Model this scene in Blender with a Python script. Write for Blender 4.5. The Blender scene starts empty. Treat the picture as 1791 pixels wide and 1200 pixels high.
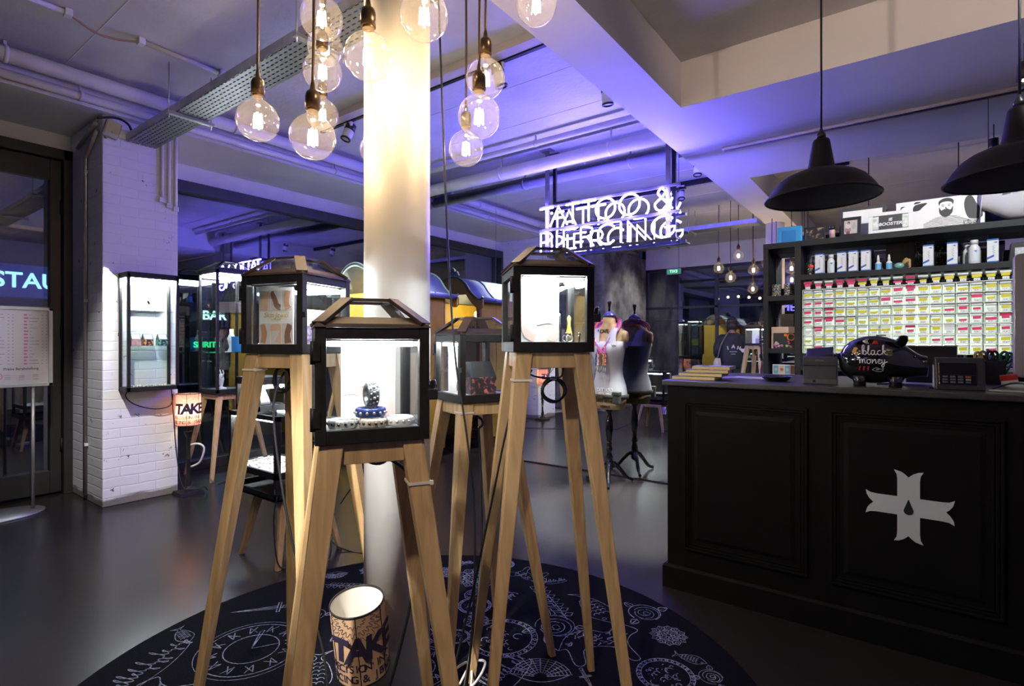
import bpy, bmesh, math, random
from mathutils import Vector as V, Matrix as Mx
SC = bpy.context.scene
COL = SC.collection
PI = math.pi
R = math.radians
random.seed(7)

# ---------------------------------------------------------------- camera, world, exposure
F, EYE, YAW = 942.7, 1.35, R(36.576)      # focal length in photo pixels, eye height, heading left of +Y
cd = bpy.data.cameras.new('camera'); cam = bpy.data.objects.new('camera', cd); COL.objects.link(cam)
cd.sensor_fit = 'HORIZONTAL'; cd.sensor_width = 36.0; cd.lens = 36.0 * F / 1791.0
cd.clip_start = 0.02; cd.clip_end = 120
cam.location = (0, 0, EYE); cam.rotation_euler = (PI / 2, 0, YAW)
SC.camera = cam
w = bpy.data.worlds.new('night'); SC.world = w; w.use_nodes = True
w.node_tree.nodes['Background'].inputs[0].default_value = (0.02, 0.035, 0.11, 1)
w.node_tree.nodes['Background'].inputs[1].default_value = 0.35
vs = SC.view_settings; vs.view_transform = 'Standard'; vs.look = 'None'; vs.gamma = 1; vs.use_curve_mapping = False
vs.exposure = 0.12
try:
    SC.cycles.transparent_max_bounces = 40; SC.cycles.max_bounces = 10
    SC.cycles.glossy_bounces = 5; SC.cycles.diffuse_bounces = 4
    SC.cycles.caustics_reflective = False; SC.cycles.caustics_refractive = False
    SC.cycles.sample_clamp_indirect = 6.0; SC.cycles.use_denoising = True
except Exception:
    pass

def lamp(name, kind, loc, power, color=(1, 1, 1), size=0.03, aim=None, angle=60, blend=0.6, parent=None):
    d = bpy.data.lights.new(name, kind); o = bpy.data.objects.new(name, d); COL.objects.link(o)
    d.energy = power; d.color = color
    if kind == 'AREA':
        d.size = size
    else:
        d.shadow_soft_size = size
    if kind == 'SPOT':
        d.spot_size = R(angle); d.spot_blend = blend
    o.location = loc
    if aim is not None:
        o.rotation_euler = (V(aim) - V(loc)).to_track_quat('-Z', 'Y').to_euler()
    if parent: o.parent = parent
    return o
# spots: track heads on mannequin and kiosk, one on shelf unit; the rest added, unseen fill
lamp('spot_light', 'SPOT', (-1.80, 4.50, 3.25), 2400, (0.84, 1.0, 0.94), 0.05, (-1.80, 4.0, 0), 36)  # added unseen spot to brighten the floor before the mirror
lamp('spot_light', 'SPOT', (-2.42, 3.08, 3.22), 380, (1.0, 0.95, 0.9), 0.04, (-2.35, 4.75, 1.25), 40)
lamp('spot_light', 'SPOT', (0.9, 2.6, 3.3), 260, (0.95, 0.98, 1.0), 0.05, (0.0, 4.85, 1.62), 52)
lamp('spot_light', 'SPOT', (1.6, 1.0, 3.35), 190, (1.0, 0.74, 0.62), 0.05, (0.1, 4.4, 4.5), 74)  # added unseen fill for the beam
lamp('spot_light', 'SPOT', (-0.3, -0.9, 3.3), 230, (1.0, 0.86, 0.70), 0.05, (-1.45, 1.15, 0.45), 42)  # unseen fill put behind the camera for the oak stands
lamp('spot_light', 'SPOT', (-1.05, -1.0, 3.3), 1500, (1.0, 0.98, 0.95), 0.05, (-1.66, 1.35, 0.45), 15, 0.8)  # added unseen spot, aimed between the stands at the lower column
lamp('spot_light', 'SPOT', (-3.0, 0.7, 3.3), 480, (1.0, 0.97, 0.98), 0.05, (-5.3, 1.85, 0.85), 29, 0.8)  # added unseen spot to whiten the brick pillar
lamp('spot_light', 'SPOT', (-1.45, 4.93, 3.05), 200, (1.0, 0.97, 0.95), 0.04, (-2.35, 4.80, 1.2), 40)  # added unseen spot for the mannequin's mirrored side
lamp('spot_light', 'SPOT', (-4.18, 3.15, 3.2), 420, (1.0, 0.96, 0.92), 0.05, (-4.95, 4.35, 1.7), 56)
lamp('spot_light', 'SPOT', (-3.0, -0.4, 3.3), 140, (1.0, 0.93, 0.88), 0.05, (-4.86, -0.7, 1.5), 70)  # unseen spot put in to lift the concrete pier

# ---------------------------------------------------------------- materials
MATS = {}
def nt(m): return m.node_tree.nodes, m.node_tree.links
def P(name, col=(0.5, 0.5, 0.5), rough=0.6, metal=0.0, emit=None, es=0.0, spec=0.5, coat=0.0, trans=0.0):
    if name in MATS: return MATS[name]
    m = bpy.data.materials.new(name); m.use_nodes = True
    b = m.node_tree.nodes['Principled BSDF']
    b.inputs['Base Color'].default_value = (*col, 1); b.inputs['Roughness'].default_value = rough
    b.inputs['Metallic'].default_value = metal; b.inputs['Specular IOR Level'].default_value = spec
    b.inputs['Coat Weight'].default_value = coat
    if emit:
        b.inputs['Emission Color'].default_value = (*emit, 1); b.inputs['Emission Strength'].default_value = es
    MATS[name] = m
    return m
def E(name, col, s):
    if name in MATS: return MATS[name]
    m = bpy.data.materials.new(name); m.use_nodes = True
    n, l = nt(m); n.clear()
    e = n.new('ShaderNodeEmission'); e.inputs[0].default_value = (*col, 1); e.inputs[1].default_value = s
    o = n.new('ShaderNodeOutputMaterial'); l.new(e.outputs[0], o.inputs[0]); MATS[name] = m
    return m
def noisy(name, c1, c2, scale=6, rough=0.6, stretch=(1, 1, 1), bump=0.0, detail=6, lo=0.35, hi=0.65, rough2=None, metal=0.0, spec=0.5, coord='Object', bscale=None):
    """two colours mixed by noise in object space, with an optional bump"""
    if name in MATS: return MATS[name]
    m = P(name, c1, rough, metal, spec=spec); n, l = nt(m); b = n['Principled BSDF']
    tc = n.new('ShaderNodeTexCoord'); mp = n.new('ShaderNodeMapping'); mp.inputs['Scale'].default_value = stretch
    nz = n.new('ShaderNodeTexNoise'); nz.inputs['Scale'].default_value = scale; nz.inputs['Detail'].default_value = detail
    rp = n.new('ShaderNodeValToRGB'); rp.color_ramp.elements[0].position = lo; rp.color_ramp.elements[1].position = hi
    rp.color_ramp.elements[0].color = (*c1, 1); rp.color_ramp.elements[1].color = (*c2, 1)
    l.new(tc.outputs[coord], mp.inputs[0]); l.new(mp.outputs[0], nz.inputs['Vector'])
    l.new(nz.outputs['Fac'], rp.inputs[0]); l.new(rp.outputs[0], b.inputs['Base Color'])
    if rough2 is not None:
        mr = n.new('ShaderNodeMapRange'); mr.inputs['To Min'].default_value = rough; mr.inputs['To Max'].default_value = rough2
        l.new(nz.outputs['Fac'], mr.inputs[0]); l.new(mr.outputs[0], b.inputs['Roughness'])
    if bump:
        bp = n.new('ShaderNodeBump'); bp.inputs['Strength'].default_value = bump; bp.inputs['Distance'].default_value = 0.01
        src = nz
        if bscale:
            src = n.new('ShaderNodeTexNoise'); src.inputs['Scale'].default_value = bscale; src.inputs['Detail'].default_value = 4
            l.new(mp.outputs[0], src.inputs['Vector'])
        l.new(src.outputs['Fac'], bp.inputs['Height']); l.new(bp.outputs[0], b.inputs['Normal'])
    return m
def glassy(name, tint=(0.97, 0.985, 0.98), ior=1.45, rough=0.0, boost=1.0, glow_haze=0.0):
    """clear sheet glass: lets light straight through and mirrors by its Fresnel curve"""
    if name in MATS: return MATS[name]
    m = bpy.data.materials.new(name); m.use_nodes = True; n, l = nt(m); n.clear()
    t = n.new('ShaderNodeBsdfTransparent'); t.inputs[0].default_value = (*tint, 1)
    g = n.new('ShaderNodeBsdfGlossy'); g.inputs['Roughness'].default_value = rough
    f0 = ((ior - 1) / (ior + 1)) ** 2
    lw = n.new('ShaderNodeLayerWeight'); lw.inputs['Blend'].default_value = 0.5
    fr = n.new('ShaderNodeMath'); fr.operation = 'POWER'; fr.inputs[1].default_value = 5; l.new(lw.outputs['Facing'], fr.inputs[0])
    mu = n.new('ShaderNodeMath'); mu.operation = 'MULTIPLY_ADD'; mu.inputs[1].default_value = (1 - f0) * min(boost, 1); mu.inputs[2].default_value = f0 * boost; mu.use_clamp = True
    mx = n.new('ShaderNodeMixShader'); o = n.new('ShaderNodeOutputMaterial')
    l.new(fr.outputs[0], mu.inputs[0]); l.new(mu.outputs[0], mx.inputs[0]); l.new(t.outputs[0], mx.inputs[1]); l.new(g.outputs[0], mx.inputs[2]); 
    if glow_haze:
        d = n.new('ShaderNodeBsdfTranslucent'); d.inputs[0].default_value = (1, 0.97, 0.92, 1); m2 = n.new('ShaderNodeMixShader'); m2.inputs[0].default_value = glow_haze  # translucent share added to imitate glow haze in the globes
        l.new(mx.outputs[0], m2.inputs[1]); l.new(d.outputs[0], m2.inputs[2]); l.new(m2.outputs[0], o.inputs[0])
    else:
        l.new(mx.outputs[0], o.inputs[0])
    MATS[name] = m
    return m

BLACK = noisy('black_metal', (0.010, 0.009, 0.009), (0.016, 0.015, 0.014), 30, 0.42, rough2=0.55, spec=0.2)
ROOFM = noisy('bulb_warmed_black_metal', (0.022, 0.013, 0.009), (0.032, 0.019, 0.013), 18, 0.38, rough2=0.5)  # roof metal, browned to carry the warm bulb light
GLASS = glassy('sheet_glass', (0.975, 0.99, 0.985))
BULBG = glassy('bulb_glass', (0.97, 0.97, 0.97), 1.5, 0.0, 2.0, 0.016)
WINGL = glassy('window_glass', (0.85, 0.88, 0.92), 1.5, 0.0, 4.5)
WHITEP = noisy('white_paint', (0.62, 0.61, 0.60), (0.70, 0.69, 0.68), 3, 0.7, bump=0.12, bscale=40)
CEILP = noisy('painted_concrete_ceiling', (0.50, 0.49, 0.48), (0.62, 0.61, 0.60), 1.6, 0.62, bump=0.25, bscale=22)
BEAMP = noisy('smooth_white_beam_paint', (0.60, 0.59, 0.57), (0.66, 0.65, 0.63), 1.2, 0.6, bump=0.05, bscale=30)
COLP = noisy('column_paint', (0.70, 0.68, 0.65), (0.75, 0.73, 0.70), 2.0, 0.45, bump=0.03, bscale=50)
PIPEP = noisy('white_pipe_paint', (0.58, 0.57, 0.56), (0.66, 0.65, 0.64), 4, 0.5)
FRAMED = noisy('dark_window_frame', (0.011, 0.010, 0.010), (0.016, 0.015, 0.014), 8, 0.5)
CONC = noisy('bare_concrete', (0.07, 0.07, 0.07), (0.36, 0.35, 0.34), 2.6, 0.8, bump=0.3, lo=0.38, hi=0.72)
GALV = noisy('galvanised_steel', (0.42, 0.44, 0.45), (0.58, 0.60, 0.61), 9, 0.35, metal=0.85)
FLOORM = noisy('dark_floor', (0.018, 0.0145, 0.0145), (0.022, 0.0175, 0.0175), 0.8, 0.25, stretch=(1, 1, 1), spec=0.27, detail=1)
COUNT = noisy('black_counter_paint', (0.0055, 0.0048, 0.0044), (0.0075, 0.0066, 0.006), 7, 0.6, bump=0.03, bscale=90, spec=0.10)
CTOP = noisy('grey_laminate', (0.035, 0.032, 0.030), (0.05, 0.046, 0.043), 30, 0.42, stretch=(0.2, 1, 1))
SHELFM = noisy('charcoal_shelf', (0.012, 0.0125, 0.0125), (0.017, 0.0175, 0.017), 12, 0.55, spec=0.35)
CORDM = P('black_cord', (0.008, 0.008, 0.009), 0.5)
WCORD = P('white_cord', (0.62, 0.60, 0.56), 0.45)
BRASS = noisy('dark_brass', (0.09, 0.06, 0.03), (0.13, 0.09, 0.05), 20, 0.35, metal=0.7)
CHROME = P('chrome', (0.6, 0.6, 0.6), 0.15, 1.0)
ALU = P('aluminium', (0.40, 0.39, 0.38), 0.5, 0.8)
PAPER = P('white_card', (0.80, 0.79, 0.77), 0.6)
INKB = P('black_ink', (0.010, 0.010, 0.012), 0.5)
WPLAS = P('white_plastic', (0.72, 0.72, 0.72), 0.35)
BPLAS = P('black_plastic', (0.012, 0.012, 0.013), 0.38)
BGLOSS = P('black_gloss_glaze', (0.006, 0.006, 0.007), 0.06, coat=0.6)
SKIN1 = P('printed_skin_tan', (0.50, 0.27, 0.16), 0.6)
SKIN2 = P('printed_skin_light', (0.66, 0.42, 0.29), 0.6)
SKIN3 = P('printed_skin_brown', (0.22, 0.11, 0.07), 0.6)
GOLD = P('printed_gold', (0.55, 0.38, 0.10), 0.5)
SILV = noisy('worn_silver', (0.42, 0.43, 0.44), (0.68, 0.69, 0.70), 60, 0.3, metal=0.8)
JEW = noisy('jewellery_mix', (0.30, 0.22, 0.14), (0.75, 0.70, 0.62), 90, 0.4, metal=0.3)
def oak():
    m = P('oak', rough=0.48); n, l = nt(m); b = n['Principled BSDF']
    tc = n.new('ShaderNodeTexCoord'); oi = n.new('ShaderNodeObjectInfo'); ad = n.new('ShaderNodeVectorMath'); ad.operation = 'ADD'
    mp = n.new('ShaderNodeMapping'); mp.inputs['Scale'].default_value = (34, 34, 1.7); mp.inputs['Rotation'].default_value = (0.06, 0.05, 0)
    sc = n.new('ShaderNodeVectorMath'); sc.operation = 'SCALE'; sc.inputs[0].default_value = (3.1, 7.7, 5.3)
    l.new(oi.outputs['Random'], sc.inputs['Scale']); l.new(tc.outputs['Object'], ad.inputs[0]); l.new(sc.outputs[0], ad.inputs[1]); l.new(ad.outputs[0], mp.inputs[0])
    a = n.new('ShaderNodeTexNoise'); a.inputs['Scale'].default_value = 1.0; a.inputs['Detail'].default_value = 7; a.inputs['Distortion'].default_value = 1.0
    l.new(mp.outputs[0], a.inputs['Vector'])
    rp = n.new('ShaderNodeValToRGB'); e = rp.color_ramp.elements
    e[0].position = 0.28; e[0].color = (0.30, 0.185, 0.080, 1); e[1].position = 0.66; e[1].color = (0.51, 0.34, 0.165, 1)
    k = e.new(0.5); k.color = (0.43, 0.278, 0.128, 1)
    l.new(a.outputs['Fac'], rp.inputs[0]); l.new(rp.outputs[0], b.inputs['Base Color'])
    bp = n.new('ShaderNodeBump'); bp.inputs['Strength'].default_value = 0.12; bp.inputs['Distance'].default_value = 0.004
    l.new(a.outputs['Fac'], bp.inputs['Height']); l.new(bp.outputs[0], b.inputs['Normal'])
    return m
OAK = oak()
def brick():
    """painted brick: coursed relief with chips where the paint has come off"""
    m = P('painted_brick', rough=0.62); n, l = nt(m); b = n['Principled BSDF']
    tc = n.new('ShaderNodeTexCoord'); sp = n.new('ShaderNodeSeparateXYZ'); ad = n.new('ShaderNodeMath'); cb = n.new('ShaderNodeCombineXYZ')
    l.new(tc.outputs['Object'], sp.inputs[0]); l.new(sp.outputs[0], ad.inputs[0]); l.new(sp.outputs[1], ad.inputs[1])
    l.new(ad.outputs[0], cb.inputs[0]); l.new(sp.outputs[2], cb.inputs[1])
    br = n.new('ShaderNodeTexBrick'); br.inputs['Scale'].default_value = 1.0; br.inputs['Brick Width'].default_value = 0.26
    br.inputs['Row Height'].default_value = 0.081; br.inputs['Mortar Size'].default_value = 0.007; br.inputs['Mortar Smooth'].default_value = 0.7
    br.inputs[1].default_value = (0.70, 0.69, 0.68, 1); br.inputs[2].default_value = (0.67, 0.66, 0.65, 1); br.inputs[3].default_value = (0.65, 0.64, 0.63, 1)
    wz = n.new('ShaderNodeTexNoise'); wz.inputs['Scale'].default_value = 5; l.new(cb.outputs[0], wz.inputs['Vector'])
    wm = n.new('ShaderNodeMixRGB'); wm.blend_type = 'ADD'; wm.inputs[0].default_value = 0.025
    l.new(cb.outputs[0], wm.inputs[1]); l.new(wz.outputs['Color'], wm.inputs[2]); l.new(wm.outputs[0], br.inputs['Vector'])
    ch = n.new('ShaderNodeTexNoise'); ch.inputs['Scale'].default_value = 9; ch.inputs['Detail'].default_value = 8; ch.inputs['Roughness'].default_value = 0.75
    l.new(cb.outputs[0], ch.inputs['Vector'])
    mr = n.new('ShaderNodeMapRange'); mr.inputs['From Min'].default_value = 0.63; mr.inputs['From Max'].default_value = 0.64
    l.new(ch.outputs['Fac'], mr.inputs[0])
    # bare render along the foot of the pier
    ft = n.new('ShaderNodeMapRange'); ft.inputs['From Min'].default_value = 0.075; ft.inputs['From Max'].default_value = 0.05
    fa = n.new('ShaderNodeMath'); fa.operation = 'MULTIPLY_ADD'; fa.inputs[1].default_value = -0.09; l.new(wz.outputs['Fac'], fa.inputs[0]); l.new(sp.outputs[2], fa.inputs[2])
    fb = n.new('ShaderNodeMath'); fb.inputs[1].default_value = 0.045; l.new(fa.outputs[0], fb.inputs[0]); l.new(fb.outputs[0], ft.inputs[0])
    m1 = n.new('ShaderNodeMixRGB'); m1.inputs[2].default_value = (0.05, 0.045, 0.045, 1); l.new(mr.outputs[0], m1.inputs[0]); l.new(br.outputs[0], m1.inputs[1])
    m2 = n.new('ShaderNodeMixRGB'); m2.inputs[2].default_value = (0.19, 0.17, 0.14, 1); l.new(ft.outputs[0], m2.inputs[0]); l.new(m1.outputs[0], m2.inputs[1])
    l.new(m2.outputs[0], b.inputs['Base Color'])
    bp = n.new('ShaderNodeBump'); bp.inputs['Strength'].default_value = 0.28; bp.inputs['Distance'].default_value = 0.009
    h = n.new('ShaderNodeMath'); h.operation = 'MULTIPLY_ADD'; h.inputs[1].default_value = -1.0
    l.new(br.outputs['Fac'], h.inputs[0]); l.new(wz.outputs['Fac'], h.inputs[2]); l.new(h.outputs[0], bp.inputs['Height']); l.new(bp.outputs[0], b.inputs['Normal'])
    return m
BRICK = brick()
def perforated():
    """steel sheet with rows of slots punched through it"""
    m = P('perforated_steel', (0.20, 0.215, 0.22), 0.42, 0.7); n, l = nt(m); b = n['Principled BSDF']; out = n['Material Output']
    tc = n.new('ShaderNodeTexCoord'); sp = n.new('ShaderNodeSeparateXYZ'); l.new(tc.outputs['Object'], sp.inputs[0])
    def slot(sock, period, duty, off=None):
        d = n.new('ShaderNodeMath'); d.operation = 'DIVIDE'; d.inputs[1].default_value = period; l.new(sock, d.inputs[0])
        f = n.new('ShaderNodeMath'); f.operation = 'FRACT'; l.new(d.outputs[0], f.inputs[0])
        c = n.new('ShaderNodeMath'); c.operation = 'LESS_THAN'; c.inputs[1].default_value = duty; l.new(f.outputs[0], c.inputs[0])
        return c
    a = slot(sp.outputs[0], 0.050, 0.62); c = slot(sp.outputs[1], 0.032, 0.32)
    mu = n.new('ShaderNodeMath'); mu.operation = 'MULTIPLY'; l.new(a.outputs[0], mu.inputs[0]); l.new(c.outputs[0], mu.inputs[1])
    t = n.new('ShaderNodeBsdfTransparent'); mx = n.new('ShaderNodeMixShader')
    l.new(mu.outputs[0], mx.inputs[0]); l.new(b.outputs[0], mx.inputs[1]); l.new(t.outputs[0], mx.inputs[2]); l.new(mx.outputs[0], out.inputs[0])
    return m
PERF = perforated()
MIRROR = P('mirror_silver', (0.86, 0.89, 0.89), 0.0, 1.0)

# ---------------------------------------------------------------- mesh building
def spline(pts, n=8, closed=False):
    p = [V(q) for q in pts]; out = []; N = len(p)
    for i in range(N if closed else N - 1):
        a, b, c, d = (p[(i - 1) % N], p[i], p[(i + 1) % N], p[(i + 2) % N]) if closed else (p[max(i - 1, 0)], p[i], p[i + 1], p[min(i + 2, N - 1)])
        for k in range(n):
            t = k / n
            out.append(0.5 * ((2 * b) + (c - a) * t + (2 * a - 5 * b + 4 * c - d) * t * t + (3 * b - a - 3 * c + d) * t ** 3))
    if not closed: out.append(p[-1])
    return out
class B:
    def __init__(s): s.b = bmesh.new(); s.m = 0; s.X = Mx()
    def v(s, p): return s.b.verts.new(s.X @ V(p))
    def f(s, vs, smooth=False):
        try:
            q = s.b.faces.new(vs); q.material_index = s.m; q.smooth = smooth; return q
        except ValueError: return None
    def bx(s, x0, x1, y0, y1, z0, z1):
        c = [s.v((x, y, z)) for z in (z0, z1) for y in (y0, y1) for x in (x0, x1)]
        for q in ((0, 2, 3, 1), (4, 5, 7, 6), (0, 1, 5, 4), (2, 6, 7, 3), (0, 4, 6, 2), (1, 3, 7, 5)): s.f([c[i] for i in q])
        return s
    def box(s, c, d): return s.bx(c[0] - d[0] / 2, c[0] + d[0] / 2, c[1] - d[1] / 2, c[1] + d[1] / 2, c[2] - d[2] / 2, c[2] + d[2] / 2)
    def hexa(s, lo, hi):
        """a solid between two quads given as four points each"""
        a = [s.v(p) for p in lo]; c = [s.v(p) for p in hi]
        s.f(a[::-1]); s.f(c)
        for i in range(4): s.f([a[i], a[(i + 1) % 4], c[(i + 1) % 4], c[i]])
        return s
    def quad(s, *p): s.f([s.v(q) for q in p]); return s
    def bar(s, p, q, w, h=None, up=(0, 0, 1)):
        p, q = V(p), V(q); h = h or w; d = (q - p).normalized(); u = V(up)
        if abs(d.dot(u)) > 0.98: u = V((1, 0, 0))
        a = d.cross(u).normalized() * (w / 2); c = a.cross(d).normalized() * (h / 2)
        return s.hexa([p - a - c, p + a - c, p + a + c, p - a + c], [q - a - c, q + a - c, q + a + c, q - a + c])
    def tube(s, pts, r, n=8, closed=False, cap=True, flat=None):
        pts = [V(p) for p in pts]; N = len(pts); rings = []; prev = None
        for i, p in enumerate(pts):
            t = (pts[(i + 1) % N] - pts[i - 1]) if closed else (pts[min(i + 1, N - 1)] - pts[max(i - 1, 0)])
            t = t.normalized() if t.length > 1e-9 else V((0, 0, 1))
            if prev is None:
                u = V((0, 0, 1)) if abs(t.z) < 0.9 else V((1, 0, 0)); a = t.cross(u).normalized()
            else:
                a = (prev - t * prev.dot(t)).normalized()
            prev = a; c = t.cross(a); rr = r[i] if isinstance(r, (list, tuple)) else r
            rings.append([s.v(p + a * math.cos(2 * PI * k / n) * rr + c * math.sin(2 * PI * k / n) * rr) for k in range(n)])
        for i in range(N if closed else N - 1):
            A, Bq = rings[i], rings[(i + 1) % N]
            for k in range(n): s.f([A[k], A[(k + 1) % n], Bq[(k + 1) % n], Bq[k]], True)
        if cap and not closed: s.f(rings[0][::-1]); s.f(rings[-1])
        return s
    def loft(s, rings, closed=True, cap0=True, cap1=True, smooth=True):
        rr = [[s.v(p) for p in r] for r in rings]; n = len(rr[0])
        for A, C in zip(rr, rr[1:]):
            for k in range(n if closed else n - 1): s.f([A[k], A[(k + 1) % n], C[(k + 1) % n], C[k]], smooth)
        if cap0: s.f(rr[0][::-1])
        if cap1: s.f(rr[-1])
        return s
    def lathe(s, prof, n=24, c=(0, 0, 0), sx=1, sy=1, cap=True):
        rings = [[(c[0] + r * sx * math.cos(2 * PI * k / n), c[1] + r * sy * math.sin(2 * PI * k / n), c[2] + z) for k in range(n)] for r, z in prof]
        return s.loft(rings, True, cap, cap)
    def ball(s, c, r, n=16, m=10, sc=(1, 1, 1)):
        prof = [(max(1e-4, math.sin(PI * i / m)) * r, -math.cos(PI * i / m) * r * sc[2]) for i in range(m + 1)]
        return s.lathe(prof, n, c, sc[0], sc[1])
    def cyl(s, c, r, h, n=20): return s.lathe([(r, 0), (r, h)], n, c)
    def prism(s, poly, h, M=None):
        """2D outline raised by h along local z"""
        o = s.X
        if M is not None: s.X = o @ M
        a = [s.v((x, y, 0)) for x, y in poly]; c = [s.v((x, y, h)) for x, y in poly]
        s.f(a[::-1]); s.f(c); n = len(poly)
        for i in range(n): s.f([a[i], a[(i + 1) % n], c[(i + 1) % n], c[i]])
        s.X = o; return s
    def ribbon(s, pts, wd, closed=False):
        """a flat line drawn on a surface (xy plane)"""
        pts = [V(p) for p in pts]; N = len(pts); L = []
        for i, p in enumerate(pts):
            t = (pts[(i + 1) % N] - pts[i - 1]) if closed else (pts[min(i + 1, N - 1)] - pts[max(i - 1, 0)])
            k = V((-t.y, t.x, 0)); k = k.normalized() * (wd / 2) if k.length > 1e-9 else V((wd / 2, 0, 0))
            L.append((s.v(p - k), s.v(p + k)))
        for i in range(N if closed else N - 1):
            a, c = L[i], L[(i + 1) % N]; s.f([a[0], c[0], c[1], a[1]])
        return s
    def text(s, txt, size, M, ext=0.0008, align='CENTER', shear=0.0, bold=0.0, space=1.0):
        cu = bpy.data.curves.new('t', 'FONT'); cu.body = txt; cu.size = size; cu.extrude = ext; cu.align_x = align; cu.align_y = 'CENTER'
        cu.shear = shear; cu.offset = bold; cu.space_character = space; cu.resolution_u = 4
        o = bpy.data.objects.new('t', cu); COL.objects.link(o)
        dg = bpy.context.evaluated_depsgraph_get(); me = bpy.data.meshes.new_from_object(o.evaluated_get(dg))
        n0 = len(s.b.verts); f0 = len(s.b.faces); s.b.from_mesh(me); s.b.verts.ensure_lookup_table(); s.b.faces.ensure_lookup_table()
        T = s.X @ M
        for vv in s.b.verts[n0:]: vv.co = T @ vv.co
        for q in s.b.faces[f0:]: q.material_index = s.m
        bpy.data.objects.remove(o); bpy.data.curves.remove(cu); bpy.data.meshes.remove(me)
        return s
    def build(s, name, mats, parent=None, bevel=0.0, loc=None, rotz=0.0, sub=0, norm=True):
        if norm: bmesh.ops.recalc_face_normals(s.b, faces=s.b.faces)
        me = bpy.data.meshes.new(name); s.b.to_mesh(me); s.b.free()
        for m in (mats if isinstance(mats, (list, tuple)) else [mats]): me.materials.append(m)
        o = bpy.data.objects.new(name, me); COL.objects.link(o)
        if parent is not None: o.parent = parent
        if loc is not None: o.location = loc
        o.rotation_euler.z = rotz
        if bevel:
            k = o.modifiers.new('edge', 'BEVEL'); k.width = bevel; k.segments = 2; k.limit_method = 'ANGLE'
        if sub:
            k = o.modifiers.new('smooth', 'SUBSURF'); k.levels = sub; k.render_levels = sub
        return o
def tag(o, label, cat, group=None, kind=None):
    if label: o['label'] = label
    if cat: o['category'] = cat
    if group: o['group'] = group
    if kind: o['kind'] = kind
    return o
def thing(name, label, cat, loc=(0, 0, 0), rotz=0.0, group=None):
    o = bpy.data.objects.new(name, None); COL.objects.link(o); o.empty_display_size = 0.05
    o.location = loc; o.rotation_euler = (0, 0, rotz)
    return tag(o, label, cat, group)
def struct(name, b, m, bevel=0.0, parent=None):
    o = b.build(name, m, parent, bevel)
    if parent is None: o['kind'] = 'structure'
    return o
def copy_tree(o, parent=None):
    c = o.copy(); COL.objects.link(c)
    if parent is not None: c.parent = parent
    for ch in list(o.children): copy_tree(ch, c)
    return c
def place(o, loc, rotz=0.0, label=None, group=None):
    o.location = loc; o.rotation_euler = (0, 0, rotz)
    if label: o['label'] = label
    if group: o['group'] = group
    return o
XZ = Mx(((1, 0, 0, 0), (0, 0, -1, 0), (0, 1, 0, 0), (0, 0, 0, 1)))          # drawing plane standing up, facing -Y
def facing(x, y, z, deg=0): return Mx.Translation((x, y, z)) @ Mx.Rotation(R(deg), 4, 'Z') @ XZ   # deg 0 faces -Y, 90 faces +X
ORD = ['first', 'second', 'third', 'fourth', 'fifth', 'sixth', 'seventh', 'eighth', 'ninth', 'tenth', 'eleventh', 'twelfth', 'thirteenth', 'fourteenth', 'fifteenth', 'sixteenth', 'seventeenth', 'eighteenth']
YM = 5.03                                                                    # the mirror wall's face
XF = -6.15                                                                   # the street front's inner face
def fx(px, y): # world X at depth plane y seen under photo column px
    a = (px - 895.5) / F; return y * (-math.sin(YAW) + a * math.cos(YAW)) / (math.cos(YAW) + a * math.sin(YAW))

# ---------------------------------------------------------------- the room
b = B(); b.bx(-6.4, 2.6, -1.7, 5.3, -0.1, 0); struct('floor', b, FLOORM)
b = B(); b.bx(-5.25, -1.73, -1.7, 5.3, 3.45, 3.6); b.bx(-1.38, 2.6, -1.7, 3.97, 3.44, 3.6); struct('ceiling', b, CEILP)
b = B(); b.bx(-6.4, -5.25, -1.7, 5.3, 3.225, 3.6); struct('beam_facade', b, BEAMP)
b = B(); b.bx(-1.73, -1.38, -1.7, 5.3, 3.1, 3.6); struct('beam_long', b, BEAMP)
b = B(); b.bx(-1.38, 2.6, 3.97, 5.3, 3.1, 3.6); struct('beam_mirror', b, BEAMP)
b = B(); b.bx(-6.4, 2.6, 5.06, 5.3, 0, 3.6); struct('wall_back', b, WHITEP)
b = B(); b.bx(2.4, 2.6, -1.7, 5.06, 0, 3.6); struct('wall_right', b, WHITEP)
b = B(); b.bx(-6.4, XF, -1.7, 0.5, 0, 3.3); b.bx(-6.4, XF, 0.5, 1.56, 3.075, 3.3); b.bx(-6.4, XF, 2.11, 5.06, 3.05, 3.3)
struct('wall_left', b, WHITEP)
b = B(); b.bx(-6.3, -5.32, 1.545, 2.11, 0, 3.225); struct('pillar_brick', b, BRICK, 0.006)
# wall behind the camera (seen in the mirror): concrete pier, header and dark glazing
b = B(); b.bx(-4.86, 2.6, -1.7, -1.6, 3.0, 3.6); b.bx(1.2, 2.6, -1.7, -1.6, 0, 3.0); struct('wall_front', b, WHITEP)
b = B(); b.bx(-6.15, -4.86, -1.7, 0.45, 0, 3.24); struct('pillar_concrete', b, CONC, 0.004)
b = B()
for x in (-4.84, -3.3, -1.8, -0.3, 1.16): b.bx(x - 0.03, x + 0.03, -1.66, -1.6, 0, 3.0)
b.bx(-4.86, 1.2, -1.66, -1.6, 2.94, 3.0); b.bx(-4.86, 1.2, -1.66, -1.6, 0, 0.08); b.bx(-4.86, 1.2, -1.66, -1.6, 2.1, 2.15)
w2 = struct('window_2', b, FRAMED)
b = B(); b.bx(-4.81, 1.17, -1.64, -1.63, 0.08, 2.94); b.build('glass_pane', WINGL, w2)
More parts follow.
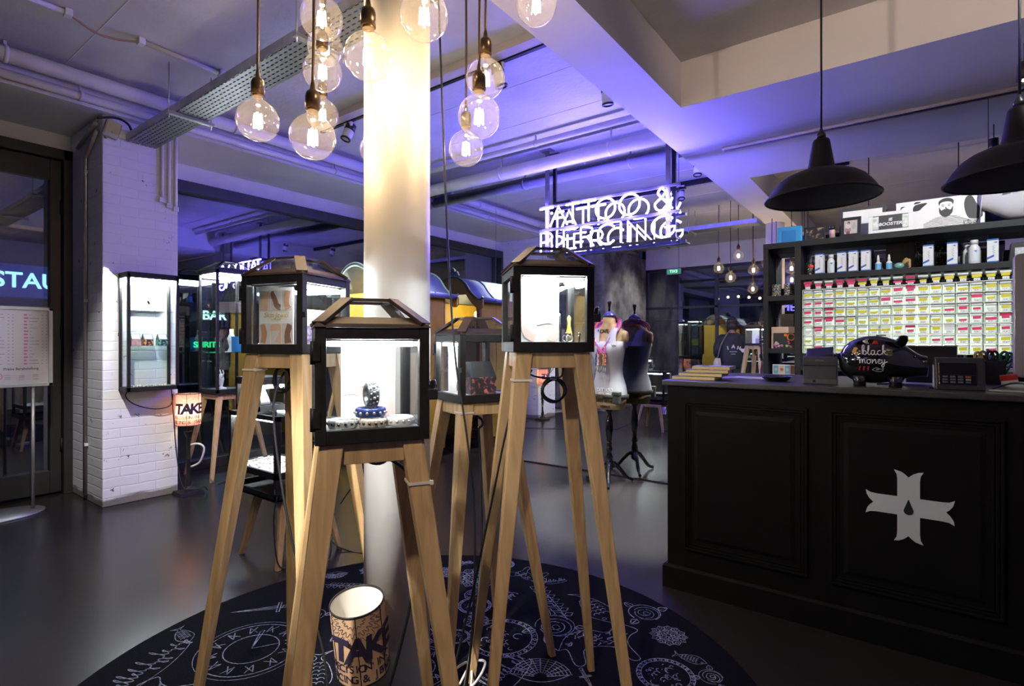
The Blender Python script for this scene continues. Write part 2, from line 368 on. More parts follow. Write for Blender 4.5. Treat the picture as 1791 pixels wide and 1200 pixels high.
# street window in the facade
b = B(); b.bx(-6.22, -6.10, 2.11, 5.03, 2.93, 3.05); b.bx(-6.22, -6.10, 2.11, 5.03, 0, 0.10); b.bx(-6.22, -6.10, 2.11, 2.17, 0.1, 2.93)
b.bx(-6.22, -6.13, 2.28, 2.31, 0.1, 2.93); b.bx(-6.22, -6.10, 4.97, 5.03, 0.1, 2.93)
w1 = struct('window_1', b, FRAMED, 0.003)
b = B(); b.bx(-6.185, -6.175, 2.17, 4.97, 0.1, 2.93); b.build('glass_pane', WINGL, w1)
# entrance door
b = B(); b.bx(-6.25, -6.08, 0.5, 0.58, 0, 3.075); b.bx(-6.25, -6.08, 1.48, 1.545, 0, 3.075); b.bx(-6.25, -6.08, 0.5, 1.545, 2.985, 3.075)
d1 = struct('door_1', b, FRAMED, 0.004)
b = B(); b.bx(-6.21, -6.13, 0.585, 0.70, 0.02, 2.98); b.bx(-6.21, -6.13, 1.395, 1.475, 0.02, 2.98); b.bx(-6.21, -6.13, 0.70, 1.395, 2.80, 2.98); b.bx(-6.21, -6.13, 0.70, 1.395, 0.02, 0.22)
lf = b.build('door_leaf', FRAMED, d1, 0.004)
b = B(); b.bx(-6.175, -6.165, 0.70, 1.395, 0.22, 2.80); b.build('glass_pane', WINGL, lf)
for z in (0.38, 1.38, 2.5):
    b = B(); b.cyl((-6.125, 1.475, z), 0.012, 0.12, 10); b.build('hinge', BLACK, d1)
# round column
b = B(); b.lathe([(0.126, 0), (0.126, 3.45)], 64, (-1.61, 1.42, 0)); struct('column', b, COLP)
# joints between the ceiling boards
b = B()
for y in (-0.4, 0.35, 1.25, 2.35, 3.55, 4.2): b.bx(-5.25, -1.73, y, y + 0.006, 3.447, 3.452)
for y in (0.2, 1.4, 2.6): b.bx(-1.38, 2.4, y, y + 0.005, 3.437, 3.442)
struct('trim_1', b, WHITEP)
# mirror wall, four columns of two sheets
edges = [XF, -3.972, -1.771, 0.43, 2.39]
names = ['first column from the street window', 'behind the neon sign and mannequin', 'behind the counter shelves', 'at the far right end']
for i in range(4):
    top = 3.45 if i < 2 else 3.098
    for z0, z1, nm in ((0.012, 1.560, 'lower'), (1.564, top, 'upper')):
        b = B(); b.bx(edges[i] + 0.002, edges[i + 1] - 0.002, YM, YM + 0.008, z0, z1)
        tag(b.build('mirror_panel', MIRROR), f'{nm} wall mirror sheet, {names[i]}', 'mirror', 'mirror sheets covering the back wall')
b = B(); b.bx(-6.15, 2.39, YM - 0.004, YM + 0.03, 0, 0.010); struct('baseboard_back', b, BLACK)
# street outside
b = B(); b.bx(-26, -6.4, -16, 24, -0.2, -0.12); struct('road', b, noisy('asphalt', (0.02, 0.02, 0.022), (0.035, 0.035, 0.04), 3, 0.7))
b = B(); b.bx(-17, -15, -16, 24, -0.12, 9); struct('wall_street', b, noisy('far_facade', (0.03, 0.032, 0.045), (0.05, 0.05, 0.065), 0.8, 0.8))
def shopsign(name, label, x, y, z, txt, size, board, letters, dims):
    t = thing(name, label, 'sign', (x, y, z))
    bb = B(); bb.bx(-0.08, 0, -dims[0] / 2, dims[0] / 2, -dims[1] / 2, dims[1] / 2); bb.build('board', board, t, 0.01)
    bb = B(); bb.text(txt, size, facing(0.012, 0, 0, 90), 0.01, bold=0.004); bb.build('lettering', letters, t)
    for s in (-1, 1):
        bb = B(); bb.bx(-0.06, -0.03, s * dims[0] * 0.4 - 0.015, s * dims[0] * 0.4 + 0.015, -z - 0.12, -dims[1] / 2); bb.build('post', BLACK, t)
shopsign('restaurant_sign', 'blue lit restaurant sign outside the glass entrance door', -9.0, 2.03, 2.13, 'RESTAURANT', 0.27, P('sign_blue', (0.01, 0.03, 0.20), 0.4, emit=(0.01, 0.04, 0.30), es=0.35), E('sign_cyan', (0.35, 0.75, 1.0), 2.2), (2.9, 0.42))
shopsign('bar_sign', 'small white lit bar sign across the street', -12.0, 5.47, 1.93, 'BAR', 0.27, P('sign_dark', (0.01, 0.012, 0.02), 0.6), E('sign_white', (0.6, 0.9, 1.0), 3.0), (0.6, 0.3))
shopsign('spirits_sign', 'green lit spirits sign below the bar sign', -12.1, 5.36, 1.31, 'SPIRITS', 0.17, P('sign_dark', (0.01, 0.012, 0.02), 0.6), E('sign_green', (0.02, 0.9, 0.25), 2.0), (0.9, 0.28))

# ---------------------------------------------------------------- ceiling services
def pipe(name, label, pts, r, m, cat='pipe', n=14, parent=None):
    b = B(); b.tube(pts, r, n)
    o = b.build(name, m, parent)
    if label: tag(o, label, cat)
    return o
def pipe_with_hangers(name, label, p, q, r, m, at, ceil):
    t = thing(name, label, 'pipe', p)
    d = V(q) - V(p)
    b = B(); b.tube([(0, 0, 0), d], r, 18); b.build('pipe_run', m, t)
    for k in at:
        c = d * k; b = B()
        b.bar((c.x, c.y, c.z + r * 0.8), (c.x, c.y, ceil - p[2]), 0.016)
        b.tube([c + V((0, 0, 0)) - d.normalized() * 0.012, c + d.normalized() * 0.012], r + 0.006, 18)
        b.build('hanger', m, t)
    return t
pipe_with_hangers('heating_pipe', 'thick white pipe along the ceiling above the street front', (-5.06, -1.6, 3.36), (-5.06, 5.0, 3.36), 0.056, PIPEP, (0.38, 0.62, 0.86), 3.45)
pipe_with_hangers('heating_pipe', 'thin white pipe tucked against the facade beam', (-5.205, -1.6, 3.275), (-5.205, 5.0, 3.275), 0.034, PIPEP, (0.45, 0.8), 3.45)
pipe_with_hangers('heating_pipe', 'thick white pipe running across in front of the mirror above the neon sign', (-6.1, 4.80, 3.25), (-1.75, 4.80, 3.25), 0.068, PIPEP, (0.2, 0.55, 0.86), 3.45)
pipe_with_hangers('heating_pipe', 'slim white pipe under the ceiling before the mirror pipe', (-6.1, 4.52, 3.37), (-1.75, 4.52, 3.37), 0.030, PIPEP, (0.3, 0.7), 3.45)
t = thing('conduit', 'white cable conduit clipped to the ceiling at upper left', 'conduit', (-4.27, 0.2, 3.43))
b = B(); b.tube([(0, -1.7, 0), (0, 0.88, 0)], 0.017, 10); b.tube([(0.0, 1.28, 0), (-0.02, 1.95, 0)], 0.017, 10); b.build('tube_run', PIPEP, t)
b = B(); b.tube(spline([(0, 0.86, 0), (-0.05, 1.0, -0.03), (-0.06, 1.12, -0.025), (0, 1.28, 0)]), 0.008, 8); b.build('cable', P('old_copper_cable', (0.35, 0.2, 0.13), 0.5), t)
for y in (0.86, 1.26, 1.8):
    b = B(); b.bx(-0.028, 0.028, y - 0.02, y + 0.02, -0.024, 0.02); b.build('clip', WPLAS, t, 0.004)
# perforated cable tray
t = thing('cable_tray', 'perforated steel cable tray hung under the ceiling from the brick pillar', 'cable tray', (-5.30, 1.70, 3.045))
b = B(); b.bx(0, 3.55, 0, 0.225, 0, 0.002); b.build('tray_bottom', PERF, t)
for y in (0, 0.222):
    b = B(); b.bx(0, 3.55, y, y + 0.003, 0, 0.062); b.build('tray_side', GALV, t)
for x in (0.95, 2.6):
    b = B(); b.bx(x - 0.02, x + 0.02, -0.05, 0.275, -0.022, -0.001); b.build('cross_bar', GALV, t)
    for y in (-0.035, 0.26):
        b = B(); b.cyl((x, y, -0.05), 0.005, 0.40, 8); b.build('threaded_rod', GALV, t)
for k, (dy, mm, cn) in enumerate(((0.022, CORDM, 'black cable along the near wall of'), (0.052, P('blue_cable', (0.02, 0.05, 0.3), 0.5), 'blue cable in'), (0.085, CORDM, 'second black cable from the near wall of'), (0.115, P('grey_cable', (0.05, 0.05, 0.055), 0.5), 'grey cable in the middle of'), (0.145, CORDM, 'black cable just beyond the middle of'), (0.178, P('brown_cable', (0.05, 0.025, 0.015), 0.5), 'brown cable in'), (0.206, CORDM, 'black cable along the far wall of'))):
    b = B(); b.tube([(0.05, dy, 0.016), (1.6, dy + 0.004, 0.016), (3.5, dy - 0.003, 0.016)], 0.0135, 8)
    tag(b.build('tray_cable', mm, loc=(-5.30, 1.70, 3.045)), cn + ' the perforated tray', 'cable', 'cables lying in the tray')
# alarm box and wires above the brick pillar, pipes on its sides
t = thing('alarm_speaker', 'beige flat box fixed at the top of the brick pillar', 'speaker', (-5.28, 1.585, 3.10))
b = B(); b.X = Mx.Rotation(R(-14), 4, 'X') @ Mx.Rotation(R(8), 4, 'Y'); b.bx(0.0, 0.05, -0.05, 0.06, -0.07, 0.07); b.build('housing', P('beige_plastic', (0.40, 0.35, 0.26), 0.5), t, 0.012)
b = B(); b.X = Mx.Rotation(R(-14), 4, 'X') @ Mx.Rotation(R(8), 4, 'Y'); b.box((0.054, 0.01, -0.02), (0.01, 0.012, 0.012)); b.build('indicator', ALU, t)
b = B(); b.tube(spline([(-5.29, 1.50, 3.17), (-5.27, 1.62, 3.205), (-5.24, 1.70, 3.17), (-5.22, 1.73, 3.07)]), 0.009, 8)
tag(b.build('power_cable', CORDM), 'thick black cable bending from pillar top into the cable tray', 'cable')
for y, z in ((1.975, 2.62), (2.03, 2.58), (2.085, 2.56)):
    t = thing('pillar_conduit', f"white painted conduit on the pillar front, {['nearest the tray', 'in the middle', 'nearest the window'][int(round((y - 1.975) / 0.055))]}", 'conduit', (-5.302, y, z))
    b = B(); b.tube([(0, 0, 0), (0, 0, 3.22 - z)], 0.013, 10); b.build('tube_run', WHITEP, t)
    b = B(); b.bx(-0.016, 0.012, -0.022, 0.022, -0.03, 0.01); b.build('end_box', WHITEP, t, 0.003)
t = thing('pillar_conduit', 'metal conduit down the shaded side of the brick pillar', 'conduit', (-5.68, 1.527, 0.05))
b = B(); b.tube([(0, 0, 0), (0, 0, 2.88), (0.10, 0, 2.93), (0.3, 0, 3.05)], 0.016, 10); b.build('tube_run', P('worn_conduit', (0.34, 0.31, 0.29), 0.45, 0.3), t)
for z in (0.42, 1.65, 2.75):
    b = B(); b.bx(-0.03, 0.03, -0.012, 0.014, z, z + 0.025); b.build('clip', PIPEP, t, 0.003)
t = thing('pillar_conduit', 'second shorter grey conduit high on the shaded pillar side', 'conduit', (-5.85, 1.52, 3.05))
b = B(); b.tube([(0, 0, 0), (0.45, 0, 0.11)], 0.016, 10); b.build('tube_run', P('worn_conduit'), t)
b = B(); b.tube([(-1.36, 5.0, 3.088), (2.3, 5.0, 3.088)], 0.016, 10)
tag(b.build('conduit', P('pinkish_conduit', (0.55, 0.47, 0.43), 0.35)), 'slim beige conduit along the top edge of the mirror at right', 'conduit')
# track in a boxed duct with two spot heads
t = thing('track_rail', 'boxed beige duct with a black lighting track across the left ceiling', 'lighting track', (-4.6, 3.08, 3.39))
b = B(); b.bx(0, 2.86, -0.10, -0.005, -0.0, 0.06); b.build('duct', P('duct_cream', (0.52, 0.47, 0.42), 0.55), t, 0.004)
b = B(); b.bx(0, 2.86, 0.0, 0.034, -0.006, 0.06); b.build('track', BLACK, t, 0.002)
def spot(label, loc, aim, dark, body):
    t = thing('spotlight', label, 'spotlight', loc, 0, 'spotlights on the lighting track')
    d = (V(aim) - V(loc)).normalized(); q = d.to_track_quat('-Z', 'Y').to_matrix().to_4x4()
    b = B(); b.bx(-0.05, 0.05, -0.016, 0.016, 0.045, 0.10); b.build('adapter', body, t, 0.004)
    b = B(); b.X = q; b.lathe([(0.001, 0.075), (0.042, 0.07), (0.046, -0.02), (0.046, -0.075)], 24); b.build('housing', body, t)
    b = B(); b.X = q; b.lathe([(0.0465, 0.075), (0.0475, 0.05), (0.0475, 0.012)], 24); b.build('heat_sink', dark, t)
    b = B(); b.X = q; b.lathe([(0.047, -0.07), (0.047, -0.085), (0.036, -0.085), (0.036, -0.07)], 24); b.build('rim', dark, t)
spot('black and white spotlight on the track left of the column', (-4.18, 3.10, 3.30), (-4.4, 2.2, 1.0), BPLAS, WPLAS)
spot('spotlight on the track right of the column, half behind a globe bulb', (-2.42, 3.10, 3.30), (-1.9, 3.9, 0), BPLAS, WPLAS)
spot('spotlight near the long beam aimed at the mannequin', (-1.95, 3.9, 3.33), (-1.9, 4.35, 0), BPLAS, WPLAS)
t = thing('track_rail', 'short black lighting track high above the counter at the top edge', 'lighting track', (-0.72, 2.75, 3.405))
b = B(); b.bx(0, 0.14, 0, 0.034, 0, 0.03); b.build('track', BLACK, t, 0.002)
b = B(); b.bx(-0.01, 0.0, -0.003, 0.037, -0.003, 0.033); b.build('end_cap', BPLAS, t)
t = thing('spotlight', 'small bright spotlight on the beam behind the right pendant shade', 'spotlight', (0.526, 4.3, 2.93))
b = B(); b.lathe([(0.001, 0.06), (0.03, 0.055), (0.034, -0.05)], 20); b.build('housing', BPLAS, t)
b = B(); b.ball((0, 0, -0.045), 0.013, 14, 10); b.build('lens', E('spot_lens', (1, 1, 1), 60), t)
b = B(); b.bar((0, 0, 0.06), (0, 0, 0.17), 0.006); b.build('stem', BLACK, t)
t = thing('exit_sign', 'small green lit exit sign on the wall header behind the camera', 'sign', (-4.2, -1.55, 2.92))
b = B(); b.bx(-0.16, 0.16, -0.05, 0.0, -0.06, 0.06); b.build('housing', WPLAS, t, 0.005)
b = B(); b.bx(-0.14, 0.14, 0.0, 0.006, -0.045, 0.045); b.build('face_panel', E('exit_green', (0.02, 0.45, 0.25), 0.8), t)
b = B(); b.text('EXIT', 0.085, facing(0, 0.008, 0, 180), 0.002); b.build('lettering', E('exit_white', (0.8, 1, 0.9), 1.6), t)

# ---------------------------------------------------------------- round rug with white line drawings
RC = V((-1.54, 1.45, 0)); RR = 1.335
RUGM = noisy('rug_pile', (0.0045, 0.0045, 0.006), (0.009, 0.009, 0.012), 160, 0.95, bump=0.5, spec=0.02)
LINE = noisy('rug_line_white', (0.08, 0.085, 0.11), (0.30, 0.31, 0.36), 70, 0.95)
b = B(); b.lathe([(RR, 0.0), (RR, 0.005), (RR - 0.006, 0.007)], 128, RC)
b.m = 1; rng = random.Random(11)
def circ(c, r, n=28, a0=0, a1=2 * PI, sy=1.0): return [V((c[0] + r * math.cos(a0 + (a1 - a0) * i / n), c[1] + sy * r * math.sin(a0 + (a1 - a0) * i / n), 0)) for i in range(n + 1)]
def motif(kind, s):
    L = []
    if kind == 'mandala':
        for k, (ri, ro, n) in enumerate(((0.12, 0.38, 8), (0.34, 0.68, 12), (0.58, 1.0, 12))):
            for i in range(n):
                a = 2 * PI * (i + 0.5 * k) / n; d = V((math.cos(a), math.sin(a), 0)); q = V((-d.y, d.x, 0)); wv = PI * ro / n * 0.95
                L.append([d * ri + q * wv * 0.5, d * (ri + ro) / 2 + q * wv, d * ro, d * (ri + ro) / 2 - q * wv, d * ri - q * wv * 0.5])
                if k: L.append([d * (ri + 0.1), d * (ri + ro) / 2 + q * wv * 0.4, d * (ro - 0.08), d * (ri + ro) / 2 - q * wv * 0.4, d * (ri + 0.1)])
        L.append(circ((0, 0), 0.12))
    elif kind == 'clock':
        L += [circ((0, 0), 1.0, 40), circ((0, 0), 0.9, 40), circ((0, 0), 0.5, 30)]
        for i in range(12):
            a = 2 * PI * i / 12; d = V((math.cos(a), math.sin(a), 0)); q = V((-d.y, d.x, 0)) * 0.07
            L += [[d * 0.6 - q, d * 0.83 + q], [d * 0.6 + q, d * 0.83 - q], [d * 0.6 + q, d * 0.83 + q]]
        L += [[V((0, 0, 0)), V((0.42, 0.25, 0))], [V((0, 0, 0)), V((-0.2, 0.6, 0)), V((-0.14, 0.66, 0)), V((0, 0, 0))]]
    elif kind == 'moth':
        for sgn in (-1, 1):
            for ln, wd, a in ((1.0, 0.2, 0.25), (0.8, 0.16, -0.2)):
                d = V((math.cos(a) * sgn, math.sin(a), 0)); q = V((-d.y, d.x, 0))
                L.append(spline([V((0, 0, 0)), d * ln * 0.5 + q * wd, d * ln, d * ln * 0.55 - q * wd, V((0, 0, 0))], 6))
                for u in (-0.5, 0, 0.5): L.append([d * 0.1, d * ln * 0.85 + q * wd * u])
        for i in range(6): L.append(circ((0, 0.2 - i * 0.11), 0.09 - i * 0.008, 10, sy=0.6))
        L += [spline([V((0.03, 0.25, 0)), V((0.15, 0.45, 0)), V((0.3, 0.5, 0))]), spline([V((-0.03, 0.25, 0)), V((-0.15, 0.45, 0)), V((-0.3, 0.5, 0))])]
    elif kind == 'shell':
        for i in range(7):
            L.append(circ((0, -0.3), 0.25 + i * 0.12, 20, 0.15, PI - 0.15))
        for i in range(11):
            a = 0.15 + (PI - 0.3) * i / 10; L.append([V((math.cos(a) * 0.2, -0.3 + math.sin(a) * 0.2, 0)), V((math.cos(a), -0.3 + math.sin(a), 0))])
        L.append(spline([V((-0.95, -0.15, 0)), V((-0.3, -0.5, 0)), V((0.3, -0.5, 0)), V((0.95, -0.15, 0))]))
    elif kind == 'fish':
        up = spline([V((-1, 0, 0)), V((-0.4, 0.42, 0)), V((0.3, 0.3, 0)), V((0.7, 0.06, 0)), V((1, 0.35, 0))]); L += [up, [V((p.x, -p.y, 0)) for p in up], [V((1, 0.35, 0)), V((0.85, 0, 0)), V((1, -0.35, 0))]]
        for i in range(6):
            for j in range(-1, 2): L.append(circ((-0.45 + i * 0.17, j * 0.16), 0.09, 8, -PI / 2, PI / 2))
        L.append(circ((-0.72, 0.08), 0.06, 10))
    elif kind == 'dagger':
        L += [[V((-1, 0, 0)), V((0.3, 0.09, 0)), V((0.3, -0.09, 0)), V((-1, 0, 0))], [V((-0.9, 0, 0)), V((0.3, 0, 0))], [V((0.3, -0.3, 0)), V((0.3, 0.3, 0)), V((0.38, 0.3, 0)), V((0.38, -0.3, 0)), V((0.3, -0.3, 0))], [V((0.38, 0.07, 0)), V((0.85, 0.07, 0)), V((0.85, -0.07, 0)), V((0.38, -0.07, 0))], circ((0.93, 0), 0.09, 12)]
        for i in range(5): L.append([V((0.42 + i * 0.09, -0.07, 0)), V((0.48 + i * 0.09, 0.07, 0))])
    elif kind == 'script':
        x = -1.0; pts = []
        while x < 1.0:
            h = rng.choice((0.2, 0.22, 0.5, 0.45, -0.3)); pts += [V((x, 0, 0)), V((x + 0.09, h, 0)), V((x + 0.02, h * 0.7, 0)), V((x + 0.08, -0.02, 0))]; x += 0.15
        L += [spline(pts, 4), spline([V((-1, -0.35, 0)), V((0, -0.45, 0)), V((0.9, -0.3, 0)), V((1.1, -0.1, 0))])]
    elif kind == 'rose':
        for i in range(5): L.append(circ((0.06 * math.cos(i * 2), 0.06 * math.sin(i * 2)), 0.14 + i * 0.16, 22, i * 1.3, i * 1.3 + 4.9))
        for a in (0.4, 2.2, 4.0):
            d = V((math.cos(a), math.sin(a), 0)); q = V((-d.y, d.x, 0)); L += [spline([d * 0.8, d * 1.0 + q * 0.2, d * 1.35, d * 1.0 - q * 0.2, d * 0.8], 4), [d * 0.8, d * 1.3]]
    elif kind == 'sprig':
        L.append(spline([V((-1, -0.3, 0)), V((0, 0, 0)), V((0.9, 0.4, 0))]))
        for i in range(7):
            c = V((-0.8 + i * 0.25, -0.23 + i * 0.1, 0))
            for sgn in (1, -1):
                d = V((0.15, 0.25 * sgn, 0)); q = V((-d.y, d.x, 0)) * 0.35; L.append([c, c + d * 0.5 + q, c + d, c + d * 0.5 - q, c])
    elif kind == 'beast':
        base = [V((-0.9, -0.2, 0)), V((-0.6, 0.3, 0)), V((-0.1, 0.45, 0)), V((0.3, 0.3, 0)), V((0.6, 0.6, 0)), V((0.95, 0.3, 0)), V((0.7, 0.1, 0)), V((0.55, -0.2, 0)), V((0.6, -0.7, 0)), V((0.4, -0.7, 0)), V((0.25, -0.25, 0)), V((-0.35, -0.2, 0)), V((-0.5, -0.7, 0)), V((-0.7, -0.7, 0)), V((-0.72, -0.2, 0))]
        L.append(spline(base + [base[0]], 4))
        for i in range(34):
            x = rng.uniform(-0.7, 0.6); y = rng.uniform(-0.15, 0.35); L.append([V((x, y, 0)), V((x + rng.uniform(-0.12, 0.12), y + rng.uniform(-0.02, 0.14), 0)), V((x + rng.uniform(-0.05, 0.2), y + 0.1, 0))])
        L.append(spline([V((-0.9, -0.2, 0)), V((-1.1, 0.2, 0)), V((-0.9, 0.6, 0)), V((-0.7, 0.55, 0))]))
    elif kind == 'medallion':
        L += [circ((0, 0), 1.0, 36), circ((0, 0), 0.84, 36)]
        for i in range(28):
            a = 2 * PI * i / 28; L.append(circ((0.92 * math.cos(a), 0.92 * math.sin(a)), 0.05, 6))
        for i in range(26):
            a, r = rng.uniform(0, 6.28), rng.uniform(0.1, 0.65); c = (r * math.cos(a), r * math.sin(a)); L.append(circ(c, rng.uniform(0.05, 0.17), 8, rng.uniform(0, 3), rng.uniform(3, 6)))
    return [[p * s for p in l] for l in L]
kinds = ['mandala', 'clock', 'moth', 'shell', 'fish', 'dagger', 'script', 'rose', 'sprig', 'beast', 'medallion']
# the large drawings that read in the photograph, then smaller ones packed around them
spots = [('mandala', -0.93, 1.63, 0.235, 0.3), ('clock', -2.33, 1.22, 0.225, 0.5), ('moth', -1.93, 0.92, 0.24, 0.3), ('medallion', -0.80, 2.12, 0.115, 0.1), ('beast', -1.13, 2.18, 0.22, 0.8), ('fish', -0.62, 1.80, 0.25, 0.9),
         ('shell', -1.22, 1.84, 0.13, 0.6), ('mandala', -2.00, 2.36, 0.13, 0.2), ('sprig', -1.50, 2.38, 0.19, 2.2), ('rose', -1.36, 2.17, 0.12, 0.1), ('script', -1.32, 1.72, 0.15, 1.6), ('sprig', -2.50, 1.85, 0.13, 0.2),
         ('dagger', -2.62, 1.45, 0.17, 0.9), ('script', -2.55, 0.92, 0.16, 2.1), ('beast', -2.28, 0.80, 0.18, 2.3), ('medallion', -1.95, 1.95, 0.12, 0), ('fish', -1.30, 2.45, 0.17, 2.6)]
done = []
for kd, x, y, s, a in spots: done.append((x, y, s)); 
tries = 0
while len(spots) < 92 and tries < 6000:
    tries += 1
    a, r = rng.uniform(0, 6.283), RR * math.sqrt(rng.uniform(0, 1)); s = rng.choice((0.16, 0.12, 0.10, 0.085, 0.07, 0.06)); x, y = RC.x + r * math.cos(a), RC.y + r * math.sin(a)
    if r + s * 1.15 > RR - 0.02: continue
    if any((x - p) ** 2 + (y - q) ** 2 < ((s + t) * 0.88) ** 2 for p, q, t in done): continue
    done.append((x, y, s)); spots.append((rng.choice(kinds), x, y, s, rng.uniform(0, 6.28)))
for kd, x, y, s, a in spots:
    b.X = Mx.Translation((x, y, 0.0078)) @ Mx.Rotation(a, 4, 'Z')
    for l in motif(kd, s): b.ribbon(l, rng.uniform(0.0024, 0.0046) * (0.8 + s * 1.6))
tag(b.build('rug', [RUGM, LINE], norm=False), 'round black rug with white tattoo style line drawings around the column', 'rug')

# ---------------------------------------------------------------- oak stands
def stool(label, h, at=0.099, ab=0.246, group='oak lantern stands around the column', wt=0.056, wb=0.026, ap=0.052):
    """four splayed tapering legs and a frame of aprons; at and ab are the leg centres at top and floor"""
    t = thing('lantern_stand', label, 'stand', (0, 0, 0), 0, group)
    for sx, sy in ((1, 1), (-1, 1), (-1, -1), (1, -1)):
        b = B()
        def sq(c, w_, z): return [(sx * c - w_ / 2, sy * c - w_ / 2, z), (sx * c + w_ / 2, sy * c - w_ / 2, z), (sx * c + w_ / 2, sy * c + w_ / 2, z), (sx * c - w_ / 2, sy * c + w_ / 2, z)]
        b.hexa(sq(ab, wb, 0.0), sq(at, wt, h)); b.build('leg', OAK, t, 0.0025)
    o = at + wt / 2 - 0.004; i = at - wt / 2 + 0.006
    for k in range(4):
        b = B(); b.X = Mx.Rotation(k * PI / 2, 4, 'Z'); b.X = b.X @ Mx.Translation((0, -at - wt * 0.12, h - ap / 2)) @ Mx.Rotation(PI / 2, 4, 'Y')
        b.bx(-ap / 2, ap / 2, -0.016, 0.016, -i, i)
        ob = b.build('apron', OAK, t, 0.002)
    return t
def lantern(name, label, W, H, Z, bar=0.026, roof=0.074, open_=0.115, group=None, strips=(0, 1, 2, 3), shelves=(), led=0.8, locks=True):
    """black metal and glass display lantern: frame, four panes, hipped glass roof, light strips, floor plate"""
    t = thing(name, label, 'display lantern', (0, 0, Z), 0, group); h = W / 2
    b = B()
    for sx in (-1, 1):
        for sy in (-1, 1): b.bx(sx * h - (bar if sx > 0 else 0), sx * h + (0 if sx > 0 else bar), sy * h - (bar if sy > 0 else 0), sy * h + (0 if sy > 0 else bar), 0.0, H)
    e = h - 0.001
    for z0, z1 in ((0.0, 0.034), (H - 0.030, H - 0.002)):
        for k in range(4):
            b.X = Mx.Rotation(k * PI / 2, 4, 'Z'); b.bx(-h + bar, h - bar, -e, -e + bar * 0.8, z0, z1)
    for k in range(4):  # added lip above the strips, keeps their light out of the roof
        b.X = Mx.Rotation(k * PI / 2, 4, 'Z'); b.bx(-h + bar, h - bar, -h + bar * 0.8, -h + bar + 0.030, H - 0.0345, H - 0.0315)
    b.X = Mx(); b.build('frame', BLACK, t, 0.0015)
    b = B(); b.bx(-h + bar * 0.6, h - bar * 0.6, -h + bar * 0.6, h - bar * 0.6, 0.024, 0.031); b.build('floor_plate', P('plate_grey', (0.30, 0.30, 0.30), 0.4), t)
    for k in range(4):
        b = B(); b.X = Mx.Rotation(k * PI / 2, 4, 'Z'); b.bx(-h + bar, h - bar, -h + 0.010, -h + 0.014, 0.034, H - 0.030); b.build('side_glass', GLASS, t)
    # roof
    q = open_ / 2; ho = h + 0.004; b = B()
    for k in range(4):
        b.X = Mx.Rotation(k * PI / 2, 4, 'Z')
        b.hexa([(-ho, -ho, H - 0.001), (ho, -ho, H - 0.001), (ho - 0.03, -ho + 0.03, H - 0.001), (-ho + 0.03, -ho + 0.03, H - 0.001)], [(-ho + 0.006, -ho + 0.006, H + 0.008), (ho - 0.006, -ho + 0.006, H + 0.008), (ho - 0.034, -ho + 0.034, H + 0.026), (-ho + 0.034, -ho + 0.034, H + 0.026)])
        a, c = V((-ho + 0.012, -ho + 0.012, H + 0.008)), V((-q, -q, H + roof)); b.bar(a, c, W * 0.14, 0.010)
        b.hexa([(-q - 0.008, -q - 0.008, H + roof - 0.006), (q + 0.008, -q - 0.008, H + roof - 0.006), (q - 0.01, -q + 0.012, H + roof - 0.006), (-q + 0.01, -q + 0.012, H + roof - 0.006)], [(-q - 0.006, -q - 0.006, H + roof + 0.003), (q + 0.006, -q - 0.006, H + roof + 0.003), (q - 0.01, -q + 0.012, H + roof + 0.003), (-q + 0.01, -q + 0.012, H + roof + 0.003)])
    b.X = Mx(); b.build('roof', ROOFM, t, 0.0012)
    b = B()
    for k in range(4):
        b.X = Mx.Rotation(k * PI / 2, 4, 'Z'); b.quad((-ho + 0.02, -ho + 0.02, H + 0.013), (ho - 0.02, -ho + 0.02, H + 0.013), (q, -q, H + roof - 0.004), (-q, -q, H + roof - 0.004))
    b.build('roof_glass', GLASS, t, norm=False)
    for k in strips:
        b = B(); b.X = Mx.Rotation(k * PI / 2, 4, 'Z'); g = h - bar - 0.012
        b.bx(-g, g, -h + bar + 0.002, -h + bar + 0.014, H - 0.048, H - 0.036)
        b.build('light_strip', E('led_strip_' + str(led), (0.90, 0.96, 1.0), 300 * led), t)
    for k, z in enumerate(shelves):
        b = B(); b.bx(-h + 0.02, h - 0.02, -h + 0.02, h - 0.02, z, z + 0.006); b.build('glass_shelf', glassy('green_edge_glass', (0.86, 0.96, 0.93)), t)
    if locks:
        for z in (H * 0.22, H * 0.78):
            b = B(); b.cyl((-h - 0.004, -h + 0.004, z - 0.028), 0.007, 0.056, 10); b.bx(-h - 0.004, -h + 0.012, -h - 0.003, -h + 0.003, z - 0.02, z + 0.02); b.build('hinge', BLACK, t)
        b = B(); b.bx(h - 0.002, h + 0.012, -h - 0.0, -h + 0.006, H * 0.45, H * 0.52); b.build('latch', BLACK, t)
    return t
def padlock(label, loc, rotz):
    t = thing('padlock', label, 'padlock', loc, rotz, 'padlocks on the lanterns')
    b = B(); b.bx(-0.013, 0.013, -0.007, 0.007, -0.034, -0.006); b.build('lock_body', BPLAS, t, 0.003)
    b = B(); b.tube([(-0.009, 0, -0.008), (-0.009, 0, 0.008)] + [(0.009 * math.cos(a), 0, 0.008 + 0.009 * math.sin(a)) for a in [PI - PI * i / 8 for i in range(1, 8)]] + [(0.009, 0, 0.008), (0.009, 0, -0.008)], 0.0024, 8); b.build('shackle', CHROME, t)
    return t
LANT = [  # stand X, Y, turn of the corner that faces the camera, stand height, stand and lantern words
    ('front', -1.186, 0.941, 373.3, 1.096), ('left', -1.906, 1.179, 332.8, 1.304), ('right', -1.055, 1.623, 360.5, 1.312), ('mid', -1.563, 1.829, 292.8, 1.092)]
SW = dict(front='lower oak stand under the lantern of bangles', left='tall oak stand under the lantern with the limb photo card', right='tall oak stand under the glaring white lantern below the neon sign', mid='lower oak stand under the lantern with the house shaped box')
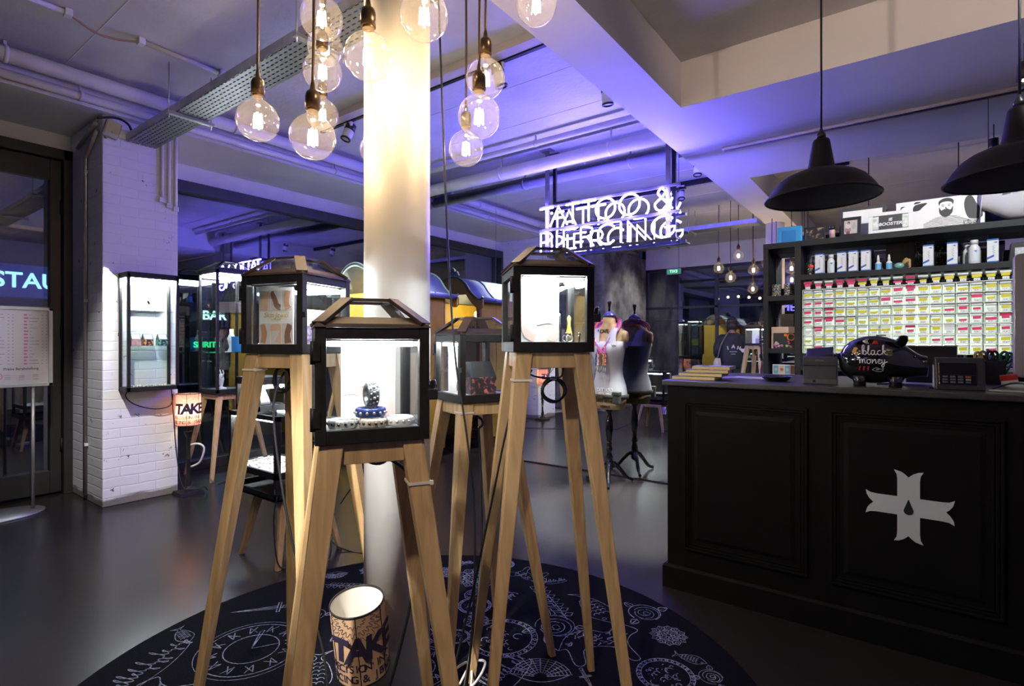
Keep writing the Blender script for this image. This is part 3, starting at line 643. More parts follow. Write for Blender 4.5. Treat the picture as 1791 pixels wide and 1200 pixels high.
LW = dict(front='black glass lantern with bangles and a white card', left='black glass lantern with a photo card of tanned limbs', right='glaring white lit black lantern below the neon sign', mid='black glass lantern holding a house shaped box, behind the white column')
GW = 'glass lanterns on the oak stands'
lants = {}
for nm, x, y, ang, h in LANT:
    rz = R(ang) + PI / 4               # local (-,-) .. corner 0 of the plan is local (+x,-y) turned
    st = stool(SW[nm], h); place(st, (x, y, 0.006), rz)
    ln = lantern('display_lantern', LW[nm], 0.277, 0.286, h + 0.006, group=GW, led=dict(front=0.5, left=0.9, right=0.9, mid=1.1)[nm], strips=dict(front=(0, 2), left=(1, 2), right=(0, 1), mid=(0,))[nm]); place(ln, (x, y, h + 0.0075), rz); lants[nm] = (x, y, rz, h + 0.0075)
def inside(nm, p, dz=0.032):
    x, y, rz, z = lants[nm]; q = Mx.Rotation(rz, 3, 'Z') @ V((p[0], p[1], 0)); return (x + q.x, y + q.y, z + dz)
def rot(nm, d=0): return lants[nm][2] + R(d)
for nm, lab in (('front', 'small black padlock on the right edge of the nearest lantern'), ('right', 'small black padlock on the right edge of the lantern beside the counter')):
    x, y, rz, z = lants[nm]; q = Mx.Rotation(rz, 3, 'Z') @ V((0.147, -0.137, 0)); padlock(lab, (x + q.x, y + q.y, z + 0.135), rz)
# cards inside the lanterns, standing on the floor plates
def figure(b, cx, cz, s, m, pose, clip=(-9, 9, -9, 9)):
    """a printed limb: a soft bent silhouette"""
    b.m = m; pts = spline([V((cx + px * s, cz + pz * s, 0)) for px, pz, _ in pose], 5); N = len(pts); rr = [r * 1.05 for _, _, r in pose]
    L, Rg = [], []
    for i, p in enumerate(pts):
        t = (pts[min(i + 1, N - 1)] - pts[max(i - 1, 0)]).normalized(); u = i / (N - 1) * (len(rr) - 1); k = min(int(u), len(rr) - 2); r = (rr[k] + (rr[k + 1] - rr[k]) * (u - k)) * s
        L.append((p.x - t.y * r, p.y + t.x * r)); Rg.append((p.x + t.y * r, p.y - t.x * r))
    ck = lambda q: (min(max(q[0], clip[0]), clip[1]), min(max(q[1], clip[2]), clip[3])); L = [ck(q) for q in L]; Rg = [ck(q) for q in Rg]
    for i in range(N - 1): b.f([b.v((L[i][0], -0.0016, L[i][1])), b.v((Rg[i][0], -0.0016, Rg[i][1])), b.v((Rg[i + 1][0], -0.0016, Rg[i + 1][1])), b.v((L[i + 1][0], -0.0016, L[i + 1][1]))])
LIMB = [[(0, -1, .3), (-.1, 0, .42), (.1, 1, .34)], [(-.6, 1, .25), (-.1, .1, .3), (.15, -.5, .3), (.7, -.75, .28)], [(.2, 1, .3), (0, 0, .34), (.1, -.6, .3), (.3, -.95, .4)], [(-.4, 1, .3), (-.1, 0, .36), (-.3, -1, .3)], [(-.9, .5, .28), (.2, .7, .3), (.8, .2, .3), (.2, -1, .34)], [(.5, 1, .36), (.1, 0, .32), (.2, -1, .42)]]
t = thing('photo_card', 'white card with six photos of tanned limbs and gold script', 'card', inside('left', (-0.042, -0.068)), rot('left'))
b = B(); b.bx(-0.080, 0.080, 0.0, 0.003, 0, 0.215); b.build('card_board', PAPER, t)
b = B()
for i in range(3):
    for j in range(2):
        x0, z0 = -0.074 + i * 0.050, (0.004, 0.128)[j]; b.m = 0; b.quad((x0, -0.0008, z0), (x0 + 0.048, -0.0008, z0), (x0 + 0.048, -0.0008, z0 + 0.076), (x0, -0.0008, z0 + 0.076))
        figure(b, x0 + 0.024, z0 + 0.038, 0.036, 1 + (i + j) % 3, LIMB[i + 3 * (1 - j)], (x0, x0 + 0.048, z0, z0 + 0.076))
b.build('printed_photos', [P('printed_white', (0.62, 0.58, 0.56), 0.6), SKIN1, SKIN2, SKIN3], t, norm=False)
b = B(); b.text('Skin Jewel', 0.028, facing(0, -0.001, 0.112), 0.0003, shear=0.35); b.text('TATTOOS', 0.010, facing(0, -0.001, 0.094), 0.0003); b.build('lettering', GOLD, t)
def plain_card(label, loc, rz, wd, ht, prints):
    t = thing('photo_card', label, 'card', loc, rz); b = B(); b.bx(-wd / 2, wd / 2, 0, 0.003, 0, ht); b.build('card_board', PAPER, t)
    b = B()
    for i, (cx, cz, s, m, k) in enumerate(prints): figure(b, cx, cz, s, m, LIMB[k], (-wd / 2, wd / 2, 0.001, ht))
    b.build('printed_photos', [PAPER, SKIN1, SKIN2, SKIN3, P('printed_pale_pink', (0.72, 0.52, 0.45), 0.6)], t, norm=False); return t
plain_card('white card above pale pink photos in the nearest lantern', inside('front', (0.006, 0.03)), rot('front'), 0.146, 0.232, [(-0.05, 0.055, 0.05, 4, 4), (0.01, 0.05, 0.046, 4, 1), (0.055, 0.055, 0.05, 4, 5)])
plain_card('white card glowing under the strips of the lantern beside the counter', inside('right', (-0.040, -0.055)), rot('right', -4), 0.150, 0.232, [(-0.04, 0.05, 0.045, 4, 1), (0.035, 0.05, 0.045, 4, 4)])
plain_card('white price card standing in the house box lantern', inside('mid', (-0.030, -0.086)), rot('mid', 0), 0.130, 0.205, [(0.035, 0.03, 0.02, 3, 0)])
# bangles in the front lantern
def bangle(label, loc, m, rad=0.036, ht=0.022, up=False, rz=0.0, stud=BGLOSS):
    t = thing('bangle', label, 'bangle', loc, rz, 'bangles in the nearest lantern'); M = Mx.Translation((0, 0, rad)) @ Mx.Rotation(PI / 2, 4, 'Y') @ Mx.Translation((0, 0, -ht / 2)) if up else Mx()
    b = B(); b.X = M; rings = []
    for r, z in ((rad, 0.002), (rad + 0.001, ht * 0.3), (rad + 0.001, ht * 0.7), (rad, ht - 0.002), (rad - 0.004, ht), (rad - 0.008, ht - 0.002), (rad - 0.008, 0.002), (rad - 0.004, 0)):
        rings.append([(r * math.cos(2 * PI * k / 40), r * math.sin(2 * PI * k / 40), z) for k in range(40)])
    b.loft(rings + [rings[0]], True, False, False); b.build('band', m, t)
    b = B(); b.X = M
    for k in range(14):
        a = 2 * PI * k / 14; b.ball(((rad + 0.001) * math.cos(a), (rad + 0.001) * math.sin(a), ht * 0.5), 0.0042, 8, 6)
    for k in range(28 if up else 0):
        a = 2 * PI * (k + 0.5) / 28; b.ball(((rad + 0.001) * math.cos(a), (rad + 0.001) * math.sin(a), ht * (0.22, 0.78)[k % 2]), 0.003, 6, 5)
    b.build('studs', stud, t); return t
PAVE = noisy('pave_stones', (0.35, 0.38, 0.34), (0.85, 0.88, 0.82), 260, 0.3, metal=0.4); IVORY = noisy('ivory_resin', (0.70, 0.68, 0.64), (0.80, 0.78, 0.75), 40, 0.3)
NAVY = noisy('navy_stones', (0.015, 0.03, 0.16), (0.08, 0.12, 0.35), 200, 0.25, metal=0.3); GREYB = noisy('grey_bangle', (0.10, 0.11, 0.12), (0.30, 0.31, 0.32), 150, 0.35, metal=0.5)
zz = 0.032
bangle('grey sparkling bangle with dark studs at left of nearest lantern', inside('front', (-0.070, -0.072)), PAVE)
bangle('pale flower print bangle in the middle front of nearest lantern', inside('front', (0.003, -0.080)), noisy('floral_bangle', (0.45, 0.36, 0.30), (0.80, 0.76, 0.70), 120, 0.3), 0.034, stud=BRASS)
bangle('white bangle with silver studs at right of nearest lantern', inside('front', (0.074, -0.068)), IVORY, stud=SILV)
bangle('navy blue bangle with silver studs lying on the lower bangles', inside('front', (0.000, -0.062), zz + 0.023), NAVY, 0.038, 0.024, stud=SILV)
bangle('grey studded bangle standing upright on the navy bangle', inside('front', (0.002, -0.060), zz + 0.049), GREYB, 0.031, 0.030, True, rot('front', 8), stud=SILV)
# boxes and trinkets in the other lanterns
def housebox(label, loc, rz, wd, dp, ht, rh, body, lid, group=None, name='gift_box', window=False):
    """little box with a slanted roof-like lid"""
    t = thing(name, label, 'box', loc, rz, group); b = B(); b.bx(-wd / 2, wd / 2, -dp / 2, dp / 2, 0, ht); b.build('box_body', body, t, 0.001)
    b = B(); X = wd / 2; Y = dp / 2
    b.loft([[(-X, -Y, ht), (-X, Y, ht), (-X, 0, ht + rh)], [(X, -Y, ht), (X, Y, ht), (X, 0, ht + rh)]], True, True, True, False); b.build('lid', lid, t)
    if window:
        b = B(); b.quad((-X * 0.8, -Y * 0.92 - 0.001, ht + rh * 0.1), (X * 0.8, -Y * 0.92 - 0.001, ht + rh * 0.1), (X * 0.8, -Y * 0.15 - 0.001, ht + rh * 0.88), (-X * 0.8, -Y * 0.15 - 0.001, ht + rh * 0.88)); b.build('window_film', P('film_grey', (0.45, 0.48, 0.48), 0.1), t, norm=False)
    return t
FLOR = noisy('dark_floral_print', (0.018, 0.012, 0.014), (0.50, 0.14, 0.09), 55, 0.5, lo=0.52, hi=0.66)
PURP = noisy('purple_lace_print', (0.16, 0.10, 0.28), (0.60, 0.52, 0.70), 80, 0.5)
housebox('house shaped box with dark floral print in the lantern right of column', inside('mid', (0.055, -0.012)), rot('mid', 90), 0.125, 0.10, 0.072, 0.066, FLOR, BPLAS)
housebox('purple patterned box with raised white lid in the limb photo lantern', inside('left', (0.060, 0.035)), rot('left', 85), 0.10, 0.085, 0.072, 0.062, PURP, WPLAS)
def trinket(label, loc, m, prof, name='ornament', extra=None):
    t = thing(name, label, 'ornament', loc); b = B(); b.lathe(prof, 18); b.build('figure_body', m, t)
    b = B(); b.lathe([(0.014, 0), (0.014, 0.004), (0.009, 0.006)], 16); b.build('foot', extra or BPLAS, t); return t
trinket('small amber drop ornament in the lantern beside the counter', inside('right', (0.095, 0.03)), noisy('amber', (0.55, 0.33, 0.05), (0.75, 0.55, 0.15), 30, 0.2), [(0.002, 0.004), (0.010, 0.012), (0.013, 0.03), (0.007, 0.055), (0.005, 0.07), (0.008, 0.09), (0.001, 0.10)])
def ring(label, loc, m, r=0.012, rz=0.4):
    t = thing('finger_ring', label, 'ring', loc, rz, 'rings in the lantern beside the counter')
    b = B(); b.tube([(r * math.cos(2 * PI * k / 20), 0, r + 0.002 + r * math.sin(2 * PI * k / 20)) for k in range(20)], 0.0028, 8, True); b.build('hoop', m, t)
    b = B(); b.ball((0, 0, 2 * r + 0.005), 0.0055, 10, 8); b.build('stone', BGLOSS, t)
for i, (px, py, lab) in enumerate(((0.055, -0.08, 'dark'), (0.075, -0.05, 'silver'), (0.10, -0.085, 'gold'))):
    ring(f'{lab} finger ring with a black stone beside the white card', inside('right', (px, py)), [GREYB, SILV, BRASS][i], rz=i)

# ---------------------------------------------------------------- globe bulb pendants round the column
CABLE = P('brown_flex', (0.05, 0.032, 0.018), 0.5); SOCK = noisy('bronze_socket', (0.028, 0.018, 0.010), (0.05, 0.032, 0.018), 20, 0.3, metal=0.6)
FIL = E('filament', (1.0, 0.72, 0.38), 170)
def globe(label, px, py, rpx, power=1.0):
    z = F * 0.077 / rpx; a = (px - 895.5) / F
    loc = (-math.sin(YAW) * z + math.cos(YAW) * a * z, math.cos(YAW) * z + math.sin(YAW) * a * z, EYE + (600 - py) * z / F)
    t = thing('globe_pendant', label, 'pendant lamp', loc, 0, 'globe bulb pendants around the column')
    top = (3.452 if not -1.73 < loc[0] < -1.38 else 3.102) - loc[2]; r = 0.077
    b = B(); prof = [(r * math.sin(PI * i / 16), -r * math.cos(PI * i / 16)) for i in range(1, 14)]
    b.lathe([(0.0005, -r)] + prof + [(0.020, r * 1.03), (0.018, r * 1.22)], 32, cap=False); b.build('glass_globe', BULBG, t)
    b = B(); b.lathe([(0.019, r * 1.16), (0.019, r * 1.36)], 20); b.build('screw_base', BRASS, t)
    b = B(); b.lathe([(0.0245, r * 1.26), (0.0245, r * 1.85), (0.020, r * 2.02), (0.010, r * 2.12), (0.007, r * 2.38), (0.0045, r * 2.55)], 20); b.build('socket', SOCK, t)
    b = B(); b.tube(spline([(0, 0, r * 2.5), (0.004 * rng.uniform(-1, 1), 0.004, top * 0.45), (0, 0, top)], 6), 0.005, 8); b.build('flex', CABLE, t)
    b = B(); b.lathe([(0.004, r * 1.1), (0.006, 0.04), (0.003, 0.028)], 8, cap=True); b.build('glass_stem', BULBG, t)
    b = B()
    for k in range(4):
        a = PI / 4 + k * PI / 2; b.bar((0.011 * math.cos(a), 0.011 * math.sin(a), 0.026), (0.014 * math.cos(a), 0.014 * math.sin(a), -0.028), 0.0046)
    b.build('filament', FIL, t)
    l = lamp('bulb_light', 'POINT', (0, 0, 0), 4.4 * power, (1.0, 0.70, 0.40), 0.018, parent=t)
    return t
for args in (('globe bulb hanging farthest left, before the cable tray', 451, 211, 35.5), ('globe bulb hanging lowest of the left bunch, with socket in clear view', 547, 240, 39),
             ('globe bulb in the middle of the vertical row left of the column', 564, 126, 33), ('globe bulb at the top of the row left of the column', 562.5, 32, 36),
             ('globe bulb half hidden behind the uppermost bulb of the row', 569, 84, 30), ('globe bulb hidden behind the lowest bulb of the left bunch', 564, 201, 27),
             ('globe bulb touching the left side of the column', 644, 99, 41), ('globe bulb in front of the column near the ceiling', 742, 28, 42),
             ('globe bulb highest of three on the right side of the column', 849, 138, 34), ('globe bulb in the middle of the right side trio', 838, 204, 37.5),
             ('globe bulb lowest of the trio right of the column', 815, 260, 30.5), ('globe bulb beneath the long beam, farthest right', 938, 8, 35.5),
             ('globe bulb peeping out behind the left edge of the column', 657, 262, 27)):
    globe(*args)

# ---------------------------------------------------------------- printed lampshades
SHADEM = noisy('printed_parchment', (0.50, 0.30, 0.16), (0.60, 0.39, 0.23), 5, 0.75)
def glow_shade():
    """printed fabric lit from inside by the bulb"""
    m = P('lit_parchment', (0.58, 0.30, 0.24), 0.8); n, l = nt(m); bs = n['Principled BSDF']; o = n['Material Output']
    tr = n.new('ShaderNodeBsdfTranslucent'); tr.inputs[0].default_value = (0.62, 0.30, 0.24, 1); mx = n.new('ShaderNodeMixShader'); mx.inputs[0].default_value = 0.6
    l.new(bs.outputs[0], mx.inputs[1]); l.new(tr.outputs[0], mx.inputs[2]); l.new(mx.outputs[0], o.inputs[0]); return m
SHLIT = glow_shade(); SHIN = P('shade_lining', (0.74, 0.70, 0.62), 0.8)
def wrap(b, r, txt, z, size, a0, da, ext=0.0006, shear=0.0, bold=0.0):
    """lettering bent round a shade, one letter at a time"""
    for i, ch in enumerate(txt):
        if ch == ' ': continue
        a = a0 + da * i; b.text(ch, size, Mx.Rotation(a, 4, 'Z') @ Mx.Translation((0, -r - 0.0006, z)) @ XZ, ext, shear=shear, bold=bold)
def shade_parts(t, M, r, h, body, turn=0.0, inner=True):
    b = B(); b.X = M; b.lathe([(r, 0), (r, h)], 48, cap=False); b.build('lamp_shade', body, t)
    if inner: b = B(); b.X = M; b.lathe([(r - 0.0025, 0.001), (r - 0.0025, h - 0.001)], 48, cap=False); b.build('shade_lining', SHIN, t)
    b = B(); b.X = M
    for z in (0.0, h - 0.006): b.lathe([(r + 0.001, z), (r + 0.0015, z + 0.003), (r + 0.001, z + 0.006), (r - 0.003, z + 0.006), (r - 0.003, z)], 48, cap=False)
    for k in range(6):
        a = turn + k * PI / 3; b.bar((r * math.sin(a), -r * math.cos(a), 0), (r * math.sin(a), -r * math.cos(a), h), 0.0028)
    b.build('wire_ring', BLACK, t)
    b = B(); b.X = M @ Mx.Rotation(turn, 4, 'Z')
    wrap(b, r, 'TAKE', h * 0.52, h * 0.44, -0.70, 0.66, bold=0.005, shear=0.08)
    wrap(b, r, 'PRECISION INK', h * 0.27, h * 0.15, -1.30, 0.20); wrap(b, r, 'PIERCING & JEWELRY', h * 0.12, h * 0.15, -1.65, 0.205)
    b.build('lettering', P('shade_print', (0.022, 0.014, 0.040), 0.7), t)
    b = B(); b.X = M @ Mx.Rotation(turn, 4, 'Z')
    for rr_, n_ in ((0.10, 8), (0.19, 12), (0.27, 12)):
        for k in range(n_):
            a0 = PI + (k + 0.1) * PI / n_; a1 = PI + (k + 0.9) * PI / n_; pts = []
            for u in range(9):
                ang = a0 + (a1 - a0) * u / 8; q = rr_ * h * (1 + 0.35 * math.sin(PI * u / 8)); x, zz_ = q * math.cos(ang) * 1.1, h * 0.97 + q * math.sin(ang); al = x / r - 0.05
                pts.append(((r + 0.0007) * math.sin(al), -(r + 0.0007) * math.cos(al), zz_))
            b.tube(pts, 0.0007, 4)
    b.build('printed_flower', P('shade_print'), t)
t = thing('table_lamp', 'lamp with printed shade leaning against the foot of the column', 'lamp', (-1.54, 1.205, 0.008))
M = Mx.Translation((0, 0, 0.205)) @ Mx.Rotation(R(9), 4, V((0.62, 0.79, 0))) @ Mx.Rotation(R(5), 4, V((0.79, -0.62, 0))) @ Mx.Rotation(R(52), 4, 'Z')
shade_parts(t, M, 0.090, 0.262, SHADEM, R(-4))
b = B(); b.lathe([(0.075, 0), (0.075, 0.014), (0.03, 0.022), (0.014, 0.04), (0.011, 0.10), (0.017, 0.11), (0.010, 0.13), (0.009, 0.24)], 28); b.build('base', BLACK, t)
t = thing('table_lamp', 'glowing lamp with printed pink shade at the corner of the brick pillar', 'lamp', (-5.205, 2.15, 0.0))
shade_parts(t, Mx.Translation((0, 0, 0.615)), 0.098, 0.285, SHLIT, R(60), False)
b = B(); b.hexa([(-0.10, -0.10, 0), (0.10, -0.10, 0), (0.10, 0.10, 0), (-0.10, 0.10, 0)], [(-0.09, -0.09, 0.03), (0.09, -0.09, 0.03), (0.09, 0.09, 0.03), (-0.09, 0.09, 0.03)])
b.lathe([(0.05, 0.03), (0.04, 0.05), (0.02, 0.07), (0.024, 0.12), (0.016, 0.14), (0.015, 0.30), (0.022, 0.31), (0.015, 0.33), (0.016, 0.50), (0.024, 0.52), (0.034, 0.55), (0.036, 0.56)], 20); b.build('base', BLACK, t, 0.002)
b = B(); b.lathe([(0.011, 0.56), (0.011, 0.66), (0.02, 0.67)], 14); b.build('lamp_holder', CTOP, t)
b = B(); b.ball((0, 0, 0.72), 0.028, 14, 10); b.build('bulb', E('warm_bulb', (1, 0.75, 0.52), 14), t)
lamp('bulb_light', 'POINT', (0, 0, 0.74), 11, (1.0, 0.74, 0.52), 0.03, parent=t)
b = B(); b.tube(spline([(0.02, 0.012, 0.44), (0.07, 0.06, 0.445), (0.10, 0.09, 0.40), (0.06, 0.07, 0.28), (0.01, 0.018, 0.24)]), 0.009, 8)
tag(b.build('power_cable', WCORD, loc=(-5.205, 2.15, 0)), 'white cable arm bowed beside the glowing lamp stem', 'cord')

# ---------------------------------------------------------------- loose cords near the column
def cord(name, label, pts, r=0.0042, m=CORDM, group=None, n=8, cat='cord'):
    b = B(); b.tube(spline(pts, n), r, 8); return tag(b.build(name, m), label, cat, group)
def coil(name, label, c, r, turns, m, M, rr=0.004, group=None, tie=WPLAS):
    t = thing(name, label, 'cord', c, 0, group); b = B(); b.X = M; pts = []
    for i in range(turns * 20):
        a = 2 * PI * i / 20; q = r * (1 + 0.10 * math.sin(i * 0.37) + 0.02 * math.sin(i * 1.7)); pts.append((q * math.cos(a), 0.012 * math.sin(i * 0.23), q * math.sin(a)))
    b.tube(pts, rr, 6); b.build('loops', m, t)
    b = B(); b.X = M; b.tube([(0.012 * math.cos(k * PI / 5), 0.014 * math.sin(k * PI / 5), r) for k in range(10)], 0.004, 6, True); b.build('cable_tie', tie, t); return t
cord('power_cable', 'long black cable hanging from the ceiling past the right of the column to the rug', [(-1.565, 1.585, 3.1), (-1.555, 1.61, 2.4), (-1.535, 1.625, 1.75), (-1.49, 1.62, 1.3), (-1.43, 1.62, 1.0), (-1.37, 1.60, 0.7), (-1.29, 1.50, 0.35), (-1.27, 1.42, 0.02), (-1.24, 1.36, 0.014)])
cord('power_cable', 'black cable running down the far left leg of the tall right stand', [(-1.14, 1.66, 1.25), (-1.19, 1.60, 1.1), (-1.24, 1.54, 0.75), (-1.29, 1.46, 0.35), (-1.33, 1.36, 0.05), (-1.36, 1.22, 0.014), (-1.30, 1.10, 0.014)])
cord('power_cable', 'black cable down from the lantern right of the column to the rug', [(-1.55, 1.84, 0.98), (-1.53, 1.83, 0.8), (-1.46, 1.75, 0.45), (-1.36, 1.56, 0.16), (-1.30, 1.42, 0.02), (-1.20, 1.20, 0.014)])
cord('power_cable', 'thick black cable curving over the column from the nearest stand', [(-1.20, 1.00, 1.035), (-1.16, 1.06, 0.98), (-1.19, 1.12, 0.85), (-1.25, 1.17, 0.6), (-1.34, 1.17, 0.3), (-1.385, 1.12, 0.1), (-1.38, 1.05, 0.014), (-1.2, 0.98, 0.014)], 0.0055)
cord('power_cable', 'black cable slanting from the tall left stand towards the leaning lamp', [(-1.90, 1.12, 1.24), (-1.87, 1.06, 1.12), (-1.80, 1.05, 0.85), (-1.72, 1.07, 0.55), (-1.62, 1.10, 0.28), (-1.55, 1.07, 0.06), (-1.54, 1.02, 0.014)])
cord('power_cable', 'white cable lying in loops on the rug between the stands', [(-1.42, 1.57, 0.016), (-1.39, 1.61, 0.09), (-1.34, 1.63, 0.1), (-1.33, 1.55, 0.06), (-1.4, 1.49, 0.02), (-1.47, 1.54, 0.03), (-1.43, 1.63, 0.07), (-1.36, 1.57, 0.045), (-1.32, 1.47, 0.016), (-1.38, 1.39, 0.016), (-1.22, 1.27, 0.014)], 0.005, WCORD)
coil('coiled_cord', 'black coiled cable with white tie hanging under the lantern beside the counter', (-1.07, 1.70, 1.175), 0.042, 4, CORDM, Mx.Rotation(R(40), 4, 'Z'))
cord('power_cable', 'grey cable looping from the bright lantern to its coil', [(-1.00, 1.66, 1.31), (-1.01, 1.67, 1.25), (-1.05, 1.70, 1.222), (-1.12, 1.66, 1.225), (-1.16, 1.63, 1.25)], 0.0035)
coil('coiled_cord', 'black coiled cable tucked under the limb photo lantern', (-1.93, 1.13, 1.215), 0.03, 4, CORDM, Mx.Rotation(R(40), 4, 'Z') @ Mx.Scale(1.6, 4, (0, 0, 1)))
coil('coiled_cord', 'black coiled cable under the house box lantern', (-1.555, 1.83, 0.995), 0.026, 4, CORDM, Mx.Rotation(R(40), 4, 'Z'), tie=P('blue_tie', (0.05, 0.08, 0.4), 0.4))
coil('coiled_cord', 'black coiled cable under the nearest lantern', (-1.21, 0.99, 1.03), 0.028, 3, CORDM, Mx.Rotation(R(15), 4, 'Z') @ Mx.Scale(0.7, 4, (0, 0, 1)))

def tie(label, nm, sx, sy, k):
    """clear strap round a leg at a fraction k of its height"""
    x, y, rz, z = lants[nm]; h = z - 0.0015; c = 0.246 + (0.099 - 0.246) * k; w_ = (0.026 + 0.030 * k) / 2 + 0.0025
    t = thing('cable_tie', label, 'cable tie', (x, y, 0.006), rz, 'clear ties on the oak legs'); cx, cy, zz_ = sx * c, sy * c, (h - 0.006) * k
    b = B(); q = [(cx - w_, cy - w_, zz_), (cx + w_, cy - w_, zz_), (cx + w_, cy + w_, zz_), (cx - w_, cy + w_, zz_)]
    for i in range(4): b.bar(q[i], q[(i + 1) % 4], 0.0022, 0.007)
    b.build('strap', P('clear_tie', (0.62, 0.56, 0.46), 0.3), t); b = B(); b.box((q[1][0], q[1][1], zz_), (0.009, 0.009, 0.010)); b.build('buckle', P('clear_tie'), t)
tie('clear cable tie round the leg under the limb photo lantern', 'left', -1, -1, 0.955); tie('clear cable tie round the leg under the bangle lantern', 'front', 1, -1, 0.90)
tie('clear cable tie round the leg under the house box lantern', 'mid', 1, -1, 0.965); tie('clear cable tie round the rear leg under the glaring lantern', 'right', -1, -1, 0.93)

# ---------------------------------------------------------------- entrance and pillar
t = thing('poster_stand', 'silver framed price list on a pole stand beside the entrance door', 'poster stand', (-5.70, 0.965, 0.0))
b = B(); b.lathe([(0.30, 0), (0.30, 0.012), (0.02, 0.022)], 40, sx=0.72); b.build('base', ALU, t)
for y in (0.225, -0.24):
    b = B(); b.cyl((0.0, y, 0.015), 0.012, 1.0, 14); b.build('pole', ALU, t)
b = B()
for y0, y1, z0, z1 in ((-0.36, 0.345, 1.0, 1.028), (-0.36, 0.345, 1.612, 1.64), (-0.36, -0.332, 1.0, 1.64), (0.317, 0.345, 1.0, 1.64)): b.bx(0.0, 0.03, y0, y1, z0, z1)
b.build('frame', ALU, t, 0.003)
b = B(); b.bx(0.004, 0.02, -0.335, 0.32, 1.025, 1.615); b.build('price_sheet', P('price_paper', (0.50, 0.45, 0.44), 0.5), t)
b = B(); rg = random.Random(3)
for c, y0 in enumerate((-0.30, -0.04, 0.165)):
    for i in range(16):
        z = 1.575 - i * 0.026
        b.m = 1; b.bx(0.020, 0.0206, y0, y0 + rg.uniform(0.016, 0.03), z - 0.006, z + 0.005)
        b.m = 0; b.bx(0.020, 0.0206, y0 + 0.034, y0 + 0.034 + rg.uniform(0.012, 0.06), z - 0.002, z + 0.001)
        for k in (0.11, 0.135): b.bx(0.020, 0.0206, y0 + k, y0 + k + 0.010, z - 0.002, z + 0.001)
for k in range(18): b.bx(0.020, 0.0206, rg.uniform(-0.3, 0.28), rg.uniform(-0.3, 0.29) * 0 + 0.30, 1.05 + k * 0.0035, 1.0505 + k * 0.0035) if k % 4 == 0 else b.bx(0.020, 0.0206, 0.05 + (k % 3) * 0.085, 0.085 + (k % 3) * 0.085, 1.056 + (k // 3) * 0.008, 1.058 + (k // 3) * 0.008)
b.text('Preise Barabstellung', 0.026, facing(0.0205, 0.15, 1.145, 90), 0.0004, bold=0.0006)
b.m = 1; b.tube([(0.0206, 0.02 + 0.018 * math.cos(k * PI / 8), 1.09 + 0.022 * math.sin(k * PI / 8)) for k in range(16)], 0.003, 5, True); b.build('print_pattern', [P('print_grey', (0.10, 0.09, 0.10), 0.6), P('print_pink', (0.55, 0.12, 0.20), 0.6)], t)

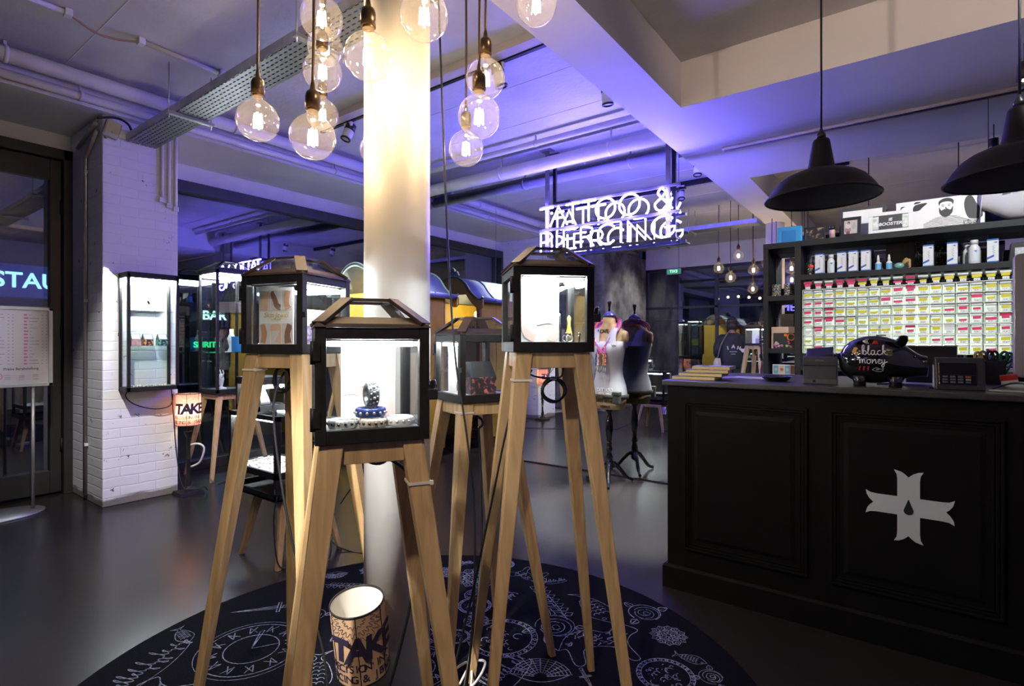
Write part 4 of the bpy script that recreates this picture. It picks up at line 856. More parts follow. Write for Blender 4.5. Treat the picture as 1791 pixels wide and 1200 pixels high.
# tall wall lantern on the pillar
def tall_parts(t, W, D, H, bar=0.022, shelves=(), closed_top=False, led=0.5, roof=True):
    b = B(); X, Y = W / 2, D / 2
    for sx in (-1, 1):
        for sy in (-1, 1): b.bx(min(sx * X, sx * (X - bar)), max(sx * X, sx * (X - bar)), min(sy * Y, sy * (Y - bar)), max(sy * Y, sy * (Y - bar)), 0, H)
    for z0, z1 in ((0, 0.035), (H - 0.035, H)):
        for sy in (-1, 1): b.bx(-X, X, min(sy * Y, sy * (Y - bar)), max(sy * Y, sy * (Y - bar)), z0, z1)
        for sx in (-1, 1): b.bx(min(sx * X, sx * (X - bar)), max(sx * X, sx * (X - bar)), -Y, Y, z0, z1)
    for a, c, e, f in ((-X + bar, X - bar, -Y + bar * 0.8, -Y + bar + 0.03), (-X + bar, X - bar, Y - bar - 0.03, Y - bar * 0.8), (-X + bar * 0.8, -X + bar + 0.03, -Y + bar, Y - bar), (X - bar - 0.03, X - bar * 0.8, -Y + bar, Y - bar)): b.bx(a, c, e, f, H - 0.038, H - 0.035)  # added ledges over the strips, block their upward light
    b.build('frame', BLACK, t, 0.0015)
    b = B(); b.bx(-X + 0.01, X - 0.01, -Y + 0.01, Y - 0.01, 0.02, 0.028); b.build('floor_plate', P('plate_dark', (0.10, 0.10, 0.10), 0.4), t)
    for a, c, e, f in ((-X + bar, X - bar, -Y + 0.008, -Y + 0.012), (-X + bar, X - bar, Y - 0.012, Y - 0.008), (-X + 0.008, -X + 0.012, -Y + bar, Y - bar), (X - 0.012, X - 0.008, -Y + bar, Y - bar)):
        b = B(); b.bx(a, c, e, f, 0.035, H - 0.035); b.build('side_glass', GLASS, t)
    for z in shelves:
        b = B(); b.bx(-X + 0.014, X - 0.014, -Y + 0.014, Y - 0.014, z, z + 0.006); b.build('glass_shelf', glassy('green_edge_glass', (0.86, 0.96, 0.93)), t)
    lm = E('led_strip_' + str(led), (0.90, 0.96, 1.0), 300 * led)
    for e, f in ((-Y + bar + 0.002, -Y + bar + 0.016), (Y - bar - 0.016, Y - bar - 0.002)):
        b = B(); b.bx(-X + bar + 0.01, X - bar - 0.01, e, f, H - 0.062, H - 0.039); b.build('light_strip', lm, t)
    for e, f in ((-X + bar + 0.002, -X + bar + 0.016), (X - bar - 0.016, X - bar - 0.002)):
        b = B(); b.bx(e, f, -Y + bar + 0.02, Y - bar - 0.02, H - 0.062, H - 0.039); b.build('light_strip', lm, t)
    if roof:
        q = 0.35; rh = 0.10; b = B(); g = B()
        cs = [(-X - 0.004, -Y - 0.004), (X + 0.004, -Y - 0.004), (X + 0.004, Y + 0.004), (-X - 0.004, Y + 0.004)]
        for k in range(4):
            (x0, y0), (x1, y1) = cs[k], cs[(k + 1) % 4]
            b.bar((x0 * 0.985, y0 * 0.985, H + 0.012), (x0 * q, y0 * q, H + rh), 0.03, 0.01); b.bar((x0 * 0.97, y0 * 0.97, H + 0.010), (x1 * 0.97, y1 * 0.97, H + 0.010), 0.026, 0.02); b.bar((x0 * q, y0 * q, H + rh), (x1 * q, y1 * q, H + rh), 0.02, 0.01)
            g.quad((x0 * 0.97, y0 * 0.97, H + 0.016), (x1 * 0.97, y1 * 0.97, H + 0.016), (x1 * q, y1 * q, H + rh), (x0 * q, y0 * q, H + rh))
        b.build('roof', BLACK, t); g.build('roof_glass', GLASS, t, norm=False)
    else:
        b = B(); b.bx(-X, X, -Y, Y, H, H + 0.012); b.build('top_plate', BLACK, t, 0.002)
    b = B(); b.bx(-X - 0.012, -X, -Y - 0.002, -Y + 0.006, H * 0.47, H * 0.50); b.build('latch', BLACK, t)
t = thing('wall_lantern', 'tall black glass case fixed to the brick pillar', 'display case', (-5.215, 1.847, 0.95)); tall_parts(t, 0.20, 0.385, 0.972, 0.022, (0.37, 0.665), led=1.8, roof=False)
plain_card('white picture card at the top of the case on the brick pillar', (-5.29, 1.845, 1.625), R(90), 0.27, 0.20, [(-0.01, 0.09, 0.05, 2, 4), (0.03, 0.06, 0.03, 3, 1)])
for i, y in enumerate((1.735, 1.825, 1.935)):
    housebox(f"{['pinkish', 'orange flowered', 'green flowered'][i]} house shaped gift box, {['first', 'second', 'third'][i]} on the pillar case shelf", (-5.20, y, 1.327), R(90), 0.072, 0.062, 0.052, 0.048, [noisy('pink_print', (0.40, 0.20, 0.18), (0.55, 0.35, 0.32), 40, 0.5), noisy('orange_flower_print', (0.02, 0.015, 0.04), (0.75, 0.33, 0.04), 60, 0.5, lo=0.5, hi=0.6), noisy('green_flower_print', (0.015, 0.015, 0.06), (0.15, 0.50, 0.25), 60, 0.5, lo=0.5, hi=0.62)][i], BPLAS, 'gift boxes in the pillar case', 'gift_box', True)
b = B(); rg = random.Random(5)
for k in range(130): b.ball((rg.uniform(-0.07, 0.07), rg.uniform(-0.15, 0.15), rg.uniform(0.004, 0.012)), rg.uniform(0.003, 0.007), 6, 4)
tag(b.build('jewellery', [JEW], loc=(-5.21, 1.84, 0.979)), 'loose jewellery spread over the floor of the pillar case', 'jewellery', kind='stuff')
for k in range(5):
    b = B(); b.tube([(0.010 * math.cos(2 * PI * i / 14), 0, 0.012 + 0.010 * math.sin(2 * PI * i / 14)) for i in range(14)], 0.0025, 6, True)
    tag(b.build('earring', SILV, loc=(-5.17 + 0.004 * k, 1.72 + 0.05 * k, 1.622)), 'small ring on the upper shelf of the pillar case', 'jewellery', 'rings on the upper shelf of the pillar case')
cord('power_cable', 'black cable hanging in a curve below the pillar case to the glowing lamp', [(-5.25, 1.70, 0.955), (-5.26, 1.69, 0.90), (-5.27, 1.76, 0.83), (-5.26, 1.90, 0.78), (-5.25, 2.02, 0.80), (-5.27, 2.05, 0.90)], 0.0045)
cord('power_cable', 'thin black cable from the pillar case to the floor behind the glowing lamp', [(-5.28, 2.04, 0.95), (-5.285, 2.06, 0.7), (-5.27, 2.08, 0.35), (-5.20, 2.10, 0.08), (-5.13, 2.17, 0.05), (-5.10, 2.24, 0.06), (-5.13, 2.28, 0.015)], 0.0045)

# ---------------------------------------------------------------- display lanterns by the street window
def tall_lantern(label, x, y, W, H, z0, led, shelves, slab):
    s = stool(slab, z0 - 0.02, W / 2 - 0.05, W / 2 + 0.09, 'oak stands by the street window', 0.05, 0.03, 0.05); place(s, (x, y, 0))
    t = thing('tall_lantern', label, 'display lantern', (x, y, z0), 0, 'tall lanterns by the street window'); b = B(); b.bx(-W / 2, W / 2, -W / 2, W / 2, -0.019, 0.0); b.build('base_plate', BLACK, t)
    tall_parts(t, W, W, H, 0.024, shelves, led=led); return t
tall_lantern('tall black glass lantern by the window with a blue box on its shelf', -5.72, 2.74, 0.40, 1.235, 0.85, 0.8, (0.40, 0.80), 'oak stand under the tall lantern nearest the brick pillar')
tall_lantern('tall black glass lantern in the far corner beside the yellow kiosk', -5.66, 4.28, 0.40, 1.24, 0.85, 0.8, (0.42, 0.80), 'oak stand in the far window corner beside the kiosk')
t = thing('gift_box', 'bright blue box on the lower shelf of the tall window lantern', 'box', (-5.66, 2.84, 1.257), R(30)); b = B(); b.box((0, 0, 0.075), (0.14, 0.08, 0.15)); b.build('box_body', P('bright_blue', (0.01, 0.20, 0.60), 0.4), t, 0.003); b = B(); b.box((0, 0, 0.155), (0.144, 0.084, 0.012)); b.build('lid', P('bright_blue'), t)
t = thing('gift_box', 'dark brown box on the upper shelf of the tall window lantern', 'box', (-5.63, 2.72, 1.657), R(30)); b = B(); b.box((0, 0, 0.05), (0.20, 0.10, 0.10)); b.build('box_body', P('dark_box', (0.05, 0.035, 0.04), 0.4), t, 0.003); b = B(); b.box((0, 0, 0.106), (0.204, 0.104, 0.012)); b.build('lid', P('dark_box'), t)
t = thing('display_bust', 'small white jewellery bust behind the blue box', 'ornament', (-5.80, 2.82, 1.257)); b = B(); b.lathe([(0.06, 0), (0.05, 0.02), (0.03, 0.05), (0.045, 0.10), (0.06, 0.14), (0.03, 0.19), (0.028, 0.24)], 18, sx=1, sy=0.6); b.build('bust', WPLAS, t); b = B(); b.cyl((0, 0, -0.001), 0.062, 0.006, 18); b.build('foot', WPLAS, t)
t = thing('display_hand', 'white ring display on the floor of the tall window lantern', 'ornament', (-5.60, 2.62, 0.879)); b = B(); b.lathe([(0.05, 0), (0.05, 0.02), (0.012, 0.03), (0.022, 0.07), (0.028, 0.11), (0.015, 0.16)], 16); b.build('stem', WPLAS, t)
for k in range(2):
    b = B(); b.tube([(0.02 - 0.04 * k, 0, 0.12), (0.03 - 0.06 * k, 0.01, 0.17), (0.03 - 0.06 * k, 0.0, 0.20)], [0.008, 0.007, 0.005], 8); b.build('prong', WPLAS, t)
t = thing('gift_box', 'yellow green flowered box in the far corner lantern', 'box', (-5.62, 4.2, 1.277)); b = B(); b.box((0, 0, 0.09), (0.2, 0.14, 0.18)); b.build('box_body', noisy('yellow_green_print', (0.45, 0.50, 0.05), (0.75, 0.70, 0.25), 25, 0.5), t, 0.003); b = B(); b.box((0, 0, 0.186), (0.204, 0.144, 0.014)); b.build('lid', P('lid_white', (0.7, 0.7, 0.65), 0.5), t)
# low double case
LS = stool('low oak stand carrying the open tray and the wide glass case', 0.40, 0.135, 0.215, None, 0.046, 0.028, 0.04); place(LS, (-3.235, 1.955, 0))
t = thing('display_case', 'wide black glass case lit over jewellery, behind the left stand', 'display case', (-3.335, 1.91, 0.40))
X0, X1, Y0, Y1 = -0.27, 0.305, -0.175, 0.175
b = B()
for s_ in ((X0, X1, Y0, Y0 + 0.02), (X0, X1, Y1 - 0.02, Y1), (X0, X0 + 0.02, Y0, Y1), (X1 - 0.02, X1, Y0, Y1)): b.bx(*s_, 0.0, 0.04)
b.bx(X0, X1, Y0, Y1, 0.0, 0.012); b.build('lower_tray', BLACK, t, 0.002)
for x in (X0, X1 - 0.03):
    for y in (Y0, Y1 - 0.03):
        b = B(); b.bx(x, x + 0.03, y, y + 0.03, 0.04, 0.51); b.build('post', BLACK, t)
b = B()
for s_ in ((X0, X1, Y0, Y0 + 0.02), (X0, X1, Y1 - 0.02, Y1), (X0, X0 + 0.02, Y0, Y1), (X1 - 0.02, X1, Y0, Y1)): b.bx(*s_, 0.13, 0.17); b.bx(*s_, 0.48, 0.51)
b.build('frame', BLACK, t, 0.0015)
b = B(); b.bx(X0 + 0.01, X1 - 0.01, Y0 + 0.01, Y1 - 0.01, 0.155, 0.162); b.build('floor_plate', P('plate_light', (0.62, 0.63, 0.62), 0.4), t)
for a in ((X0 + 0.03, X1 - 0.03, Y0 + 0.008, Y0 + 0.012, 0.17, 0.48), (X0 + 0.03, X1 - 0.03, Y1 - 0.012, Y1 - 0.008, 0.17, 0.48), (X0 + 0.008, X0 + 0.012, Y0 + 0.03, Y1 - 0.03, 0.17, 0.48), (X1 - 0.012, X1 - 0.008, Y0 + 0.03, Y1 - 0.03, 0.17, 0.48), (X0 + 0.02, X1 - 0.02, Y0 + 0.02, Y1 - 0.02, 0.50, 0.506)):
    b = B(); b.bx(*a); b.build('side_glass', GLASS, t)
for y in (Y0 + 0.024, Y1 - 0.036):
    b = B(); b.bx(X0 + 0.04, X1 - 0.04, y, y + 0.012, 0.468, 0.478); b.build('light_strip', E('led_strip_0.7', (0.90, 0.96, 1.0), 210), t)
b = B(); b.bx(X1 - 0.004, X1 + 0.01, Y0 - 0.012, Y0, 0.05, 0.085); b.build('latch', CHROME, t)
b = B()
for k in range(90): b.ball((rg.uniform(-0.24, 0.27), rg.uniform(-0.14, 0.14), rg.uniform(0.003, 0.010)), rg.uniform(0.004, 0.011), 7, 5, (1, 1, 0.6))
tag(b.build('jewellery', JEW, loc=(-3.335, 1.91, 0.563)), 'pale shells and jewellery spread inside the wide lit case', 'jewellery', kind='stuff')
t = thing('display_case', 'small dark glass cube standing on the wide jewellery case', 'display case', (-3.46, 1.885, 0.912)); tall_parts(t, 0.27, 0.22, 0.205, 0.024, led=0.08, roof=False)
padlock('small padlock on the corner of the dark glass cube', (-3.315, 1.765, 1.0), R(10))
t = thing('display_bust', 'pale folded cloth display in the glass cube', 'ornament', (-3.46, 1.885, 0.941)); b = B(); b.lathe([(0.05, 0), (0.045, 0.03), (0.02, 0.09), (0.012, 0.12)], 14); b.build('cone', WPLAS, t); b = B(); b.cyl((0, 0, 0.0), 0.055, 0.005, 16); b.build('foot', BPLAS, t)
t = thing('power_adapter', 'white plug adapter hanging below the low case', 'adapter', (-3.04, 2.06, 0.31), R(30)); b = B(); b.bx(-0.03, 0.03, -0.02, 0.02, -0.05, 0.06); b.build('housing', WPLAS, t, 0.008); b = B(); b.cyl((0, 0, 0.06), 0.006, 0.08, 8); b.build('cable_end', CORDM, t)
cord('power_cable', 'black cable dropping from the low case latch to the floor', [(-3.02, 1.735, 0.44), (-3.03, 1.72, 0.3), (-3.01, 1.73, 0.06), (-2.98, 1.78, 0.008), (-2.9, 1.9, 0.008)], 0.0042)
cord('power_cable', 'black cable looping on the floor behind the low case', [(-3.0, 2.16, 0.30), (-2.90, 2.22, 0.42), (-2.78, 2.26, 0.20), (-2.80, 2.22, 0.02), (-2.96, 2.16, 0.01), (-3.06, 2.10, 0.09), (-3.0, 2.06, 0.2), (-2.92, 2.02, 0.01), (-3.1, 1.9, 0.008)], 0.0045)
cord('power_cable', 'black cable on the floor along the street window', [(-5.3, 2.45, 0.008), (-5.55, 2.9, 0.008), (-5.4, 3.2, 0.008), (-4.6, 2.9, 0.008), (-3.7, 2.3, 0.008), (-3.4, 2.1, 0.3), (-3.4, 2.09, 0.45)], 0.0045)
t = thing('power_strip', 'white power strip on the floor by the low stand', 'power strip', (-2.93, 1.86, 0.0), R(40)); b = B(); b.bx(-0.10, 0.10, -0.025, 0.025, 0, 0.035); b.build('housing', WPLAS, t, 0.006)
for k in range(3):
    b = B(); b.cyl((-0.06 + 0.06 * k, 0, 0.0345), 0.018, 0.003, 16); b.build('socket', P('socket_grey', (0.4, 0.4, 0.4), 0.5), t)

# ---------------------------------------------------------------- yellow kiosk with wavy green roof (seen in the mirror past the column)
t = thing('kiosk', 'yellow wooden kiosk with curved grey green roof in the mirror corner', 'kiosk', (-4.88, 4.41, 0))
YEL = noisy('kiosk_yellow', (0.55, 0.33, 0.02), (0.70, 0.45, 0.05), 4, 0.5); OCH = P('kiosk_ochre', (0.35, 0.19, 0.05), 0.5); GRN = noisy('kiosk_roof', (0.26, 0.32, 0.30), (0.40, 0.46, 0.43), 3, 0.4); DGR = P('roof_edge', (0.05, 0.08, 0.075), 0.5)
b = B(); b.bx(-0.40, 0.40, -0.62, 0.27, 0.10, 1.0); b.bx(-0.40, -0.34, -0.62, 0.27, 1.0, 1.9); b.bx(0.34, 0.40, -0.62, 0.27, 1.0, 1.9); b.bx(-0.40, 0.40, -0.62, -0.58, 1.0, 1.9); b.build('body', YEL, t, 0.004)
for sx in (-1, 1):
    b = B(); b.bx(sx * 0.36 - 0.03, sx * 0.36 + 0.03, 0.24, 0.30, 0.10, 1.92); b.build('corner_post', OCH, t, 0.004)
    b = B(); b.bx(sx * 0.36 - 0.03, sx * 0.36 + 0.03, -0.2, 0.2, 0, 0.1); b.build('foot', DGR, t)
b = B(); b.bx(-0.42, 0.42, 0.20, 0.38, 1.0, 1.03); b.build('counter_board', OCH, t, 0.003)
prof = [(-0.52, 1.93), (-0.47, 1.90), (-0.40, 1.93), (-0.30, 2.02), (-0.22, 2.12), (-0.12, 2.19), (0, 2.215), (0.12, 2.19), (0.22, 2.12), (0.30, 2.02), (0.40, 1.93), (0.47, 1.90), (0.52, 1.93)]
sp = [(p.x, p.y) for p in spline([V((x, z, 0)) for x, z in prof], 4)]
b = B(); b.loft([[(x, -0.72, z) for x, z in sp] + [(x, -0.72, z - 0.03) for x, z in sp[::-1]], [(x, 0.38, z) for x, z in sp] + [(x, 0.38, z - 0.03) for x, z in sp[::-1]]]); b.build('roof', GRN, t)
b = B(); b.loft([[(x, 0.375, z - 0.028) for x, z in sp] + [(x, 0.375, min(z - 0.06, 1.98) if abs(x) < 0.25 else z - 0.12) for x, z in sp[::-1]], [(x, 0.40, z - 0.028) for x, z in sp] + [(x, 0.40, min(z - 0.06, 1.98) if abs(x) < 0.25 else z - 0.12) for x, z in sp[::-1]]], smooth=False); b.build('gable_board', OCH, t)
b = B(); b.tube([(x, 0.39, z + 0.006) for x, z in sp], 0.012, 8); b.tube([(x, -0.72, z + 0.006) for x, z in sp], 0.012, 8); b.tube([(x, 0.0, z + 0.004) for x, z in sp], 0.012, 8); b.build('roof_trim', DGR, t)
b = B()
for k in range(16): b.ball((rg.uniform(-0.05, 0.05), 0.36 + rg.uniform(-0.02, 0.02), 2.23 + rg.uniform(0, 0.10)), rg.uniform(0.018, 0.034), 8, 6)
b.build('finial', DGR, t)
t = thing('gift_box', 'white lettered box inside the yellow kiosk', 'box', (-4.83, 4.45, 1.031), R(180)); b = B(); b.bx(-0.12, 0.12, -0.06, 0.06, 0, 0.62); b.build('box_body', WPLAS, t, 0.003); b = B(); b.text('PULP!', 0.07, facing(0, -0.062, 0.52), 0.001); b.build('lettering', INKB, t)
b = B(); b.bx(-0.122, 0.122, -0.062, 0.062, 0.62, 0.64); b.build('lid', WPLAS, t)
t = thing('gift_box', 'blue white patterned box on the kiosk counter board', 'box', (-5.12, 4.50, 1.031), R(180)); b = B(); b.bx(-0.10, 0.10, -0.05, 0.05, 0, 0.30); b.build('box_body', noisy('blue_white_print', (0.05, 0.08, 0.25), (0.7, 0.7, 0.75), 18, 0.5, lo=0.45, hi=0.55), t, 0.003); b = B(); b.bx(-0.102, 0.102, -0.052, 0.052, 0.30, 0.315); b.build('lid', P('lid_yellow', (0.7, 0.5, 0.05), 0.5), t)
lamp('kiosk_light', 'POINT', (-4.88, 4.3, 1.75), 7, (1.0, 0.85, 0.6), 0.04)

# ---------------------------------------------------------------- mannequin in front of the mirror
MX, MY = -2.345, 4.735
t = thing('mannequin_stand', 'tailor bust in a pale tank top on a black turned tripod', 'mannequin', (MX, MY, 0), R(-4))
CORK = noisy('cork_linen', (0.38, 0.25, 0.12), (0.52, 0.36, 0.19), 16, 0.8)
TANK = noisy('pale_jersey', (0.38, 0.37, 0.40), (0.43, 0.42, 0.45), 6, 0.85, bump=0.3, bscale=9)
def ell(cx, cy, rx, ry, z, n=32, p=2.0): return [(cx + rx * math.copysign(abs(math.cos(2 * PI * k / n)) ** (2 / p), math.cos(2 * PI * k / n)), cy + ry * math.copysign(abs(math.sin(2 * PI * k / n)) ** (2 / p), math.sin(2 * PI * k / n)), z) for k in range(n)]
bust = [(0.72, 0.155, 0.105, 0), (0.78, 0.168, 0.112, 0), (0.86, 0.172, 0.115, 0), (0.94, 0.158, 0.105, 0), (1.04, 0.128, 0.090, 0), (1.10, 0.124, 0.088, -.004), (1.17, 0.134, 0.098, -.010), (1.25, 0.150, 0.115, -.018), (1.31, 0.160, 0.118, -.018), (1.37, 0.170, 0.104, -.006), (1.42, 0.178, 0.090, 0.004), (1.46, 0.168, 0.078, 0.008), (1.495, 0.120, 0.068, 0.010), (1.52, 0.074, 0.060, 0.006), (1.55, 0.060, 0.058, 0.0), (1.62, 0.055, 0.055, -0.004)]
def brings(lo, hi, off, n=36):
    """rings of the bust between two heights, pushed outward by off, bust points bulged at the front"""
    out = []; zs = sorted({lo, hi} | {z for z, *_ in bust if lo < z < hi})
    for z in zs:
        k = max(i for i in range(len(bust) - 1) if bust[i][0] <= z + 1e-9); a, c = bust[k], bust[k + 1]; u = (z - a[0]) / (c[0] - a[0])
        rx, ry, cy = (a[i] + (c[i] - a[i]) * u for i in (1, 2, 3)); ring_ = []
        for x, y, _ in ell(0, cy, rx + off, ry + off, z, n, 2.25):
            if y < 0: y -= 0.028 * math.exp(-((z - 1.27) / 0.055) ** 2) * math.exp(-((abs(x) - 0.075) / 0.05) ** 2)
            ring_.append((x, y, z))
        out.append(ring_)
    return out
b = B(); b.loft(brings(0.72, 1.62, 0.0)); b.build('torso', CORK, t)
b = B()
for s in (-1, 1): b.loft([[(s * xx, 0.004 + r * 0.85 * math.cos(2 * PI * k / 20), 1.405 + r * 1.1 * math.sin(2 * PI * k / 20)) for k in range(20)] for xx, r in ((0.12, 0.062), (0.172, 0.058), (0.188, 0.050), (0.194, 0.03))])
b.build('shoulder_cap', CORK, t)
b = B(); b.loft(brings(0.845, 1.365, 0.006) , True, False, False)
nf = 36
for s in (-1, 1):          # straps over the shoulders
    for a0 in (0,):
        st_ = [(s * 0.085, -0.128, 1.325), (s * 0.088, -0.112, 1.39), (s * 0.092, -0.078, 1.455), (s * 0.096, -0.02, 1.503), (s * 0.092, 0.05, 1.495), (s * 0.080, 0.092, 1.44), (s * 0.070, 0.112, 1.37), (s * 0.065, 0.128, 1.315)]
        sp_ = spline([V(p) for p in st_], 4); ws = [0.062 - 0.034 * math.sin(PI * i / (len(sp_) - 1)) for i in range(len(sp_))]
        b.loft([[(p.x - w_, p.y, p.z - 0.010), (p.x + w_, p.y, p.z - 0.010), (p.x + w_, p.y + (0.004 if p.y > 0 else -0.004), p.z + 0.004), (p.x - w_, p.y + (0.004 if p.y > 0 else -0.004), p.z + 0.004)] for p, w_ in zip(sp_, ws)])
top_ = b.build('tank_top', TANK, t)
k_ = top_.modifiers.new('thick', 'SOLIDIFY'); k_.thickness = 0.003
b = B()
def on_front(x, z, off):
    return V((x, -0.112 - off, z))
b.text('TATTOO', 0.044, facing(0.02, -0.1235, 0.905), 0.002, bold=0.002); b.text('PIERCING', 0.030, facing(0.02, -0.1235, 0.872), 0.002, bold=0.001); b.build('lettering', P('tank_print', (0.78, 0.78, 0.80), 0.7), t)
b = B(); b.text('LOVE', 0.05, facing(-0.02, -0.079, 1.46), 0.004, bold=0.001); b.text('VELVET ROSE', 0.034, facing(-0.01, -0.1165, 0.80), 0.003, bold=0.001); b.text('VISIBLE', 0.034, facing(0.02, -0.113, 0.745), 0.003, bold=0.001); b.build('printed_words', P('torso_print', (0.03, 0.02, 0.01), 0.7), t)
b = B(); b.lathe([(0.066, 1.60), (0.062, 1.62), (0.028, 1.645), (0.014, 1.655)], 28); b.build('neck_cap', P('cap_blue', (0.03, 0.03, 0.16), 0.3), t)
b = B(); b.lathe([(0.012, 1.652), (0.010, 1.68), (0.016, 1.725), (0.021, 1.745), (0.012, 1.757)], 18); b.build('finial', BGLOSS, t)
b = B(); b.lathe([(0.03, 0.715), (0.034, 0.70), (0.018, 0.685), (0.022, 0.66), (0.035, 0.60), (0.037, 0.52), (0.024, 0.41), (0.018, 0.395), (0.028, 0.385), (0.018, 0.37), (0.03, 0.34), (0.034, 0.325), (0.018, 0.30), (0.036, 0.255), (0.036, 0.245), (0.026, 0.24), (0.036, 0.225), (0.036, 0.14), (0.02, 0.12)], 24, cap=True); b.build('pole', BGLOSS, t)
for k in range(3):
    a = R(-62 + 120 * k); d = V((math.cos(a), math.sin(a), 0)); b = B()
    b.tube(spline([d * 0.02 + V((0, 0, 0.19)), d * 0.06 + V((0, 0, 0.185)), d * 0.12 + V((0, 0, 0.125)), d * 0.19 + V((0, 0, 0.045)), d * 0.26 + V((0, 0, 0.016))], 6), [0.022] * 6 + [0.021] * 6 + [0.019] * 6 + [0.016] * 7, 10); b.build('leg', BGLOSS, t)
def mloc(p): q = Mx.Rotation(R(-4), 3, 'Z') @ V(p); return (MX + q.x, MY + q.y, q.z)
NK = [('yellow', (0.75, 0.60, 0.02)), ('hot pink', (0.75, 0.04, 0.22)), ('royal blue', (0.03, 0.06, 0.40)), ('magenta', (0.55, 0.03, 0.30)), ('orange', (0.80, 0.22, 0.03)), ('purple', (0.22, 0.06, 0.35))]
for i, (cn, cc) in enumerate(NK):
    dx = -0.055 + 0.022 * i; o = 0.0125 * i; n_ = thing('bead_necklace', f'{cn} cord necklace with bead pendant hung round the bust', 'necklace', (MX, MY, 0), R(-4), 'necklaces on the mannequin')
    b = B(); b.tube(spline([(dx - 0.008, -0.150 - o * 0.3, 1.245), (-0.080, -0.128, 1.36), (-0.082 - o, -0.060, 1.47), (-0.070 - o, 0.00, 1.522 + o * 0.6), (-0.03, 0.070, 1.535 + o), (0.03, 0.070, 1.535 + o), (0.070 + o, 0.00, 1.522 + o * 0.6), (0.075 + o, -0.060, 1.47), (0.052, -0.128, 1.36), (dx + 0.008, -0.150 - o * 0.3, 1.245)], 6), 0.0065, 6); b.build('cord_loop', P('cord_' + cn.replace(' ', '_'), cc, 0.6), n_)
    b = B()
    for k in range(7): b.ball((dx + 0.003 * math.sin(k * 2), -0.151 - o * 0.3, 1.24 - k * 0.016), 0.0085, 8, 6)
    b.build('beads', [P('bead_' + str(i), [(0.05, 0.08, 0.4), (0.75, 0.7, 0.6), (0.5, 0.1, 0.08), (0.1, 0.1, 0.1), (0.75, 0.5, 0.1), (0.7, 0.15, 0.1)][i], 0.3)], n_)
    b = B(); b.lathe([(0.001, -0.05), (0.009, -0.035), (0.004, 0), (0.001, 0.004)], 8, (dx, -0.151 - o * 0.3, 1.13 - 0.008 * (i % 3)), sy=0.5); b.build('pendant', SILV, n_)
t = thing('tool_belt', 'dark olive belt with pouch strapped round the bust hips', 'belt', (MX, MY, 0), R(-4)); OLV = noisy('olive_leather', (0.025, 0.022, 0.016), (0.045, 0.04, 0.028), 20, 0.6)
b = B(); b.loft([ell(0, 0, 0.172 + 0.018, 0.115 + 0.018, 0.822, 36, 2.25), ell(0, 0, 0.192, 0.136, 0.824, 36, 2.25), ell(0, 0, 0.194, 0.138, 0.862, 36, 2.25), ell(0, 0, 0.19, 0.133, 0.864, 36, 2.25)], True, False, False); b.build('strap', OLV, t)
b = B(); b.bx(0.115, 0.185, -0.145, -0.095, 0.78, 0.89); b.build('pouch', OLV, t, 0.008); b = B(); b.bx(0.113, 0.187, -0.150, -0.093, 0.86, 0.895); b.build('pouch_flap', OLV, t, 0.006)
b = B(); b.bx(-0.195, -0.12, -0.14, -0.07, 0.72, 0.87); b.build('pouch', OLV, t, 0.008)
b = B(); b.bx(-0.03, 0.02, -0.147, -0.139, 0.825, 0.86); b.build('buckle', BRASS, t, 0.003)

# ---------------------------------------------------------------- neon sign
NEON = E('neon_violet', (0.15, 0.12, 1.0), 230)
NY = 4.92
t = thing('neon_sign', 'violet white neon sign reading tattoo & piercing, hung before the mirror', 'neon sign', (-2.5, NY, 2.6))
def st(ch):
    T = {'T': [[(0, 1), (1, 1)], [(.5, 1), (.5, 0)]], 'A': [[(0, 0), (.5, 1), (1, 0)], [(.2, .4), (.8, .4)]], 'I': [[(.5, 0), (.5, 1)]], 'E': [[(1, 1), (0, 1), (0, 0), (1, 0)], [(0, .52), (.75, .52)]],
         'N': [[(0, 0), (0, 1), (1, 0), (1, 1)]], 'P': [[(0, 0), (0, 1), (.55, 1), (.85, .93), (1, .76), (.85, .58), (.55, .5), (0, .5)]], 'R': [[(0, 0), (0, 1), (.5, 1), (.85, .93), (.95, .76), (.85, .58), (.5, .5), (0, .5)], [(.5, .5), (1, 0)]]}
    if ch in T: return T[ch]
    arc = lambda a0, a1, n=24: [(0.5 + 0.5 * math.cos(R(a0 + (a1 - a0) * i / n)), 0.5 + 0.5 * math.sin(R(a0 + (a1 - a0) * i / n))) for i in range(n + 1)]
    if ch == 'O': return [arc(100, 455)]
    if ch == 'C': return [arc(42, 318)]
    if ch == 'G': return [arc(42, 330) + [(0.96, .46), (.55, .46)]]
    return [[(p.x, p.y) for p in spline([V(q + (0,)) for q in ((1, 0), (.55, .45), (.22, .78), (.4, 1), (.62, .80), (.42, .58), (.05, .3), (.2, .02), (.55, 0), (.85, .25), (1.0, .5))], 6)]]
for word, z0, z1 in (([('T', 945, 967.5), ('A', 962, 992), ('T', 990, 1014), ('T', 1017, 1042), ('O', 1042, 1076), ('O', 1083, 1119), ('&', 1144, 1176)], 2.605, 2.808), ([('P', 946, 966), ('I', 970, 978), ('E', 986, 1007), ('R', 1016, 1038), ('C', 1046, 1078), ('I', 1082, 1090), ('N', 1098, 1129), ('G', 1140, 1182)], 2.345, 2.545)):
    for ch, p0, p1 in word:
        x0, x1 = fx(p0, NY), fx(p1, NY); b = B()
        for s in st(ch): b.tube([(x0 + (x1 - x0) * u + 2.5, 0, z0 + (z1 - z0) * q - 2.6) for u, q in s], 0.0092, 8)
        b.build('neon_letter', NEON, t)
RAIL = noisy('painted_rail', (0.10, 0.10, 0.11), (0.14, 0.14, 0.15), 10, 0.4)
xa, xb = fx(944, NY) - 0.02, fx(1184, NY) + 0.02
